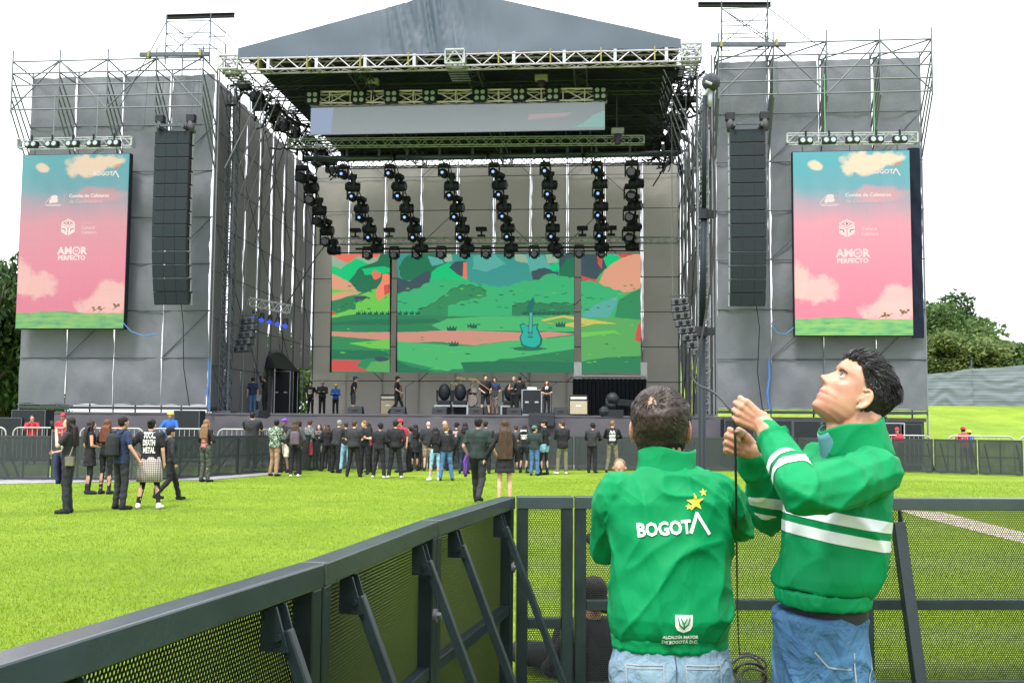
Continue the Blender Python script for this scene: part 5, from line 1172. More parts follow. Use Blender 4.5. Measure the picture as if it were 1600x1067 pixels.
put(138, 657, 772, -60, 'person with long straight black hair in a sleeveless black dress', arms=('pocket', 'front'), top='black', sleeve='none', hair='long', hcol='black', skin='tan', bottom='dress', bcol='black', shoes='boots', fem=True, group=G1, w_=1.05)
put(164, 655, 772, -15, 'person with long reddish brown hair in black, left of the hooded man', arms='front', top='black', hair='long', hcol='red', skin='tan', bottom='leggings', bcol='black', fem=True, group=G1)
put(187, 650, 796, -35, 'person in dark tee and black jeans with a dark bag on the back', arms=('pocket', 'out'), top='navy', hair='short', hcol='black', skin='tan', bottom='trousers', bcol='soft black', hem=.84, group=G1, pack=pk_black)
e = put(232, 654, 795, 5, 'person with hair bun, white back print and checked shirt tied round the waist', arms=('hips', 'down'), legs='apart', top='black', hair='bun', hcol='black', skin='fair', bottom='leggings', bcol='black', shoes='white', w_=1.12, group=G1, prnt=('back', ['TOTAL', 'DEATH', 'METAL'], pw, .15, 1.36))
q = MB(); q.rings([[Vector((a_ * math.cos(t) * (1 + .06 * math.sin(6 * t + i)), .8 * a_ * math.sin(t) * (1 + .06 * math.sin(6 * t + i)), z)) for t in np.linspace(0, 2 * math.pi, 33)[:-1]] for i, (z, a_) in enumerate(((.5, .225), (.7, .215), (.86, .2), (.96, .178)))]); local_part(e, 'tied_shirt', q, pattern('plaid'))
put(262, 668, 783, -50, 'person with black cap and backpack walking off at the right of the group', arms=('pocket', 'down'), legs='walk', top='soft black', sleeve='long', hair='short', skin='tan', bcol='black', shoes='boots', group=G1, cap=('cap', cap_black), pack=pk_black)
put(320, 655, 753, -25, 'person with long light brown hair and camouflage trousers standing alone by the dark barrier', arms='front', top='black', sleeve='long', hair='long', hcol='light', skin='fair', bcol='camo pants', fem=True, group=G1, prnt=('back', ['###', '###'], M('print_red', (.5, .2, .18), .7), .14, 1.12))
# --- couple walking away
m1 = put(746, 652, 787, -12, 'dark haired person in dark tee and jeans walking with the very long haired one', arms=('pocket', 'out'), legs='walk', top='dark green', hair='short', hcol='black', skin='tan', bcol='soft black', group='couple walking across the lawn', w_=1.08)
q = MB(); q.rings([[Vector((-.215 - .012 * i % .03 + (.045 * math.cos(t) * (1 + .3 * math.sin(4 * t + i))) * s_, -.05 - .02 * i + .11 * math.sin(t) * (1 + .25 * math.sin(5 * t + i)) * s_, z)) for t in np.linspace(0, 2 * math.pi, 25)[:-1]] for i, (z, s_) in enumerate(((1.0, .35), (.93, .7), (.84, .95), (.74, .8), (.64, .95), (.55, .45)))]); local_part(m1, 'tied_cloth', q, cm('purple'))
put(788, 656, 790, 8, 'bare legged person with very long dark hair and a short black dress', arms=('out', 'down'), top='black', sleeve='long', hair='verylong', hcol='brown', skin='fair', bottom='dress', bcol='black', fem=True, group='couple walking across the lawn')
# --- crowd at the barrier
CR_ = [
 (428, 655, 744, -20, 'person in green camouflage jacket and tan trousers, leftmost of the barrier crowd', dict(arms='phone', top='camo jacket', sleeve='long', hair='short', hcol='black', bcol='tan', skin='tan', w_=1.1, hem=.86)),
 (443, 654, 738, 150, 'person in a purple cap and white shorts beside the camouflage jacket', dict(arms='front', top='black', bottom='shorts', bcol='cream', skin='brown', cap=('cap', cap_purple))),
 (460, 657, 745, -10, 'person with a striped backpack and white shoes', dict(arms='pocket', top='charcoal', sleeve='long', shoes='white', pack=pk_stripe, hair='mid', hcol='brown')),
 (467, 658, 741, 90, 'person in dark grey hoodie turned left behind the striped backpack', dict(arms='crossed', top='charcoal', sleeve='long')),
 (481, 656, 735, -20, 'person in a red checked kilt and patterned jacket', dict(arms='front', top='floral', sleeve='long', bottom='skirt', bcol='red plaid', shoes='boots', skin='fair', hair='short', hcol='brown')),
 (498, 662, 734, 160, 'person in a flowery dark dress with a red bag facing the camera', dict(arms='crossed', top='floral', sleeve='long', bottom='dress', bcol='floral', shoes='boots', skin='fair', hair='mid', hcol='brown', fem=True)),
 (524, 656, 739, -35, 'person in black leaning forward with hands on the barrier', dict(arms='lean', top='soft black', sleeve='long', lean=.25, bcol='black', hair='short', hcol='grey')),
 (540, 659, 736, 15, 'person in pale blue jeans and black tee half hidden behind the broad man', dict(arms='front', top='black', bcol='light jean', hair='short', hcol='brown', skin='fair')),
 (552, 657, 745, 5, 'broad person in plain black tee and black trousers seen from behind', dict(arms='front', legs='apart', top='soft black', w_=1.2, hair='short', hcol='brown', skin='fair')),
 (569, 657, 741, 170, 'person with sunglasses and black tee facing the camera', dict(arms='crossed', top='black', skin='fair', hair='short', hcol='light')),
 (577, 661, 738, 90, 'person in dark red and black in profile beside the sunglasses wearer', dict(arms='front', top='dark plaid', hair='mid', hcol='black')),
 (592, 661, 747, 0, 'person in black tracksuit with pale arm stripes, cap and white shoes', dict(arms='front', legs='apart', top='black', sleeve='long', shoes='white', cap=('cap', cap_black), w_=1.08)),
 (617, 657, 747, 12, 'person in a bulky black hoodie and black cap', dict(arms='pocket', legs='apart', top='black', sleeve='long', shoes='white', cap=('cap', cap_black), w_=1.12)),
 (626, 655, 738, 170, 'person in a red cap and red top peeping behind the bulky black hoodie', dict(arms='down', top='red', cap=('cap', cap_red), bcol='charcoal')),
 (648, 663, 735, -5, 'person in a short flared black dress with dark green top and long hair', dict(arms='lean', top='dark green', sleeve='long', hair='long', bottom='dress', bcol='black', shoes='tights', fem=True)),
 (668, 658, 736, 5, 'bald person in black jacket and camouflage shorts', dict(arms='front', legs='stand', top='soft black', sleeve='long', hair='bald', bottom='shorts', bcol='camo shorts', skin='fair', w_=1.1)),
 (680, 668, 751, 5, 'person in light blue jeans and short black jacket with arm round the neighbour', dict(arms=('front', 'lean'), top='black', sleeve='long', hair='long', hcol='black', bottom='leggings', bcol='light jean', shoes='white', fem=True)),
 (697, 664, 751, -10, 'person in black leather jacket with white emblem and blue jeans', dict(arms='pocket', top='black', sleeve='long', hair='short', hcol='light', bcol='blue jean', skin='fair', w_=1.08, prnt=('back', ['A'], pw, .1, 1.32))),
 (694, 657, 735, 0, 'tall bald person behind the leather jacket, only the head showing', dict(arms='lean', top='charcoal', sleeve='long', hair='bald', skin='fair')),
 (712, 660, 736, 0, 'person in black cap and a pink printed black tee', dict(arms='lean', top='black', bcol='black', cap=('cap', cap_black), skin='tan', prnt=('back', ['WAKE', 'UP'], M('print_pink', (.5, .3, .36), .7), .13, 1.3))),
 (726, 660, 740, 10, 'person with long dark hair and dark green jacket left of the walking couple', dict(arms='pocket', top='dark green', sleeve='long', hair='mid', hcol='black', bcol='navy')),
 (759, 658, 740, 0, 'person in dark grey jacket standing at the barrier between the walking couple', dict(arms='lean', top='charcoal', sleeve='long', hair='short', w_=1.1)),
 (805, 664, 738, 10, 'small person in charcoal jacket right of the very long haired walker', dict(arms='front', top='charcoal', sleeve='long', hair='short', hcol='brown', bcol='black')),
 (819, 664, 739, 0, 'person in black shorts and tights with a large white back print', dict(arms='front', top='black', hair='mid', hcol='black', bottom='mini', bcol='black', shoes='tights', fem=True, prnt=('back', ['###', '###', '###'], pw, .12, 1.38))),
 (835, 665, 743, -5, 'person in green cap, grey black sweater and blue jeans', dict(arms='front', top='dark green', sleeve='long', bcol='blue jean', cap=('cap', cap_green), skin='fair', w_=1.08)),
 (851, 656, 742, 70, 'person in cap and black tee with denim shorts over tights', dict(arms='front', top='black', bottom='mini', bcol='light jean', shoes='tights', cap=('cap', cap_black), skin='fair')),
 (879, 657, 741, 20, 'person in black hoodie and grey green trousers holding a white bag', dict(arms='phone', top='black', sleeve='long', bcol='khaki', hair='short', hcol='brown', skin='fair', shoes='white', w_=1.1, hem=.84)),
 (925, 661, 739, 0, 'person in plain black jacket and trousers leaning alone on the barrier', dict(arms='lean', top='soft black', sleeve='long', cap=('cap', cap_black), bcol='black', w_=1.1, lean=.1)),
 (957, 657, 738, 0, 'person in black hoodie with white back print and khaki trousers', dict(arms='lean', top='black', sleeve='long', bcol='khaki', hair='short', hcol='light', skin='fair', prnt=('back', ['AA', '###', '###'], pw, .13, 1.36))),
 (640, 668, 737, 100, 'person in dark jacket turned left between the dark dress and the red cap', dict(arms='front', top='charcoal', sleeve='long', hair='short', hcol='black')),
 (510, 662, 736, 40, 'person in dark clothes with loose brown hair next to the flowery dress', dict(arms='front', top='black', sleeve='long', hair='mid', hcol='brown')),
]
_r = random.Random(11)
for a_ in CR_:
    kw = dict(a_[5]); kw.setdefault('legs', _r.choice(('stand', 'shift', 'apart', 'shift'))); kw.setdefault('lean', _r.uniform(-.02, .10)); kw.setdefault('turn', _r.uniform(-45, 45)); kw.setdefault('tilt', _r.uniform(-12, 12))
    put(a_[0], a_[1], a_[2], a_[3] + _r.uniform(-22, 22), a_[4], group=G2, **kw)
# ================================================================== barriers between lawn and stage
scrim = bpy.data.materials.new('barrier_scrim'); scrim.use_nodes = True; t = scrim.node_tree; N = t.nodes; L = t.links; p = N['Principled BSDF']
p.inputs['Base Color'].default_value = (.022, .032, .033, 1); p.inputs['Roughness'].default_value = .7
tr = N.new('ShaderNodeBsdfTransparent'); mx = N.new('ShaderNodeMixShader'); tc = N.new('ShaderNodeTexCoord'); n = N.new('ShaderNodeTexNoise'); n.inputs['Scale'].default_value = 1.3; L.new(tc.outputs['Object'], n.inputs[0])
mr = N.new('ShaderNodeMapRange'); mr.inputs[1].default_value = .3; mr.inputs[2].default_value = .7; mr.inputs[3].default_value = .2; mr.inputs[4].default_value = .4; L.new(n.outputs[0], mr.inputs[0]); L.new(mr.outputs[0], mx.inputs[0])
L.new(p.outputs[0], mx.inputs[1]); L.new(tr.outputs[0], mx.inputs[2]); L.new(mx.outputs[0], N['Material Output'].inputs[0])
barm = M('barrier_frame', (.028, .036, .04), .45, .2, var=.2)
def barrier_panel(a, b, h, label, group):
    a = Vector(a); b = Vector(b); d = (b - a).normalized(); nrm = Vector((-d.y, d.x, 0)); c = (a + b) / 2
    o = thing('crowd_barrier', c, label, 'barrier', group, math.atan2(d.y, d.x)); a = a + d * .02; b = b - d * .02
    up = Vector((0, 0, 1)); q = MB(); q.beam(a + up * (h - .03), b + up * (h - .03), .06, .06); q.beam(a + up * .06, b + up * .06, .05, .05); q.beam(a + up * h * .5, b + up * h * .5, .03, .04)
    for e in (a + d * .025, b - d * .025, (a + b) / 2): q.beam(e + up * .05, e + up * (h - .06), .04, .04)
    mk('frame', q, barm, o)
    q = MB(); q.hexa([a + up * .08 - nrm * .026, b + up * .08 - nrm * .026, b + up * .08 - nrm * .022, a + up * .08 - nrm * .022, a + up * (h - .06) - nrm * .026, b + up * (h - .06) - nrm * .026, b + up * (h - .06) - nrm * .022, a + up * (h - .06) - nrm * .022]); mk('mesh_sheet', q, scrim, o)
    for e in (a + d * .2, b - d * .2):
        q = MB(); q.beam(e + nrm * .03 + up * (h - .15), e + nrm * .95 + up * .06, .05, .05); q.beam(e + nrm * .03 + up * .04, e + nrm * .95 + up * .04, .05, .04); mk('brace', q, barm, o)
    return o
RUN = [(-18.5, 28.9), (-13.8, 28.3), (-9.5, 28.5), (-7.6, 33.4), (-6.3, 36.2), (2.2, 37.0), (6.7, 37.2), (13.6, 37.7), (17.1, 35.2), (21.5, 33.2)]
cum = []
for (x0, y0), (x1, y1) in zip(RUN[:-1], RUN[1:]):
    n_ = max(1, round(math.hypot(x1 - x0, y1 - y0) / 1.7))
    for k in range(n_): cum.append(((x0 + (x1 - x0) * k / n_, y0 + (y1 - y0) * k / n_, 0), (x0 + (x1 - x0) * (k + 1) / n_, y0 + (y1 - y0) * (k + 1) / n_, 0)))
words = 'first second third fourth fifth sixth seventh eighth ninth tenth eleventh twelfth thirteenth fourteenth fifteenth sixteenth seventeenth eighteenth nineteenth twentieth'.split()
def word(i): return words[i] if i < 20 else 'twenty ' + words[i - 20] if i < 40 else 'far'
for i, (a, b) in enumerate(cum):
    lab = f'dark mesh barrier panel of the line before the stage, {word(i)} from the left'
    barrier_panel(a, b, 1.2, lab, 'mesh barrier panels in front of the stage')
# pale rounded pedestrian barriers standing behind the mesh line
def ped(a, b, h, label, z=0):
    a = Vector((*a, z)); b = Vector((*b, z)); d = (b - a); Ln = d.length; d.normalize(); o = thing('pedestrian_barrier', (a + b) / 2, label, 'barrier', 'pale rounded pedestrian barriers', math.atan2(d.y, d.x))
    q = MB(); P = lambda s_, zz: a + d * s_ + Vector((0, 0, zz)); r = .22; pts = [P(.03, .05), P(.03, h - r)] + [P(.03 + r - r * math.cos(t_), h - r + r * math.sin(t_)) for t_ in np.linspace(.2, math.pi / 2, 5)] + [P(Ln - .03 - r + r * math.sin(t_), h - r + r * math.cos(t_)) for t_ in np.linspace(.0, math.pi / 2 - .1, 5)] + [P(Ln - .03, h - r), P(Ln - .03, .05)]
    q.path(pts, .03, 7); q.tube(P(.03, .25), P(Ln - .03, .25), .02); mk('frame', q, pale_paint, o, smooth=True)
    q = MB()
    for k in range(1, 13): q.tube(P(Ln * k / 13, .25), P(Ln * k / 13, h), .011, n=5)
    mk('bars', q, alu, o)
    for s_ in (.35, Ln - .35): 
        nn = Vector((-d.y, d.x, 0)); mk('foot', MB().path([P(s_, .25), P(s_, .04) - nn * .3, P(s_, .03) + nn * .3], .02, 6), alu, o)
xs2 = [(-20.3, -18.0), (-17.8, -15.5), (-15.4, -13.1), (-12.9, -10.6), (-10.5, -8.2)]
for i, (x0, x1) in enumerate(xs2): ped((x0, 37.6), (x1, 37.6), 1.34, f'{word(i)} pale rounded pedestrian barrier from the left, behind the dark mesh line')
for i, (x0, x1) in enumerate([(13.2, 15.2), (15.7, 18.0), (18.1, 20.4), (20.5, 22.8)]): ped((x0, 38.4 - (x0 - 13) * .15), (x1, 38.4 - (x1 - 13) * .15), 1.3, f'{word(i)} pale rounded pedestrian barrier on the right side, counted from the scaffold wing')
# ================================================================== equipment
def cab(px, ty, by, d_, wd, dp, label, kind='amp', z=DZ, name='guitar_amp', group=None):
    c = PS(px, ty, d_); h = c.z - z; o = thing(name, S(c.x, d_, z), label, 'amplifier' if kind == 'amp' else 'flight case', group, -TH); x = c.x
    if kind == 'amp':
        hc = h * .76
        mk('speaker_cabinet', MB().box(S, x - wd / 2, x + wd / 2, d_, d_ + dp, z + .04, z + hc), blackp, o, mod=.02)
        mk('grille', MB().box(S, x - wd / 2 + .04, x + wd / 2 - .04, d_ - .015, d_, z + .08, z + hc - .04), M('amp_tweed', (.33, .29, .2), .8, var=.2, scale=30, bump=.3, bscale=200), o)
        mk('amp_head', MB().box(S, x - wd / 2 + .02, x + wd / 2 - .02, d_ + .02, d_ + dp - .05, z + hc + .01, z + h), blackp, o, mod=.015)
        mk('control_panel', MB().box(S, x - wd / 2 + .06, x + wd / 2 - .06, d_ + .005, d_ + .02, z + hc + .03, z + hc + .03 + (h - hc) * .5), M('amp_panel', (.5, .48, .42), .5), o)
        mk('badge', MB().box(S, x - .1, x + .1, d_ - .022, d_ - .015, z + hc * .6, z + hc * .6 + .05), white, o)
    else:
        mk('case_body', MB().box(S, x - wd / 2, x + wd / 2, d_, d_ + dp, z + .06, z + h), blackp, o, mod=.01)
        q = MB()
        for sx in (-1, 1):
            for sy in (0, 1): q.box(S, x + sx * wd / 2 - .018, x + sx * wd / 2 + .018, d_ + sy * dp - .018, d_ + sy * dp + .018, z + .05, z + h + .01)
        for zz in (z + .06, z + h):
            q.box(S, x - wd / 2 + .02, x + wd / 2 - .02, d_ - .012, d_ + .012, zz - .015, zz + .015)
        mk('edge_trim', q, alu, o)
        for sx in (-1, 1): mk('handle', MB().box(S, x + sx * wd * .25 - .08, x + sx * wd * .25 + .08, d_ - .02, d_ - .002, z + h * .5, z + h * .5 + .07), alu, o)
    return o
cab(606, 616, 641, 8, .75, .4, 'beige fronted guitar amplifier behind the left guitarist')
cab(904, 617, 648, 1.6, .78, .4, 'beige fronted guitar amplifier standing before the black drape')
cab(831, 609, 643, 4, .85, .6, 'tall black bass cabinet case with a white box on top', 'case', name='flight_case')
o = mk('box', MB().box(S, PS(831, 609, 4).x - .2, PS(831, 609, 4).x + .2, 4.1, 4.4, PS(831, 609, 4).z + .015, PS(831, 609, 4).z + .12), white, None, 'small white box on top of the tall black bass cabinet', 'box')
def wedge(px, d_, label, s=1.0):
    c = PS(px, 640, d_); x = c.x; o = thing('floor_monitor', S(x, d_, DZ), label, 'loudspeaker', 'wedge monitors along the stage edge', -TH); z = DZ
    w2 = .42 * s; pts = [S(x - w2, d_, z), S(x + w2, d_, z), S(x + w2, d_ + .55, z), S(x - w2, d_ + .55, z), S(x - w2, d_ + .05, z + .38 * s), S(x + w2, d_ + .05, z + .38 * s), S(x + w2, d_ + .28, z + .44 * s), S(x - w2, d_ + .28, z + .44 * s)]
    mk('speaker_cabinet', MB().hexa(pts), blackp, o, mod=.015); mk('handle', MB().box(S, x - .1, x + .1, d_ - .0, d_ + .02, z + .15, z + .22), rubber, o); mk('grille', MB().hexa([S(x - w2 + .03, d_ + .3, z + .40 * s), S(x + w2 - .03, d_ + .3, z + .40 * s), S(x + w2 - .03, d_ + .52, z + .06), S(x - w2 + .03, d_ + .52, z + .06), S(x - w2 + .03, d_ + .31, z + .44 * s), S(x + w2 - .03, d_ + .31, z + .44 * s), S(x + w2 - .03, d_ + .57, z + .06), S(x - w2 + .03, d_ + .57, z + .06)]), grille, o)
    return o
for i, px in enumerate((554, 621, 686, 743, 803, 876)): wedge(px, .5, f'{words[i]} black wedge monitor from the left on the stage edge', .72)
o = wedge(846, -.55, 'large black speaker box hung at the front of the stage edge below the bass cabinet', 1.2)
o.location = o.location + Vector((0, 0, -.42))
# large moving heads standing on flight cases
fh0 = thing('floor_light', (0, 0, 0), 'x', 'stage light', 'big floor lights on cases')
mk('stand_case', MB().box(WF, -.42, .42, -.3, .3, .42, .5).box(WF, -.42, -.34, -.3, .3, 0, .42).box(WF, .34, .42, -.3, .3, 0, .42), alu, fh0); mk('base', MB().box(WF, -.3, .3, -.22, .22, .5, .68), blackp, fh0, mod=.02)
mk('lamp_head', MB().ball((0, 0, 1.1), .3, 14, 10, sc=(.95, .8, 1.35)), blackp, fh0, smooth=True)
mk('yoke', MB().box(WF, -.37, -.3, -.08, .08, .66, 1.2).box(WF, .3, .37, -.08, .08, .66, 1.2).box(WF, -.3, .3, -.07, .07, .66, .72), blackp, fh0)
for i, px in enumerate((694, 719, 797)): c = PS(px, 640, 7); place(fh0, S(c.x, 7, DZ), -TH, ['left', 'middle', 'right'][i] + ' large floor light on a pale stand at the drummer riser')
# drum kit
c = PS(735, 640, 8.5); x = c.x; dr = thing('drum_kit', S(x, 8.5, DZ), 'drum kit with golden cymbals on a black riser behind the guitarist', 'drums', None, -TH)
mk('riser', MB().box(S, x - 1.3, x + 2.2, 7.6, 9.8, DZ, DZ + .45), deckm, dr)
drm = M('drum_shell', (.35, .3, .28), .3, var=.2); cy = M('cymbal', (.45, .32, .12), .45, .2)
def cylp(nm, ce, ax, r, l, m_): return mk(nm, MB().tube(Vector(ce) - Vector(ax) * l / 2, Vector(ce) + Vector(ax) * l / 2, r, n=18), m_, dr)
b_ = DZ + .45
cylp('bass_drum', S(x + .1, 8.2, b_ + .3), S.y, .28, .4, drm)
for dx, dy, z in ((-.25, 8.3, .75), (.2, 8.3, .78), (.6, 8.6, .5), (-.5, 8.6, .6)): cylp('tom', S(x + dx, dy, b_ + z), (0, 0, 1), .17, .22, drm)
for dx, dy, z in ((-.7, 8.4, 1.1), (.7, 8.4, 1.15), (.15, 8.2, 1.3), (-.45, 8.3, 1.35)):
    cylp('cymbal', S(x + dx, dy, b_ + z), (Vector((.15, -.3, 1))).normalized(), .24, .012, cy); mk('stand', MB().tube(S(x + dx, dy, b_), S(x + dx, dy, b_ + z), .016).tube(S(x + dx, dy, b_ + .3), S(x + dx - .2, dy - .1, b_), .012).tube(S(x + dx, dy, b_ + .3), S(x + dx + .2, dy - .1, b_), .012), alu, dr)
# mic stands
for px, d_, lab in ((634, 6, 'slim black microphone stand near the left guitarist'), (704, 3, 'slim microphone stand left of the singer'), (862, 4, 'slim microphone stand right of the bass cabinet')):
    c = PS(px, 610, d_); o = thing('microphone_stand', S(c.x, d_, DZ), lab, 'microphone stand', 'slim microphone stands on the stage'); mk('pole', MB().tube(S(c.x, d_, DZ), S(c.x, d_, DZ + 1.3), .014).tube(S(c.x, d_, DZ + 1.3), S(c.x + .3, d_, DZ + 1.5), .01), black, o); mk('base', MB().tube(S(c.x, d_, DZ + .001), S(c.x, d_, DZ + .03), .15, n=12), black, o); mk('microphone', MB().cone_ball(S(c.x + .3, d_, DZ + 1.5), S(c.x + .36, d_, DZ + 1.53), .02, .03), dsteel, o)
# camera crane in the pit
jc = PY(955, 640, 39); o = thing('camera_crane', (jc.x, 39, 0), 'black camera crane with its remote head hanging in front of the stage', 'camera crane')
mk('arm', MB().beam(PY(962, 628, 39), PY(1075, 640, 41), .12, .2).tube(PY(962, 624, 39), PY(1075, 634, 41), .03), black, o); mk('remote_head', MB().ball(PY(957, 623, 39), .24, 12, 8).tube(PY(950, 622, 39), PY(950, 640, 39), .1).ball(PY(956, 633, 39), .17, 10, 6), blackp, o, smooth=True)
mk('camera', MB().beam(PY(941, 645, 38.8), PY(972, 646, 39), .3, .28).ball(PY(944, 643, 38.8), .2, 8, 6), blackp, o); mk('pedestal', MB().tube(PY(1075, 640, 41), Vector((PY(1075, 640, 41).x, 41, 0)), .1), black, o)
# cases and racks on the ground at both ends of the stage
def gcase(px, ty, Y, wd, dp, label, shelves=0, z=0):
    t_ = PY(px, ty, Y); o = thing('flight_case', (t_.x, Y, z), label, 'flight case', 'cases standing at the ends of the stage', 0); h = t_.z - z; x = t_.x
    q = MB()
    mk('case_body', MB().box(WF, x - wd / 2, x + wd / 2, Y, Y + dp, z + .05, z + h), blackp, o, mod=.015)
    for sx in (-1, 1): q.box(WF, x + sx * (wd / 2 - .01) - .02, x + sx * (wd / 2 - .01) + .02, Y - .012, Y + .01, z + .06, z + h - .01)
    q.box(WF, x - wd / 2 + .03, x + wd / 2 - .03, Y - .011, Y + .008, z + h - .04, z + h - .01); mk('edge_trim', q, alu if shelves else dsteel, o)
    for k in range(shelves):
        zz = z + h * (.25 + .6 * k / max(1, shelves))
        for s_ in (-.25, .22): mk('drawer_handle', MB().box(WF, x + wd * s_ - .12, x + wd * s_ + .12, Y - .03, Y - .005, zz, zz + .03), alu, o)
    return o
for i, (px, ty, Y, wd, lab) in enumerate(((10, 652, 40.5, 1.2, 'dark stacked case at the far left end of the stage'), (45, 640, 40.6, 1.3, 'black subwoofer box beside the left stage end under the wing'), (292, 641, 40.8, 1.0, 'black subwoofer box behind the yellow helmet worker'))): gcase(px, ty, Y, wd, .8, lab)
gcase(1392, 660, 38.9, 1.0, .8, 'black rack with rows of pale handles behind the tall man', 4); gcase(1424, 662, 38.9, .8, .8, 'black cloth covered case right of the rack with pale handles', 0); gcase(1365, 650, 39.6, 1.0, .8, 'black loudspeaker box beside the rack behind the tall man')
for i, px in enumerate((1155, 1215, 1262, 1305)): gcase(px, 655 + i, 39.5, 1.1, .8, f'{words[i]} black box from the left at the stage foot between the two men')
# stage left corner: dark tent shape, cases and desk
c = PS(396, 560, 9); tn = thing('backstage_tent', S(c.x, 9, DZ), 'black backstage tent with a pitched top inside the left stage corner', 'tent', None, -TH); x = c.x
mk('canopy', MB().rings([[S(x - 1.6, 8, 4.2), S(x + 1.5, 8, 4.2), S(x + 1.5, 12, 4.2), S(x - 1.6, 12, 4.2)], [S(x - .8, 8.8, 5.3), S(x + .7, 8.8, 5.3), S(x + .7, 11, 5.3), S(x - .8, 11, 5.3)], [S(x - .1, 9.8, 5.6), S(x + .1, 9.8, 5.6), S(x + .1, 10, 5.6), S(x - .1, 10, 5.6)]]), black, tn)
for sx in (-1.5, 1.4):
    for y in (8.1, 11.9): bar('tent_pole', tn, S(x + sx, y, DZ), S(x + sx, y, 4.25), .03, alu)
mk('side_wall', MB().box(S, x - 1.6, x + 1.5, 11.9, 11.95, DZ, 4.2), black, tn)
for i, (px, ty, d_, wd, lab) in enumerate(((440, 580, 9.5, .9, 'tall black masking flat beside the backstage tent'), (362, 600, 6, 1.0, 'black equipment case left of the backstage tent'))):
    cab(px, ty, 640, d_, wd, .5, lab, 'case', name='flight_case')
o = thing('laptop', W(402, 620, 6.5), 'small pale laptop on a stand beside the stage hands', 'laptop'); mk('screen', MB().beam(W(398, 620, 6.5), W(406, 622, 6.5), .3, .3), M('laptop_pale', (.5, .52, .55), .5), o); mk('stand', MB().tube(W(402, 625, 6.5), W(402, 641, 6.5), .03), black, o)
ch_ = M('pole_blue', (.04, .12, .35), .5)
for (px, d_, lab) in ((326, -.3, 'blue banner pole at the inner edge of the left wing'), (1201, -.4, 'blue rope bundle hanging on the right wing standard')):
    mk('rope', MB().path([W(px, 560, d_), W(px + 1, 590, d_), W(px - 2, 615, d_), W(px + 1, 640, d_)], .05, 6), ch_, None, lab, 'rope')
def sp(px, hy, fy, d_, rz, lab, **k): 
    Y = (S(PS(px, 600, d_).x, d_, 0)).y; return put(px, hy, fy, rz, lab, z=DZ, Y=Y, group=G3, **k)
sp(394, 590, 641, 5, 20, 'stage hand in dark blue tee and blue jeans under the backstage tent', arms='down', top='navy', bcol='blue jean', cap=('cap', cap_black), skin='fair')
sp(413, 588, 641, 5.5, 90, 'stage hand in black raising one arm under the backstage tent', arms=('up', 'down'), top='black', sleeve='long')
sp(456, 608, 642, 14, 120, 'person in pale beige clothes in the left rear gap of the stage', arms='front', top='cream', bcol='cream', sleeve='long')
sp(485, 597, 643, 14, 170, 'stage hand with white printed black tee, leftmost of the trio', arms='pocket', top='black', skin='fair', prnt=('front', ['##', '##'], pw, .14, 1.35))
sp(503, 596, 643, 14, 180, 'stage hand with tan cap and black jacket, hands folded, middle of the trio', arms='crossed', top='soft black', sleeve='long', cap=('cap', cap_tan), w_=1.15)
sp(524, 600, 643, 14, 175, 'worker in blue jacket and yellow helmet, rightmost of the trio', arms='crossed', top='blue', sleeve='long', cap=('helmet', helm_y))
sp(551, 588, 645, 8, -70, 'stage hand in black tee and shorts leaning over on the stage', arms='hips', top='black', bottom='shorts', bcol='charcoal', lean=.12, skin='fair', cap=('cap', cl('cap_blue', (.02, .05, .2))))
b1 = sp(620, 588, 641, 7, -90, 'bearded bassist in black walking right in profile on the stage', arms='guitar', legs='walk', top='black', cap=('cap', cap_black), skin='fair')
g1 = sp(758, 586, 648, 3, -160, 'guitarist in black shorts holding a black guitar at the stage centre', arms='guitar', legs='apart', top='black', bottom='shorts', bcol='black', hair='short', skin='fair', w_=1.12)
sp(773, 590, 647, 3.4, 160, 'musician in camouflage trousers right of the shorts wearing guitarist', arms='guitar', top='navy', bcol='camo shorts', hair='short')
sp(812, 588, 643, 5, 10, 'tall person in black with raised arms beside the bass cabinet', arms=('face', 'down'), top='black', sleeve='long', skin='fair')
sp(803, 588, 643, 5.6, 150, 'person behind the tall black clad one, face and arms showing', arms='crossed', top='charcoal', sleeve='none', skin='fair', hair='bald')
sp(854, 608, 647, 3, 180, 'person with red hair and white print standing right of the bass cabinet', arms='front', top='black', hair='mid', hcol='red', skin='fair', fem=True, prnt=('front', ['#'], pw, .2, 1.2))
sp(737, 600, 630, 9.6, 180, 'drummer seated behind the cymbals', arms='phone', top='black', skin='fair')
def guitar(par, k, col):
    q = MB(); bd_ = [(-.2, -.12), (-.16, -.17), (-.04, -.14), (.06, -.16), (.12, -.08), (.08, -.02), (.12, .06), (.05, .13), (-.05, .11), (-.16, .15), (-.21, .08)]
    q.plate([Vector((x_, .17, 1.03 + z_)) for x_, z_ in bd_], .05, (0, 1, 0)); b_ = local_part(par, 'guitar', q, col, k, False); b_.rotation_euler = (0, R(-18), 0)
    q = MB().beam(Vector((.1, .2, 1.04)), Vector((.72, .2, 1.2)), .04, .05).beam(Vector((.72, .2, 1.2)), Vector((.86, .2, 1.25)), .03, .08); n_ = local_part(b_, 'neck', q, M('guitar_neck', (.2, .1, .05), .4), k, False)
guitar(b1, 1, M('guitar_sunburst', (.35, .16, .05), .3)); guitar(g1, 1, M('guitar_black', (.02, .02, .02), .3))
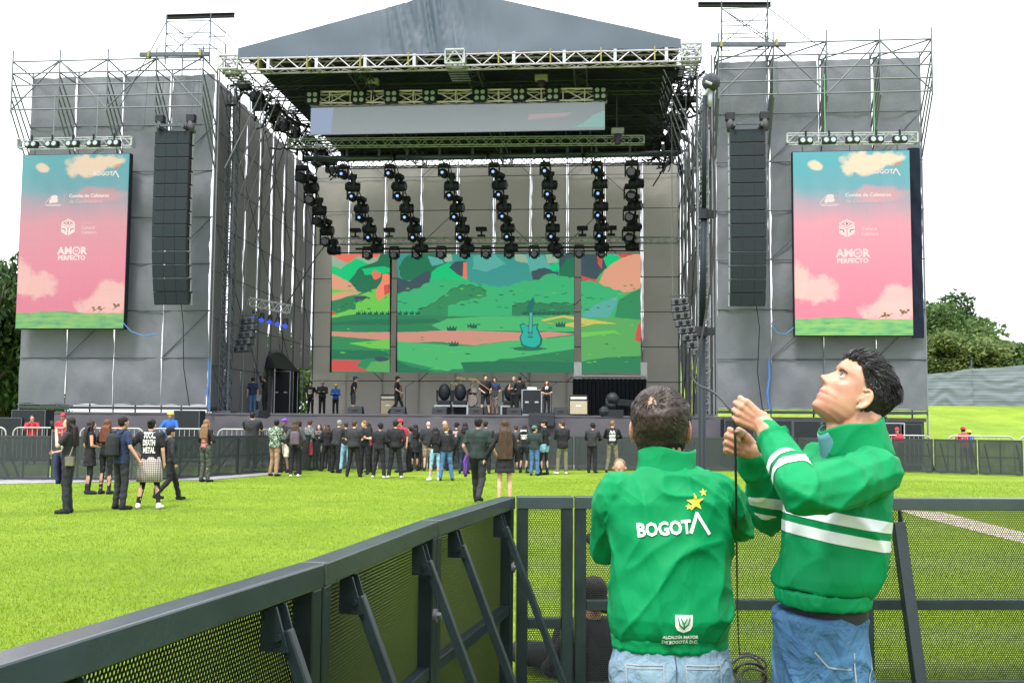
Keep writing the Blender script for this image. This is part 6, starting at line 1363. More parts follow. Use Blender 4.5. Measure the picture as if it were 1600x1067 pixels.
# security and camera staff behind the barriers
put(47, 648, 738, 200, 'security guard in red jacket, first at the far left end behind the barriers', Y=38.6, arms='face', top='red', sleeve='long', group=G4)
put(95, 646, 738, 190, 'security guard with red cap half hidden behind the drinking person', Y=38.4, arms='front', top='red', sleeve='long', cap=('cap', cap_red), group=G4)
put(186, 656, 738, 170, 'security guard in red seen between the group heads behind the barrier', Y=38.4, arms='front', top='red', sleeve='long', cap=('cap', cap_red), group=G4)
put(264, 640, 735, 180, 'worker in blue jacket and yellow helmet behind the left barriers', Y=38.6, arms='lean', top='blue', sleeve='long', cap=('helmet', helm_y), group=G4)
cmn = put(392, 640, 745, 0, 'camera operator in black with headphones seen from behind in the pit', Y=36.5, arms='lean', top='soft black', sleeve='short', hcol='black', skin='fair', w_=1.25, group=G4)
local_part(cmn, 'headphones', MB().path([(-.085, .01, 1.6), (-.08, -.0, 1.7), (0, -.01, 1.735), (.08, 0, 1.7), (.085, .01, 1.6)], .012).ball((-.09, .01, 1.6), .035).ball((.09, .01, 1.6), .035), M('headphones_grey', (.4, .4, .42), .5))
vc = PY(408, 646, 37); o = thing('video_camera', (vc.x, 37, 0), 'black video camera on a tripod before the camera operator', 'camera'); mk('camera', MB().beam(PY(400, 646, 37), PY(416, 648, 37.4), .22, .26), blackp, o, mod=.02); mk('lens', MB().tube(PY(416, 648, 37.4), PY(419, 648, 37.8), .1), black, o)
for s_ in (-.4, .4, 0): mk('leg', MB().tube(Vector((vc.x, 37, 1.6)), Vector((vc.x + s_, 37 + (.4 if s_ == 0 else -.1), 0)), .025), black, o)
put(1403, 668, 738, 150, 'security guard with red cap beside the rack behind the tall man', Y=38.3, arms='lean', top='red', sleeve='long', cap=('cap', cap_red), skin='fair', group=G4)
put(1508, 667, 741, 5, 'security guard in red jacket and cap leaning on the right barrier', Y=38.6, arms='lean', top='red', sleeve='long', bcol='navy', lean=.1, cap=('cap', cap_red), group=G4)
put(1516, 673, 741, 15, 'worker with yellow helmet partly hidden behind the red leaning guard', Y=39.6, arms='lean', top='blue', sleeve='long', cap=('helmet', helm_y), group=G4)
# people sitting on the grass beyond the near fence
def sitter(px, hy, Y, rz, label, top, w_=1.1):
    t_ = PY(px, hy, Y); k = 1.0; q = MB(); h0 = t_.z - .86
    base = Vector((t_.x, Y, 0)); o = person(base, rz, 1.72, label, arms='front', legs='stand', top=top, sleeve='long', hair='short', bcol='black', w_=w_, group='people sitting on the lawn beyond the near fence')
    return o
def seated(px, hy, Y, rz, label, top='black', hcol='black', cap=None):
    """cross-legged figure built as one body with clothing parts"""
    g_ = PY(px, hy, Y); H0 = max(.64, g_.z); dz = H0 - .86
    sk = MB(); P = lambda x, y, z: Vector((x, y, z + dz))
    sk.ball(P(0, 0, .77), .085, 14, 10, sc=(.9, 1.1, 1.15)); sk.ball(P(0, .04, .71), .055); sk.cone_ball(P(0, -.01, .55), P(0, 0, .7), .06, .05); sk.ball(P(0, 0, .4), .15, sc=(1, .7, 1.3)); sk.cone_ball(P(0, .1, .765), P(0, .105, .745), .012, .016)
    for s in (-1, 1): sk.cone_ball(P(s * .16, 0, .53), P(s * .26, .12, .3), .045, .036); sk.cone_ball(P(s * .26, .12, .3), P(s * .1, .34, .2), .036, .027); sk.cone_ball(P(s * .1, .34, .2), P(s * .04, .38, .19), .03, .02); sk.cone_ball(Vector((s * .1, 0, .12)), Vector((s * .34, .32, .13)), .08, .055); sk.cone_ball(Vector((s * .34, .32, .13)), Vector((-s * .05, .42, .07)), .055, .04); sk.ball(P(s * .085, 0, .745), .02)
    me = remesh(sk, .014); me.name = 'person'; me.materials.append(SK['tan']); o = bpy.data.objects.new('person', me); COL.objects.link(o); o.location = (g_.x, Y, 0); o.rotation_euler = (0, 0, R(rz)); tag(o, label, 'person', 'people sitting on the lawn beyond the near fence')
    tp = MB(); tp.rings([[P(a * math.cos(t), b * math.sin(t), z) for t in np.linspace(0, 2 * math.pi, 25)[:-1]] for z, a, b in ((.06, .2, .16), (.25, .18, .14), (.42, .19, .14), (.52, .17, .1), (.58, .1, .08), (.61, .07, .06))])
    for s in (-1, 1): tp.cone_ball(P(s * .16, 0, .52), P(s * .26, .12, .3), .065, .055); tp.cone_ball(P(s * .26, .12, .3), P(s * .12, .32, .21), .055, .04)
    link_part('jacket', remesh(tp, .016), [cm(top)], o); bt = MB(); bt.ball((0, .02, .13), .17, sc=(1.2, 1, .75))
    for s in (-1, 1): bt.cone_ball(Vector((s * .1, 0, .13)), Vector((s * .35, .33, .14)), .105, .08); bt.cone_ball(Vector((s * .35, .33, .14)), Vector((-s * .03, .43, .08)), .078, .06)
    link_part('trousers', remesh(bt, .016), [cm('black')], o); hq = MB(); hq.ball(P(0, -.02, .79), .09, 14, 8, sc=(.95, 1.08, 1)); hq.ball(P(0, -.045, .74), .075); link_part('hair', remesh(hq, .012, 1), [HAIR[hcol]], o)
    sq = MB()
    for s in (-1, 1): sq.cone_ball(Vector((-s * .05, .42, .06)), Vector((-s * .2, .47, .05)), .05, .04)
    link_part('shoes', remesh(sq, .014), [cm('black')], o); return o
seated(968, 718, 14.2, 170, 'person with light brown hair sitting on the lawn behind the back turned man', 'charcoal', 'light')
seated(926, 912, 6.95, 30, 'person in black sitting on the grass close behind the fence, left of the man', 'soft black')
# ================================================================== near perforated barrier
steelg = M('painted_steel', (.009, .0165, .019), .36, 0, var=.35, scale=5, bump=.04, bscale=90, spec=.32)
railm = M('rail_paint_worn_skylit', (.022, .034, .040), .27, 0, var=.3, scale=4, bump=.03, bscale=80, spec=.65)  # faded worn paint, base also lightened to imitate sky sheen along the tops
def perf_mat(name, col):
    m = bpy.data.materials.new(name); m.use_nodes = True; t = m.node_tree; N = t.nodes; L = t.links; p = N['Principled BSDF']
    p.inputs['Base Color'].default_value = (*col, 1); p.inputs['Roughness'].default_value = .45
    tc = N.new('ShaderNodeTexCoord'); pitch = .0150; H3 = pitch * 1.7320508
    def vm(op, a, b=None, s=None):
        n = N.new('ShaderNodeVectorMath'); n.operation = op
        for i, v in enumerate((a, b)):
            if v is None: continue
            if isinstance(v, tuple): n.inputs[i].default_value = v
            else: L.new(v, n.inputs[i])
        return n.outputs['Value'] if op == 'LENGTH' else n.outputs[0]
    base = vm('MULTIPLY', tc.outputs['Object'], (1 / pitch, 0, 1 / H3)); ds = []
    for off in (0, .5):
        a = vm('ADD', base, (off, 0, off)); f = vm('FRACTION', a); c = vm('SUBTRACT', f, (.5, 0, .5)); s_ = vm('MULTIPLY', c, (pitch, 0, H3)); ds.append(vm('LENGTH', s_))
    mn = N.new('ShaderNodeMath'); mn.operation = 'MINIMUM'; L.new(ds[0], mn.inputs[0]); L.new(ds[1], mn.inputs[1])
    lt = N.new('ShaderNodeMath'); lt.operation = 'LESS_THAN'; L.new(mn.outputs[0], lt.inputs[0]); lt.inputs[1].default_value = pitch * .40
    tr = N.new('ShaderNodeBsdfTransparent'); mx = N.new('ShaderNodeMixShader'); L.new(lt.outputs[0], mx.inputs[0]); L.new(p.outputs[0], mx.inputs[1]); L.new(tr.outputs[0], mx.inputs[2]); L.new(mx.outputs[0], N['Material Output'].inputs[0]); return m
perf = [perf_mat('perforated_sheet', (.030, .037, .040)), perf_mat('perforated_shade', (.004, .005, .006))]  # darker inner layers paint in the shade inside the holes
bolt_m = M('bolt_zinc', (.16, .17, .17), .4, .6, var=.2)
def near_panel(a, b, inward, label, braces=(.16, .84), mid=.53, h=1.2, bfoot=.42, bw=.038):
    a = Vector(a); b = Vector(b); d = (b - a).normalized(); Ln = (b - a).length; up = Vector((0, 0, 1)); nrm = Vector(inward)
    o = thing('crowd_barrier', (a + b) / 2, label, 'barrier', 'perforated steel barrier panels of the near pen', math.atan2(d.y, d.x))
    a2 = a + d * .006; b2 = b - d * .006
    mk('top_rail', MB().beam(a2 + up * (h - .038), b2 + up * (h - .038), .085, .076), railm, o, mod=.006)
    for e in (a2 + d * .035, b2 - d * .035): mk('post', MB().beam(e + up * .02, e + up * (h - .077), .068, .07, up=nrm), steelg, o, mod=.005)
    mk('mid_rail', MB().beam(a2 + d * .07 + up * mid, b2 - d * .07 + up * mid, .05, .06), steelg, o, mod=.004)
    mk('bottom_rail', MB().beam(a2 + d * .07 + up * .05, b2 - d * .07 + up * .05, .05, .06), steelg, o, mod=.004)
    q = MB(); s0 = a2 + d * .06 - nrm * .030; s1 = b2 - d * .06 - nrm * .030; 
    for k_ in range(4):      # the plate's thickness, as closely laid drilled layers
        th = -nrm * .0014 * k_; q.add([s0 + th + up * .03, s1 + th + up * .03, s1 + th + up * (h - .07), s0 + th + up * (h - .07)], [(0, 1, 2, 3)], 0 if k_ in (0, 3) else 1); mk('perforated_sheet', q, perf, o)
    for f in braces:
        e = a2.lerp(b2, f); tp = e + nrm * .06 + up * (h - .15); ft = e + nrm * (bfoot + .05) + up * .035
        mk('brace', MB().beam(tp, ft, bw, bw, up=d), steelg, o, mod=.005)
        q = MB()
        for s_ in (-.03, .03): q.beam(e + d * s_ + nrm * .04 + up * (h - .077), e + d * s_ + nrm * .04 + up * (h - .24), .008, .09, up=d) if False else q.hexa([e + d * (s_ - .004) + nrm * y_ + up * z_ for z_, y_, k_ in ()] or [e + d * (s_ - .004) + nrm * .0 + up * (h - .205), e + d * (s_ + .004) + nrm * .0 + up * (h - .205), e + d * (s_ + .004) + nrm * .085 + up * (h - .205), e + d * (s_ - .004) + nrm * .085 + up * (h - .205), e + d * (s_ - .004) + nrm * .0 + up * (h - .08), e + d * (s_ + .004) + nrm * .0 + up * (h - .08), e + d * (s_ + .004) + nrm * .045 + up * (h - .08), e + d * (s_ - .004) + nrm * .045 + up * (h - .08)])
        mk('bracket', q, steelg, o)
        mk('bolt', MB().tube(e - d * .045 + nrm * .055 + up * (h - .165), e + d * .045 + nrm * .055 + up * (h - .165), .011, n=6), steelg, o)
        mk('foot', MB().beam(e + nrm * .02 + up * .03, e + nrm * (bfoot + .1) + up * .03, .05, .05), steelg, o)
    for e, zz in ((b2 - d * .04, .78), (a2 + d * .04, .42)) if d.y > .5 else ():
        mk('coupling_bolt', MB().tube(e + nrm * .035 + up * zz, e + nrm * .05 + up * zz, .03, n=14).tube(e + nrm * .05 + up * zz, e + nrm * .07 + up * zz, .016, n=6), bolt_m, o)
    return o
P0 = Vector((-.012, 6.445, 0)); P1 = Vector((-.368, 4.849, 0)); P2 = Vector((-.624, 3.373, 0)); P3 = Vector((-.99, 1.86, 0)); P4 = Vector((-1.35, .35, 0))
nin = lambda a, b: Vector((-(b - a).y, (b - a).x, 0)).normalized()
near_panel(P1, P0, nin(P0, P1), 'steel barrier panel of the left run next to the pen corner', braces=(.2, .78))
near_panel(P2, P1, nin(P1, P2), 'steel barrier panel in the middle of the left run, ribbed dark sheet with two braces', braces=(.19, .82))
near_panel(P3, P2, nin(P2, P3), 'nearest steel barrier panel in view, crossing the lower left corner', braces=(.2, .8))
near_panel(P4, P3, nin(P3, P4), 'steel barrier panel beside the camera, mostly outside the lower left frame edge', braces=(.2,))
Q0 = Vector((.0, 6.46, 0)) + Vector((.03, .0, 0)); Q1 = Vector((.385, 6.49, 0)); Q2 = Vector((2.16, 6.585, 0)); Q3 = Vector((3.86, 6.67, 0)); Q4 = Vector((5.4, 6.74, 0))
near_panel(Q0, Q1, -nin(Q0, Q1), 'narrow steel corner panel with perforated sheet right of the pen corner', braces=(), mid=.44)
near_panel(Q1, Q2, -nin(Q1, Q2), 'steel barrier panel behind the back turned man', braces=(), mid=.545)
near_panel(Q2, Q3, -nin(Q2, Q3), 'steel barrier panel behind the tall man, with one slanted brace at right', braces=(.13, .85), mid=.545, bw=.07, bfoot=.3)
near_panel(Q3, Q4, -nin(Q3, Q4), 'steel barrier panel beyond the right frame edge', braces=(.9,), mid=.545)
bg_ = thing('bag', (PY(925, 1000, 7.0).x, 7.0, 0), 'bulky black bag lying on the grass just beyond the barrier behind the back turned man', 'bag')
q = MB(); bx_ = bg_.location; q.rings([[Vector((bx_.x + .06 + a * math.copysign(abs(math.cos(t)) ** .7, math.cos(t)), 7.0 + .55 * a * math.copysign(abs(math.sin(t)) ** .7, math.sin(t)), z)) for t in np.linspace(0, 2 * math.pi, 25)[:-1]] for z, a in ((.01, .3), (.05, .34), (.2, .34), (.32, .3), (.37, .2))]); mk('bag_body', q, cm('black'), bg_, smooth=True)
mk('handle', MB().path([Vector((bx_.x + .06 + .12 * math.cos(t), 6.95, .36 + .07 * math.sin(t))) for t in np.linspace(0, math.pi, 9)], .012, 6), rubber, bg_)
b2_ = thing('bag', (PY(884, 1010, 6.95).x, 6.95, 0), 'small dark rucksack lying on the grass beyond the narrow fence panel', 'bag'); bx_ = b2_.location
q = MB(); q.rings([[Vector((bx_.x + a * math.copysign(abs(math.cos(t)) ** .8, math.cos(t)) + .1 * z, 6.95 + .5 * a * math.copysign(abs(math.sin(t)) ** .8, math.sin(t)), z)) for t in np.linspace(0, 2 * math.pi, 25)[:-1]] for z, a in ((.01, .12), (.04, .15), (.14, .14), (.2, .1), (.22, .04))]); mk('bag_body', q, cm('navy'), b2_, smooth=True)
# ================================================================== the two men
jg = bpy.data.materials.new('green_nylon'); jg.use_nodes = True; t = jg.node_tree; N = t.nodes; L = t.links; p = N['Principled BSDF']
p.inputs['Base Color'].default_value = (.0005, .185, .062, 1); p.inputs['Roughness'].default_value = .62; p.inputs['Specular IOR Level'].default_value = .13
tc = N.new('ShaderNodeTexCoord'); bb = None
for sc_, st, di, det in ((3.2, .5, .035, 2), (9, .3, .012, 2), (900, .1, .002, 1)):
    mp = N.new('ShaderNodeMapping'); mp.inputs['Scale'].default_value = (1.6, 1.6, .75); mp.inputs['Rotation'].default_value = (.3, .5, .4); L.new(tc.outputs['Object'], mp.inputs[0])
    n = N.new('ShaderNodeTexNoise'); n.inputs['Scale'].default_value = sc_; n.inputs['Detail'].default_value = det; n.inputs['Distortion'].default_value = .7; L.new(mp.outputs[0], n.inputs[0])
    sb = N.new('ShaderNodeMath'); sb.operation = 'SUBTRACT'; L.new(n.outputs[0], sb.inputs[0]); sb.inputs[1].default_value = .5; ab = N.new('ShaderNodeMath'); ab.operation = 'ABSOLUTE'; L.new(sb.outputs[0], ab.inputs[0])
    b = N.new('ShaderNodeBump'); b.inputs['Strength'].default_value = st; b.inputs['Distance'].default_value = di; L.new(ab.outputs[0], b.inputs['Height'])
    if bb: L.new(bb.outputs[0], b.inputs['Normal'])
    bb = b
for sc_, st, di in ((5.5, .8, .026), (12, .55, .012)):
    nz2 = N.new('ShaderNodeTexNoise'); nz2.inputs['Scale'].default_value = 4; L.new(tc.outputs['Object'], nz2.inputs[0]); ad = N.new('ShaderNodeVectorMath'); ad.operation = 'MULTIPLY_ADD'; L.new(nz2.outputs['Color'], ad.inputs[0]); ad.inputs[1].default_value = (.16, .16, .16); L.new(tc.outputs['Object'], ad.inputs[2])
    mp = N.new('ShaderNodeMapping'); mp.inputs['Scale'].default_value = (1.3, 1.3, .7); mp.inputs['Rotation'].default_value = (.4, .6, .2); L.new(ad.outputs[0], mp.inputs[0])
    vo = N.new('ShaderNodeTexVoronoi'); vo.feature = 'F1'; vo.inputs['Scale'].default_value = sc_; L.new(mp.outputs[0], vo.inputs['Vector'])
    b = N.new('ShaderNodeBump'); b.inputs['Strength'].default_value = st; b.inputs['Distance'].default_value = di; L.new(vo.outputs['Distance'], b.inputs['Height']); L.new(bb.outputs[0], b.inputs['Normal']); bb = b
L.new(bb.outputs[0], p.inputs['Normal']); MATS['green_nylon'] = jg
def denim(name, c, c2):
    m = bpy.data.materials.new(name); m.use_nodes = True; t = m.node_tree; N = t.nodes; L = t.links; p = N['Principled BSDF']; p.inputs['Roughness'].default_value = .85
    tc = N.new('ShaderNodeTexCoord'); n = N.new('ShaderNodeTexNoise'); n.inputs['Scale'].default_value = 5; n.inputs['Detail'].default_value = 7; n.inputs['Roughness'].default_value = .7; L.new(tc.outputs['Object'], n.inputs[0])
    r = N.new('ShaderNodeValToRGB'); e = r.color_ramp.elements; e[0].position = .36; e[0].color = (*c, 1); e[1].position = .68; e[1].color = (*c2, 1); L.new(n.outputs[0], r.inputs[0]); L.new(r.outputs[0], p.inputs['Base Color'])
    n2 = N.new('ShaderNodeTexNoise'); n2.inputs['Scale'].default_value = 11; n2.inputs['Detail'].default_value = 7; n2.inputs['Distortion'].default_value = 1.2; L.new(tc.outputs['Object'], n2.inputs[0]); b = N.new('ShaderNodeBump'); b.inputs['Strength'].default_value = 1.0; b.inputs['Distance'].default_value = .03; L.new(n2.outputs[0], b.inputs['Height']); L.new(b.outputs[0], p.inputs['Normal']); return m
def skin_mat(name, c, red):
    m = bpy.data.materials.new(name); m.use_nodes = True; t = m.node_tree; N = t.nodes; L = t.links; p = N['Principled BSDF']; p.inputs['Roughness'].default_value = .42; p.inputs['Subsurface Weight'].default_value = .12; p.inputs['Subsurface Radius'].default_value = (.012, .005, .003); p.inputs['Subsurface Scale'].default_value = 1
    tc = N.new('ShaderNodeTexCoord'); n = N.new('ShaderNodeTexNoise'); n.inputs['Scale'].default_value = 22; n.inputs['Detail'].default_value = 6; L.new(tc.outputs['Object'], n.inputs[0]); r = N.new('ShaderNodeValToRGB'); e = r.color_ramp.elements; e[0].position = .35; e[0].color = (*red, 1); e[1].position = .6; e[1].color = (*c, 1); L.new(n.outputs[0], r.inputs[0]); L.new(r.outputs[0], p.inputs['Base Color'])
    n2 = N.new('ShaderNodeTexNoise'); n2.inputs['Scale'].default_value = 260; L.new(tc.outputs['Object'], n2.inputs[0]); b = N.new('ShaderNodeBump'); b.inputs['Strength'].default_value = .12; b.inputs['Distance'].default_value = .003; L.new(n2.outputs[0], b.inputs['Height']); L.new(b.outputs[0], p.inputs['Normal']); return m
skA = skin_mat('skin_near', (.39, .205, .13), (.33, .145, .092)); lips_m = M('lips_near', (.36, .13, .11), .4, var=.05)
def interp(tab, z):
    if z <= tab[0][0]: return tab[0][1]
    for (a, b), (c, d) in zip(tab[:-1], tab[1:]):
        if z <= c: u = (z - a) / (c - a); u = u * u * (3 - 2 * u) * .5 + u * .5; return b + (d - b) * u
    return tab[-1][1]
FT = [(-.112, .045), (-.107, .075), (-.097, .090), (-.086, .091), (-.076, .087), (-.066, .093), (-.058, .096), (-.053, .091), (-.047, .098), (-.038, .096), (-.03, .092), (-.01, .094), (.012, .090), (.028, .087), (.042, .095), (.06, .097), (.08, .090), (.1, .070), (.115, .045), (.127, .0)]
BT = [(-.112, .02), (-.1, .0), (-.08, -.035), (-.05, -.065), (-.02, -.084), (.02, -.099), (.05, -.103), (.08, -.094), (.1, -.075), (.115, -.048), (.127, -.0)]
WT = [(-.112, .012), (-.105, .03), (-.095, .043), (-.075, .057), (-.05, .065), (-.02, .069), (.01, .072), (.04, .076), (.065, .075), (.085, .066), (.1, .053), (.115, .033), (.127, .003)]
def g2(x, z, cx, cz, sx_, sz_): return math.exp(-((x - cx) / sx_) ** 2 - ((z - cz) / sz_) ** 2)
def head_surface():
    zs = np.linspace(-.1115, .1265, 92); n = 96; rg = []
    for z in zs:
        f, b, w2 = interp(FT, z), interp(BT, z), interp(WT, z); ring = []
        for i in range(n):
            t = 2 * math.pi * i / n; s, c = math.sin(t), math.cos(t)
            x = w2 * math.copysign(abs(s) ** .9, s); y = (f * math.copysign(abs(c) ** .92, c)) if c > 0 else (-b * c)
            if c > 0:
                fr = min(1, c * 1.6)
                y += fr * (.024 * g2(x, z, 0, -.012, .0135, .0125) + .014 * g2(x, z, 0, .010, .0105, .02) + .010 * (g2(x, z, .013, -.019, .007, .008) + g2(x, z, -.013, -.019, .007, .008)))
                y += fr * (-.013 * (g2(x, z, .032, .019, .017, .012) + g2(x, z, -.032, .019, .017, .012)) + .006 * (g2(x, z, .045, -.012, .018, .016) + g2(x, z, -.045, -.012, .018, .016)) + .004 * (g2(x, z, .026, .043, .02, .008) + g2(x, z, -.026, .043, .02, .008)))
                y += fr * (-.004 * g2(x, z, 0, -.053, .02, .0028) - .004 * (g2(x, z, .03, -.055, .008, .01) + g2(x, z, -.03, -.055, .008, .01)))
            ring.append(Vector((x, y, z)))
        rg.append(ring)
    return rg
HEAD = head_surface()
def add_head(q, X):
    q.rings([[X @ v for v in r] for r in HEAD])
    for s in (-1, 1):      # ears: rim, antihelix, lobe, bowl
        e0 = Vector((s * .071, -.008, -.005)); pts = []
        for t_ in np.linspace(-.6, 4.1, 13): pts.append(e0 + Vector((s * (.012 + .006 * math.sin(t_)), -.014 * 1.0 * math.sin(t_ * .9 - .2) - .004, .028 * math.cos(t_) + .002)))
        pts = [e0 + Vector((s * (.010 + .008 * max(0, math.sin(a))), -.017 * math.sin(a) + .004, .030 * math.cos(a))) for a in np.linspace(-.9, 3.3, 13)]
        q.path([X @ p_ for p_ in pts], .0045, 8, radii=[.004] + [.0048] * 10 + [.006, .005]); q.ball(X @ (e0 + Vector((s * .007, .0, 0))), .02, 12, 8, sc=(.3, .75, 1.25), rot=X.to_3x3()); q.ball(X @ (e0 + Vector((s * .009, .002, -.031))), .0095, 8, 6, sc=(.6, 1, 1.1), rot=X.to_3x3())
        q.path([X @ (e0 + Vector((s * .014, -.009 * math.sin(a) + .001, .017 * math.cos(a) - .001))) for a in np.linspace(-.2, 2.9, 8)], .0033, 6); q.ball(X @ (e0 + Vector((s * .010, .013, -.006))), .0055, 8, 6, sc=(.7, .8, 1.2), rot=X.to_3x3())
PH = [(.043, .026, .021), (.047, .030, .022), (.043, .028, .021), (.034, .021, .018)]
def hand(q, nails, wr, d, up, n, bends=(72, 88, 45), side=1, spread=1.0, thumb=(.55, .5, .45), hs=.86):
    """wrist, direction of the palm, index side, palm normal; four unequal fingers bent towards the palm, thumb from the index side"""
    wr = Vector(wr); d = Vector(d).normalized(); up = Vector(up); up = (up - d * up.dot(d)).normalized(); n = Vector(n); n = (n - d * n.dot(d) - up * n.dot(up)).normalized()
    o0 = wr.copy(); Q = q; q = MB(); wr = Vector((0, 0, 0)); n0 = len(nails)
    q.cone_ball(wr - d * .03, wr + d * .015, .026, .026)
    for i in range(4):
        k = wr + d * (.088, .091, .086, .077)[i] + up * ((.031, .010, -.011, -.030)[i] * spread) - n * (.002, .004, .003, 0)[i]
        q.cone_ball(wr + d * .012 + up * (.016, .006, -.004, -.014)[i], k, .0155, .0125); q.cone_ball(wr + d * .03 + up * (.018, .006, -.006, -.018)[i] + n * .008, k - d * .012 + n * .007, .014, .011)
        q.ball(k - n * .004, .0118); p_ = k; a = 0
        for L_, bd in zip(PH[i], bends):
            a += bd * (1 + .04 * (i - 1)); dr = d * math.cos(R(a)) + n * math.sin(R(a)); e = p_ + dr * L_; q.cone_ball(p_, e, .0098 - .0004 * i, .0086 - .0004 * i, 9); p_ = e; nn = dr
        nails.append((p_ - nn * .004, nn, (nn.cross(up)).normalized() * (1)))
    b0 = wr + d * .022 + up * .022 + n * .006; d1 = (d * thumb[0] + up * thumb[1] + n * thumb[2]).normalized(); e1 = b0 + d1 * .042; d2 = (d * .75 + n * .75 + up * .05).normalized(); e2 = e1 + d2 * .032; d3 = (d * .45 + n * .9 - up * .35).normalized(); e3 = e2 + d3 * .024
    q.cone_ball(wr + up * .01, b0 + d1 * .02, .02, .018); q.cone_ball(b0, e1, .018, .0125); q.cone_ball(e1, e2, .0122, .0108); q.cone_ball(e2, e3, .0108, .009); nails.append((e3, d3, -n))
    Q.add([o0 + Vector(v) * hs for v in q.v], q.f)
    for i in range(n0, len(nails)): p_, a_, b_ = nails[i]; nails[i] = (o0 + p_ * hs, a_, b_)
def loftz(q, tab, cx, cy, fx, n=40, p=.85):
    """tab rows: z, half width, half depth, forward offset; fx = (right axis, forward axis)"""
    r_, f_ = fx; rg = []
    for z, a, b, o_, *rest in tab:
        so = rest[0] if rest else 0
        rg.append([Vector((cx, cy, z)) + r_ * (so + a * math.copysign(abs(math.cos(t)) ** p, math.cos(t))) + f_ * (o_ + b * math.copysign(abs(math.sin(t)) ** p, math.sin(t))) for t in np.linspace(0, 2 * math.pi, n + 1)[:-1]])
    q.rings(rg)
def crease(v, seed, s1=5.0, am=.012):
    p_ = Vector((v.x * s1 + seed, v.y * s1, v.z * s1 * .8)); w_ = noise.noise(p_ * .8 + Vector((7, 3, 1)))
    p2 = Vector((v.x * s1 * .9 + v.z * s1 * .55 + seed, v.y * s1, v.z * s1 * .42 - v.x * s1 * .3)); p3 = Vector((v.x * s1 * 1.5 - v.z * s1 * .8, v.y * s1 * 1.2 + seed, v.z * s1 * .5 + v.x * s1 * .5))
    a = 1 - abs(noise.noise(p2 + Vector((w_, w_, w_)) * .9)) * 2.4; c = 1 - abs(noise.noise(p3 + Vector((w_, 1, seed)))) * 2.6
    return am * 1.35 * (.6 * noise.noise(p_ * .55) + .42 * max(0, a) ** 4 + .26 * max(0, c) ** 4 - .15)
def cloth_part(name, q, mat, parent, vox, seed, am, s1=5.0, it=3, inv=None):
    me = remesh(q, vox, it)
    me.transform(inv); 
    shove(me, lambda c: crease(c, seed, s1, am))
    return link_part(name, me, [mat], parent)
def slab(src, planes, keep, off, name, mat, parent):
    """a band lying on a garment: cut between planes (co, no) and lifted off it"""
    bm = bmesh.new(); bm.from_mesh(src.data)
    for co, no in planes: bmesh.ops.bisect_plane(bm, geom=bm.verts[:] + bm.edges[:] + bm.faces[:], plane_co=co, plane_no=no, clear_outer=True)
    bmesh.ops.delete(bm, geom=[f for f in bm.faces if not keep(f.calc_center_median())], context='FACES'); bm.normal_update()
    ns = {v: v.normal.copy() for v in bm.verts}
    for v in bm.verts: v.co += ns[v] * off
    me = bpy.data.meshes.new(name); bm.to_mesh(me); bm.free(); me.materials.clear(); me.materials.append(mat); me.polygons.foreach_set('use_smooth', [True] * len(me.polygons)); o = bpy.data.objects.new(name, me); COL.objects.link(o); o.parent = parent; return o
def print_on(parent, src, q, mat, name, off=.0035, cuts=2, dirn=Vector((0, 1, 0))):
    """lettering laid out in the x-z plane, dropped onto a garment along dirn (local axes)"""
    bm = bmesh.new(); vs = [bm.verts.new(v) for v in q.v]
    for f, mi in zip(q.f, q.m):
        try: bm.faces.new([vs[i] for i in f]).material_index = mi
        except ValueError: pass
    bmesh.ops.triangulate(bm, faces=bm.faces[:]); 
    for _ in range(cuts):
        ed = [e for e in bm.edges if e.calc_length() > .006]
        if ed: bmesh.ops.subdivide_edges(bm, edges=ed, cuts=1, use_grid_fill=False); bmesh.ops.triangulate(bm, faces=bm.faces[:])
    bv = BVHTree.FromPolygons([v.co for v in src.data.vertices], [tuple(p_.vertices) for p_ in src.data.polygons])
    for v in bm.verts:
        h_ = bv.ray_cast(v.co - dirn * .8, dirn); 
        if h_[0]: v.co = h_[0] - dirn * off
    me = bpy.data.meshes.new(name); bm.to_mesh(me); bm.free()
    for m in (mat if isinstance(mat, list) else [mat]): me.materials.append(m)
    o = bpy.data.objects.new(name, me); COL.objects.link(o); o.parent = parent; return o
def strands(name, X, roots, mat, parent, inv, seed=1):
    q = MB()
    for p_, d1, d2, L_, w_ in roots:
        sd = d1.cross(Vector((rnd(-1, 1), rnd(-1, 1), rnd(-1, 1)))).normalized() * w_ / 2
        a, b, c, e = p_, p_ + d1 * L_ * .35, p_ + d1 * L_ * .35 + (d1 + d2).normalized() * L_ * .35, p_ + d1 * L_ * .35 + (d1 + d2).normalized() * L_ * .35 + d2 * L_ * .4
        vs = [X @ (a - sd), X @ (a + sd), X @ (b + sd), X @ (b - sd), X @ (c + sd * .8), X @ (c - sd * .8), X @ e]
        q.add(vs, [(0, 1, 2, 3), (3, 2, 4, 5), (5, 4, 6)])
    me = q.mesh(name, [mat], True, inv); o = bpy.data.objects.new(name, me); COL.objects.link(o); o.parent = parent; return o
def hair_cap(X, region, thick, vox, it=2, nape=None):
    """closed shell: head surface pushed out by thick(v) where region(v) holds"""
    q = MB(); out = []; n = len(HEAD[0]); c = Vector((0, -.005, .02))
    rg = []
    for r in HEAD:
        row = []
        for v in r:
            d = (v - c); k = thick(v) if region(v) else -.010
            row.append(X @ (c + d * (1 + k / max(.03, d.length))))
        rg.append(row)
    q.rings(rg)
    if nape: q.ball(X @ Vector(nape[:3]), nape[3], 18, 10, sc=nape[4:], rot=X.to_3x3())
    return remesh(q, vox, it)
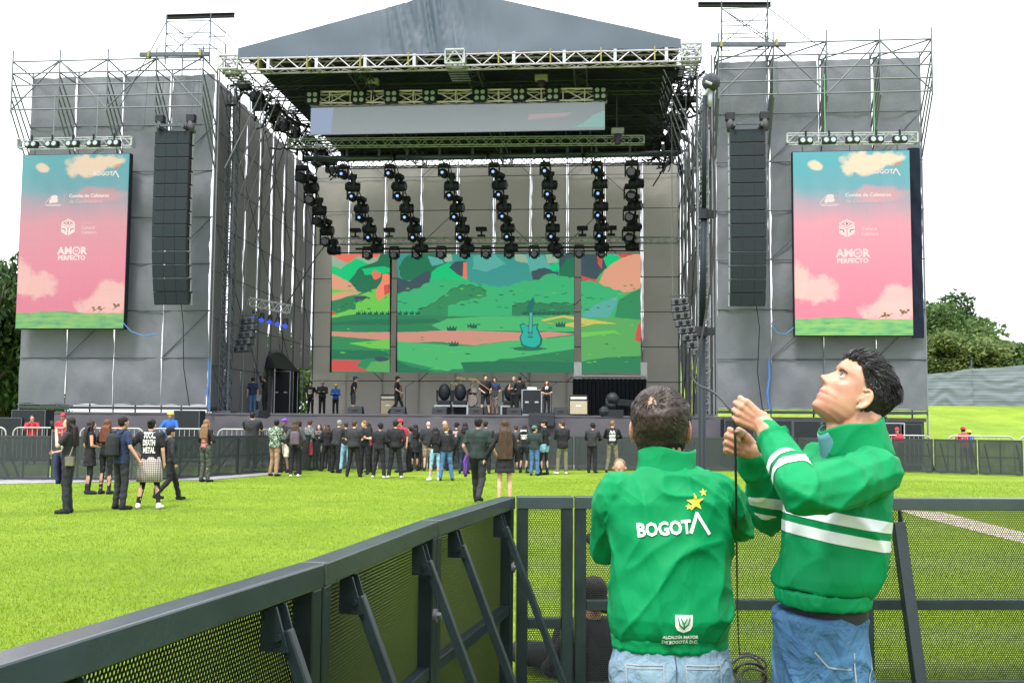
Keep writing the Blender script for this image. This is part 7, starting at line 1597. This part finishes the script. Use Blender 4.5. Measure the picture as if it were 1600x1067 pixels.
hairA = M('hair_near_black', (.009, .008, .010), .42, var=.3, scale=40, spec=.35); hairB = M('hair_near_brown', (.026, .017, .014), .5, var=.4, scale=60, spec=.35); hairB2 = M('hair_near_greying', (.085, .062, .052), .5, var=.3, scale=60)
def surf_samples(n, region, seed):
    r = random.Random(seed); out = []; nz_, nr = len(HEAD), len(HEAD[0])
    while len(out) < n:
        i = r.randrange(1, nz_ - 1); j = r.randrange(nr); v = HEAD[i][j].lerp(HEAD[min(i + 1, nz_ - 1)][(j + 1) % nr], r.random())
        if r.random() < interp(WT, v.z) / .076 and region(v): out.append(v)
    return out
# ---------------------------------------------------------------- man 1: seen from behind
base1 = Vector((.475, 3.2, 0)); INV1 = Matrix.Translation(-base1)
rx, fy = Vector((1, 0, 0)), Vector((0, 1, 0))
X1 = Matrix.Translation((.456, 3.222, 1.632)) @ Matrix.Rotation(R(-9), 4, 'Z') @ Matrix.Rotation(R(10), 4, 'X') @ Matrix.Scale(1.02, 4)
sk = MB(); add_head(sk, X1); sk.cone_ball(Vector((.468, 3.205, 1.44)), Vector((.458, 3.2, 1.60)), .062, .056)
sk.ball(Vector((.475, 3.2, 1.36)), .14, sc=(1.1, .7, 1))
nails = []
for s, E, Wp in ((-1, (.300, 3.32, 1.268), (.41, 3.50, 1.37)), (1, (.692, 3.27, 1.345), (.56, 3.47, 1.44))):
    Sh = Vector((.475 + s * .155, 3.205, 1.445)); sk.cone_ball(Sh, Vector(E), .038, .038); sk.cone_ball(Vector(E), Vector(Wp), .042, .03)
    hand(sk, nails, Vector(Wp), Vector((.45 * -s, .4, .6)), Vector((-s * .2, -.5, .7)), Vector((-s, .3, -.3)), bends=(60, 75, 40))
me = remesh(sk, .0035, 2, .35); me.transform(INV1); me.name = 'person'; me.materials.append(skA)
man1 = bpy.data.objects.new('person', me); COL.objects.link(man1); man1.location = base1; tag(man1, 'person seen from behind with thinning hair and pale jeans, green jacket lettered on the back', 'person')
q = MB()
loftz(q, [(1.005, .172, .118, -.005), (1.02, .180, .127, -.008), (1.04, .186, .132, -.012), (1.08, .192, .138, -.014), (1.16, .184, .132, -.01), (1.25, .176, .128, -.006), (1.34, .186, .130, -.0), (1.41, .186, .118, .0), (1.455, .168, .098, .0), (1.49, .13, .082, .0), (1.515, .088, .072, .003)], .477, 3.2, (rx, fy))
for s, E, Wp in ((-1, (.300, 3.32, 1.262), (.40, 3.49, 1.36)), (1, (.692, 3.27, 1.345), (.57, 3.46, 1.43))):
    Sh = Vector((.475 + s * .145, 3.205, 1.435)); E = Vector(E); Wp = Vector(Wp); q.cone_ball(Sh, Sh.lerp(E, .5) + Vector((s * .006, 0, -.0)), .074, .066); q.cone_ball(Sh.lerp(E, .5) + Vector((s * .006, 0, -.0)), E, .066, .058); q.cone_ball(E, Wp, .058, .05)
J1 = cloth_part('jacket', q, jg, man1, .0062, 3.3, .021, 4.6, inv=INV1)
q = MB(); loftz(q, [(.978, .170, .112, -.0), (.988, .176, .116, -.002), (1.005, .174, .116, -.002), (1.025, .176, .12, -.004)], .477, 3.2, (rx, fy)); 
W1 = cloth_part('waistband', q, jg, man1, .006, 9, .007, 14, inv=INV1)
def collar(cx, cy, tab, X, inv, parent, mat):
    q = MB(); n = 48; outer = []; inner = []
    for z, a, b in tab: outer.append([X @ Vector((a * math.cos(t), b * math.sin(t), z + .006 * math.sin(3 * t + z * 30))) for t in np.linspace(0, 2 * math.pi, n + 1)[:-1]]); inner.append([X @ Vector(((a - .006) * math.cos(t), (b - .006) * math.sin(t), z + .006 * math.sin(3 * t + z * 30))) for t in np.linspace(0, 2 * math.pi, n + 1)[:-1]])
    q.rings(outer + inner[::-1], cap=False); me = q.mesh('collar', [mat], True, inv); o = bpy.data.objects.new('collar', me); COL.objects.link(o); o.parent = parent; return o
collar(0, 0, [(-.035, .096, .084), (-.01, .090, .08), (.02, .087, .078), (.045, .088, .078), (.052, .087, .077)], Matrix.Translation((.472, 3.205, 1.515)) @ Matrix.Rotation(R(-4), 4, 'X') @ Matrix.Rotation(R(2.5), 4, 'Y'), INV1, man1, jg)
# printing on the back
wprint = M('print_near_white', (.72, .74, .74), .55, var=.04); yprint = M('print_near_yellow', (.72, .52, .06), .55, var=.04)
q = MB(); rot = R(5)
def f1(x, y): return Vector((.480 - .475 + x * math.cos(rot) - y * math.sin(rot), 0, 1.345 + x * math.sin(rot) + y * math.cos(rot)))
vs, fs = font_mesh('BOGOT', .056, bold=.0018, spacing=1.0); w0 = max(v.x for v in vs) - min(v.x for v in vs); q.add([f1(v.x * .155 / w0 - .036, v.y * .95) for v in vs], fs)
strokes(q, [(.040, -.017), (.066, .040)], .010, f1); strokes(q, [(.064, .038), (.096, -.026)], .009, f1)
print_on(J1, J1, q, wprint, 'printed_lettering')
def star(q, cx, cy, r_, f, mi=0):
    P = [(cx + (r_ if i % 2 == 0 else r_ * .42) * math.sin(i * math.pi / 5), cy + (r_ if i % 2 == 0 else r_ * .42) * math.cos(i * math.pi / 5)) for i in range(10)]
    for i in range(10): poly(q, [(cx, cy), P[i], P[(i + 1) % 10]], f, mi)
for cx, cy, r_ in ((.064, .069, .027), (.093, .094, .012), (.043, .058, .010)):
    q = MB(); star(q, cx, cy, r_, f1); print_on(J1, J1, q, yprint, 'printed_star')
q = MB()
def f2(x, y): return Vector((.022 + x, 0, 1.078 + y))
poly(q, [(-.024, .024), (.026, .024), (.026, -.008), (.020, -.020), (.001, -.028), (-.018, -.020), (-.024, -.008)], f2)
print_on(J1, J1, q, wprint, 'printed_crest', .003)
q = MB(); 
for pts in ([(-.016, .017), (-.012, -.004), (.0, -.016), (.013, -.004), (.018, .017)], [(-.008, .014), (.0, -.002), (.010, .014)], [(.001, .0), (.001, -.018)]): strokes(q, pts, .0042, f2)
print_on(J1, J1, q, jg, 'printed_emblem', .0055)
q = MB()
for i, (s_, sz) in enumerate((('ALCALDÍA MAYOR', .0125), ('DE BOGOTÁ D.C.', .0135))):
    flat_text(q, s_, sz, lambda x, y: f2(x * .98 - .008, y - .041 - .0155 * i), 0, bold=.0006)
strokes(q, [(-.055, -.073), (.038, -.071)], .0032, f2); strokes(q, [(-.055, -.081), (.038, -.079)], .005, f2)
print_on(J1, J1, q, wprint, 'printed_lettering', .0045, 1)
# trousers and shoes
def legs(parent, inv, cx, cy, fx, hips, mat, tone, vox=.009, zt=.99, seed=5, spread=.09):
    q = MB(); r_, f_ = fx; c = Vector((cx, cy, 0))
    loftz(q, [(.80, hips * .98, .118, -.012), (.88, hips, .126, -.014), (.94, hips * .98, .12, -.008), (zt - .02, hips * .93, .108, 0), (zt, hips * .92, .105, 0)], cx, cy, fx)
    for s in (-1, 1):
        h_ = c + r_ * s * spread + Vector((0, 0, .82)); k_ = c + r_ * s * (spread + .02) + f_ * .02 + Vector((0, 0, .48)); a_ = c + r_ * s * (spread + .03) - f_ * .02 + Vector((0, 0, .1)); q.cone_ball(h_, k_, .098, .078); q.cone_ball(k_, a_, .077, .068)
    T = cloth_part('jeans', q, mat, parent, vox, seed, .018, 6, inv=inv); q = MB()
    for s in (-1, 1): a_ = c + r_ * s * (spread + .03) - f_ * .02 + Vector((0, 0, .055)); q.cone_ball(a_ - f_ * .03, a_ + f_ * .17 - Vector((0, 0, .012)), .048, .04); q.cone_ball(a_, a_ + Vector((0, 0, .05)), .05, .048)
    me = remesh(q, .01, 2); me.transform(inv)
    for v in me.vertices: v.co.z = max(.004, v.co.z)
    link_part('shoes', me, [M('shoe_leather', (.03, .025, .022), .5)], parent); return T
den1 = denim('denim_pale', (.065, .125, .20), (.17, .26, .335)); den2 = denim('denim_blue', (.013, .055, .14), (.045, .14, .27))
T1 = legs(man1, INV1, .478, 3.2, (rx, fy), .178, den1, 1, seed=5)
stitch = M('denim_seam', (.22, .24, .26), .8); stitch2 = M('denim_seam_dark', (.03, .06, .11), .8)
for s in (-1, 1):
    q = MB(); g_ = lambda x, y: Vector((s * (.012 + x), 0, .925 + y)); strokes(q, [(.02, .03), (.125, .026), (.122, -.11), (.07, -.14), (.022, -.11), (.02, .03)], .0035, g_); strokes(q, [(.02, .021), (.125, .017)], .002, g_); print_on(T1, T1, q, stitch, 'back_pocket', .0035, 3)
q = MB(); strokes(q, [(.003, .99), (.003, .80)], .004, lambda x, y: Vector((x, 0, y))); print_on(T1, T1, q, stitch2, 'rear_seam', .003, 4)
# hair of man 1: full at the sides, thin on the crown
CRN = Vector((-.022, -.072, .094))
def reg1(v): return (v.z > -.035 and v.y < .02 and (v.z > .02 or v.y < -.012)) or (v.z > .055 and v.y < .06)
def reg1l(v): return reg1(v) or (v.y < -.015 and v.z > -.098)
def thin1(v): return max(0, 1 - ((v - CRN).length / .05) ** 2) * .8 + max(0, 1 - ((v - Vector((.03, .0, .125))).length / .075)) * .9
me = hair_cap(X1, reg1l, lambda v: (.0125 if v.z < .07 else .009) - .0108 * thin1(v) + .003 * noise.noise(v * 45) - (.006 * sm((-.03 - v.z) / .04) if v.z < -.03 else 0), .0042, 2, nape=(0, -.052, -.062, .05, 1.08, .72, 1.15)); me.transform(INV1)
shove(me, lambda c: .0028 * noise.noise(Vector((c.x * 160, c.y * 160, c.z * 60))))
hr = link_part('hair', me, [hairB], man1)
rts = []
for v in surf_samples(5200, reg1l, 4):
    th = thin1(v)
    if random.random() < th * .5: continue
    nrm = (v - Vector((0, -.005, .02))).normalized(); sw = (v - CRN); sw = (sw - nrm * sw.dot(nrm)).normalized(); tw_ = nrm.cross(sw)
    d1 = (nrm * .26 + sw * .9 + tw_ * .45 + Vector((rnd(-.2, .2), rnd(-.2, .2), rnd(-.2, .2)))).normalized(); d2 = (sw + tw_ * .5 - nrm * .3 + Vector((0, 0, -.35)) + Vector((rnd(-.3, .3), rnd(-.3, .3), rnd(-.3, .3)))).normalized()
    rts.append((v * 1.03, d1, d2, rnd(.018, .032) * (1 if v.z > -.03 else .45), .0014))
nA = int(len(rts) * .75); strands('hair_strands', X1, rts[:nA], hairB, hr, INV1); strands('hair_strands', X1, rts[nA:], hairB2, hr, INV1)
# ---------------------------------------------------------------- man 2: profile, looking up, hands on the cable
base2 = Vector((.90, 2.9, 0)); INV2 = Matrix.Translation(-base2)
fd = Vector((-math.cos(R(14)), -math.sin(R(14)), 0)); rd = Vector((fd.y, -fd.x, 0)); rd = -rd if rd.y < 0 else rd      # his right hand side points away from the camera
X2 = Matrix.Translation((.948, 2.9, 1.722)) @ Matrix.Rotation(R(90), 4, 'Z') @ Matrix.Rotation(R(38), 4, 'X') @ Matrix.Scale(.915, 4)
sk = MB(); add_head(sk, X2)
sk.cone_ball(Vector((.935, 2.9, 1.5)), Vector((.955, 2.9, 1.665)), .075, .066); sk.cone_ball(Vector((.90, 2.9, 1.54)), Vector((.905, 2.9, 1.66)), .04, .036); sk.ball(Vector((.92, 2.9, 1.42)), .14, sc=(.8, 1.1, 1))
ShN, EN, WN = Vector((.945, 2.725, 1.53)), Vector((.700, 2.53, 1.478)), Vector((.665, 2.76, 1.640))
ShF, EF, WF_ = Vector((.905, 3.06, 1.52)), Vector((.765, 3.14, 1.375)), Vector((.665, 2.91, 1.572))
nl2 = []
for a_, b_, c_ in ((ShN, EN, WN), (ShF, EF, WF_)): sk.cone_ball(a_, b_, .038, .038); sk.cone_ball(b_, c_, .042, .029)
hand(sk, nl2, WN, Vector((-.80, .15, .55)), Vector((.35, -.1, .9)), Vector((.1, 1, .0)), bends=(62, 95, 60), thumb=(.5, -.1, .85))
hand(sk, nl2, WF_, Vector((-.80, -.05, .35)), Vector((.35, 0, .9)), Vector((.1, -1, .05)), bends=(70, 92, 60), thumb=(.7, .35, .35))
me = remesh(sk, .0033, 2, .35); me.transform(INV2); me.name = 'person'
for m in (skA, lips_m): me.materials.append(m)
Xi = (INV2 @ X2).inverted()
for f in me.polygons:
    c = Xi @ f.center
    if c.y > .078 and abs(c.x) < .024 and -.066 < c.z < -.043 and abs(c.x) / .024 + abs(c.z + .0545) / .0125 < 1.25: f.material_index = 1
man2 = bpy.data.objects.new('person', me); COL.objects.link(man2); man2.location = base2; tag(man2, 'tall black haired person in green jacket with reflective stripes, looking up, holding a cable', 'person')
eyew = M('eyeball', (.38, .35, .33), .2, var=0); eyed = M('iris', (.02, .012, .008), .1, var=0)
for s in (-1, 1):
    q = MB(); q.ball(X2 @ Vector((s * .032, .0725, .019)), .0098, 16, 10); e = mk('eye', q, eyew, man2, smooth=True); mk('iris', MB().ball(X2 @ Vector((s * .034, .0790, .0215)), .0054, 10, 6), eyed, e, smooth=True)
    q = MB(); q.path([X2 @ Vector((s * (.016 + .008 * k), .089 - .0011 * k * k, .0335 + .003 * math.sin(k * .8))) for k in range(5)], .003, 6, radii=[.0028, .0036, .0034, .0028, .0015]); mk('eyebrow', q, hairA, man2, smooth=True)
    q = MB(); q.path([X2 @ Vector((s * (.021 + .0055 * k), .0815 - .0012 * k, .0268 - .0018 * (k - 2) ** 2 * .6)) for k in range(5)], .0016, 5); mk('eyelid', q, skA, man2, smooth=True)
q = MB(); cx, cy = .90, 2.9
# rows: z, half width across, half depth, forward offset
loftz(q, [(1.195, .150, .112, .056), (1.212, .160, .124, .054), (1.24, .168, .130, .044), (1.30, .170, .130, .024), (1.40, .178, .130, .010), (1.47, .174, .122, .002), (1.52, .155, .104, -.012), (1.555, .112, .086, -.030), (1.58, .085, .080, -.042)], cx, cy, (rd, fd))
mN = ShN.lerp(EN, .5); q.cone_ball(ShN + Vector((0, .02, -.005)), mN + Vector((0, 0, -.008)), .080, .072); q.cone_ball(mN + Vector((0, 0, -.008)), EN, .072, .056); q.cone_ball(EN, EN.lerp(WN, .5), .056, .050); q.cone_ball(EN.lerp(WN, .5), WN + Vector((.008, -.006, -.008)), .050, .036)
mF = ShF.lerp(EF, .5); q.cone_ball(ShF, mF, .078, .07); q.cone_ball(mF, EF, .07, .056); q.cone_ball(EF, WF_ + Vector((.008, .01, -.014)), .056, .037)
J2 = cloth_part('jacket', q, jg, man2, .006, 8.1, .021, 4.6, inv=INV2)
q = MB(); loftz(q, [(1.163, .142, .108, .057), (1.173, .147, .112, .057), (1.205, .147, .112, .057)], cx, cy, (rd, fd)); W2 = cloth_part('waistband', q, jg, man2, .006, 4, .006, 16, inv=INV2)
q = MB(); loftz(q, [(1.11, .120, .085, .044), (1.15, .128, .092, .046), (1.18, .128, .092, .046)], cx, cy, (rd, fd)); cloth_part('undershirt', q, M('undershirt_black', (.012, .013, .02), .8), man2, .008, 2, .004, 8, inv=INV2)
collar(0, 0, [(-.05, .098, .092), (-.01, .095, .088), (.02, .090, .086), (.045, .090, .088), (.052, .089, .087)], Matrix.Translation((.945, 2.9, 1.60)) @ Matrix.Rotation(R(-12), 4, 'Y'), INV2, man2, jg)
collar(0, 0, [(-.03, .078, .074), (.03, .074, .07), (.043, .073, .069)], Matrix.Translation((.925, 2.9, 1.598)) @ Matrix.Rotation(R(-14), 4, 'Y'), INV2, man2, M('collar_teal', (.06, .2, .24), .7)).name = 'shirt_collar'
refl = M('reflective_tape', (.56, .60, .63), .35, .1, var=.06, scale=20)
tl_ = Vector((.17, 0, 1)).normalized()
for z0, z1 in ((1.402, 1.432), (1.352, 1.382)):
    slab(J2, [(Vector((-.13, 0, z1)), tl_), (Vector((-.13, 0, z0)), -tl_)], lambda c: abs(c.y) < .215 and (c.y > -.20 or True) and (c.z < 1.44) and not (c.y > .17 and c.x < -.02) and not (c.y < -.19), .0018, 'reflective_stripe', refl, J2)
ax = (WN - EN).normalized(); m_ = INV2 @ EN
for t0, t1 in ((.058, .082), (.102, .126)):
    slab(J2, [(m_ + ax * t1, ax), (m_ + ax * t0, -ax)], lambda c: (c - m_ - ax * (c - m_).dot(ax)).length < .068 and c.x < -.13 and (c - m_).dot((ShN - EN).normalized()) < .05, .0018, 'reflective_stripe', refl, J2)
ax3 = (WF_ - EF).normalized(); m3 = INV2 @ EF
T2 = legs(man2, INV2, .838, 2.9, (rd, fd), .156, den2, 1, zt=1.142, seed=15, spread=.085)
bv2 = None
for pts, nm in (([(.075, 1.04), (.055, .99), (.065, .86), (.10, .83)], 'rear_pocket'), ([(-.09, 1.06), (-.06, 1.025), (.0, 1.02)], 'front_pocket'), ([(.01, 1.06), (.012, .5)], 'side_seam')):
    q = MB(); strokes(q, pts, .004, lambda x, y: Vector((x - .02, 0, y))); print_on(T2, T2, q, stitch, nm, .003, 4)
def reg2(v): return (v.z > .075 - .9 * max(0, -(v.y - .062)) and v.y < .088 and v.z > .02) or (v.y < .0 and v.z > -.03 and v.y < .02 - (0 if v.z > .02 else .012)) or (v.y < -.035 and v.z > -.085)
def th2(v):
    top = sm((v.z - .055) / .04); fr = sm((v.y + .03) / .08)
    return .003 + .001 * sm((-v.y) / .05) + .004 * top + .013 * top * fr
me = hair_cap(X2, reg2, th2, .004, 2); me.transform(INV2)
Xl = INV2 @ X2
def comb(c):
    l_ = Xi @ c; return .004 * sm((l_.z - .04) / .04) * math.sin(l_.x * 420 + 3 * noise.noise(Vector((l_.x * 30, l_.y * 20, 0)))) + .0015 * noise.noise(c * 150)
shove(me, comb)
h2 = link_part('hair', me, [hairA], man2); rts = []
for v in surf_samples(5600, reg2, 8):
    nrm = (v - Vector((0, -.005, .02))).normalized(); top = sm((v.z - .05) / .04); 
    bk = Vector((0, -1, 0)); bk = (bk - nrm * bk.dot(nrm)).normalized() if abs(nrm.y) < .95 else Vector((0, 0, -1)); dn = Vector((0, -.4, -1)); dn = (dn - nrm * dn.dot(nrm)).normalized(); dr = bk.lerp(dn, 1 - top) if v.y > -.06 else dn
    jit = lambda a: Vector((rnd(-a, a), rnd(-a, a), rnd(-a, a)))
    d1 = (nrm * (.22 + .32 * top) + dr * .8 + jit(.1)).normalized(); d2 = (dr - nrm * (.12 * top) + jit(.16)).normalized(); k = th2(v)
    rts.append((v + nrm * k * .8, d1, d2, (.008 + .026 * top * rnd(.6, 1.1)), .0018))
strands('hair_strands', X2, rts, hairA, h2, INV2)
# nails
for par, lst, inv in ((man2, nl2, INV2),):
    for p_, d, n_ in lst:
        q = MB(); q.ball(p_ - n_ * .0065, .0062, 8, 5, sc=(1, 1, .5)); mk('fingernail', q, M('nail', (.6, .38, .3), .25, var=0), par, smooth=True)
# ---------------------------------------------------------------- the tall stand, its foam ball and the cable
MS = Vector((.60, 3.45, 0))
st = thing('microphone_stand', (PY(1093, 700, 3.45).x, 3.45, 0), 'very tall grey telescopic microphone stand rising beside the head of the back turned man', 'microphone stand')
grp = M('stand_grey', (.013, .019, .024), .55, 0, spec=.15, var=.1)
b0 = Vector((PY(1093, 700, 3.45).x, 3.45, .25)); pA = PY(1097, 518, 3.45); pB = PY(1100, 335, 3.45); pC = PY(1101, 150, 3.45)
mk('lower_pole', MB().tube(b0, pA, .0130, n=16), grp, st, smooth=True); mk('middle_pole', MB().tube(pA, pB, .0112, n=16), grp, st, smooth=True); mk('upper_pole', MB().tube(pB, pC, .0078, n=16), grp, st, smooth=True)
for c in (pA, pB): q = MB(); q.tube(c - Vector((0, 0, .016)), c + Vector((0, 0, .016)), .018, n=14); q.box(WF, c.x + .01, c.x + .04, c.y - .012, c.y + .012, c.z - .012, c.z + .012); mk('clamp_collar', q, blackp, st)
mk('hub', MB().tube(Vector((b0.x, 3.45, .9)), Vector((b0.x, 3.45, .97)), .035, n=14), blackp, st)
for a in (20, 140, 260):
    e = Vector((b0.x + .55 * math.cos(R(a)), 3.45 + .55 * math.sin(R(a)), .02)); mk('leg', MB().tube(Vector((b0.x, 3.45, .93)), e, .013, n=8), grp, st); mk('stay', MB().tube(Vector((b0.x, 3.45, .3)), Vector((b0.x, 3.45, .93)).lerp(e, .62), .008, n=6), grp, st)
bc = PY(1111, 129, 3.45)
ml = thing('microphone', bc, 'microphone with a dark round foam windshield at the top of the very tall stand', 'microphone')
mk('windshield', MB().ball(bc, .031, 20, 12), M('foam_dark', (.05, .055, .075), .95, var=.3, scale=60, bump=.6, bscale=300), ml, smooth=True)
mk('microphone_body', MB().tube(PY(1109, 142, 3.45), PY(1109, 168, 3.45), .009, .0075, 10), alu, ml, smooth=True)
mk('clip', MB().tube(PY(1100, 150, 3.45), PY(1110, 136, 3.44), .006, n=8).tube(PY(1102, 128, 3.42), PY(1112, 132, 3.42), .005), alu, ml)
cb = thing('cable', Vector((PY(1150, 720, 2.95).x, 3.0, 0)), 'thin black microphone cable running from the windshield down through the hands of the tall man', 'cable')
pts = [PY(1110, 166, 3.45), PY(1108, 180, 3.45), PY(1112, 220, 3.44), PY(1117, 300, 3.43), PY(1113, 420, 3.42), PY(1103, 490, 3.42), PY(1096, 530, 3.41), PY(1084, 575, 3.4), PY(1082, 590, 3.38), PY(1092, 602, 3.3), PY(1108, 609, 3.1), PY(1124, 620, 2.95), PY(1136, 634, 2.86), PY(1146, 648, 2.84), PY(1148, 670, 2.85), PY(1149, 700, 2.86), PY(1150, 760, 2.95), PY(1151, 840, 3.3), PY(1152, 930, 4.4), PY(1154, 1000, 5.7), PY(1156, 1022, 6.1)]
def smooth_pts(P, n=5):
    out = []
    for i in range(len(P) - 1):
        p0, p1, p2, p3 = P[max(0, i - 1)], P[i], P[i + 1], P[min(len(P) - 1, i + 2)]
        for k in range(n): t = k / n; out.append(.5 * ((2 * p1) + (p2 - p0) * t + (2 * p0 - 5 * p1 + 4 * p2 - p3) * t * t + (3 * p1 - p0 - 3 * p2 + p3) * t ** 3))
    return out + [P[-1]]
mk('cable_run', MB().path(smooth_pts(pts), .0036, 7), rubber, cb, smooth=True)
q = MB(); cc = PY(1165, 1052, 6.15)
for k in range(4):
    r_ = .105 - .014 * k; q.path([cc + Vector((r_ * (1 + .05 * k) * math.cos(t) + .012 * k, -.015 * k + .02 * math.sin(2 * t + k), r_ * .95 * math.sin(t) - .02 * (k % 2))) for t in np.linspace(0, 2 * math.pi, 30)], .0075, 7)
q.path(smooth_pts([PY(1156, 1022, 6.1), PY(1170, 1020, 6.1), PY(1192, 1030, 6.1), PY(1197, 1042, 6.1), PY(1190, 1056, 6.1)]), .006, 6); mk('coil', q, rubber, cb, smooth=True)
bpy.data.scenes.remove(TMP)
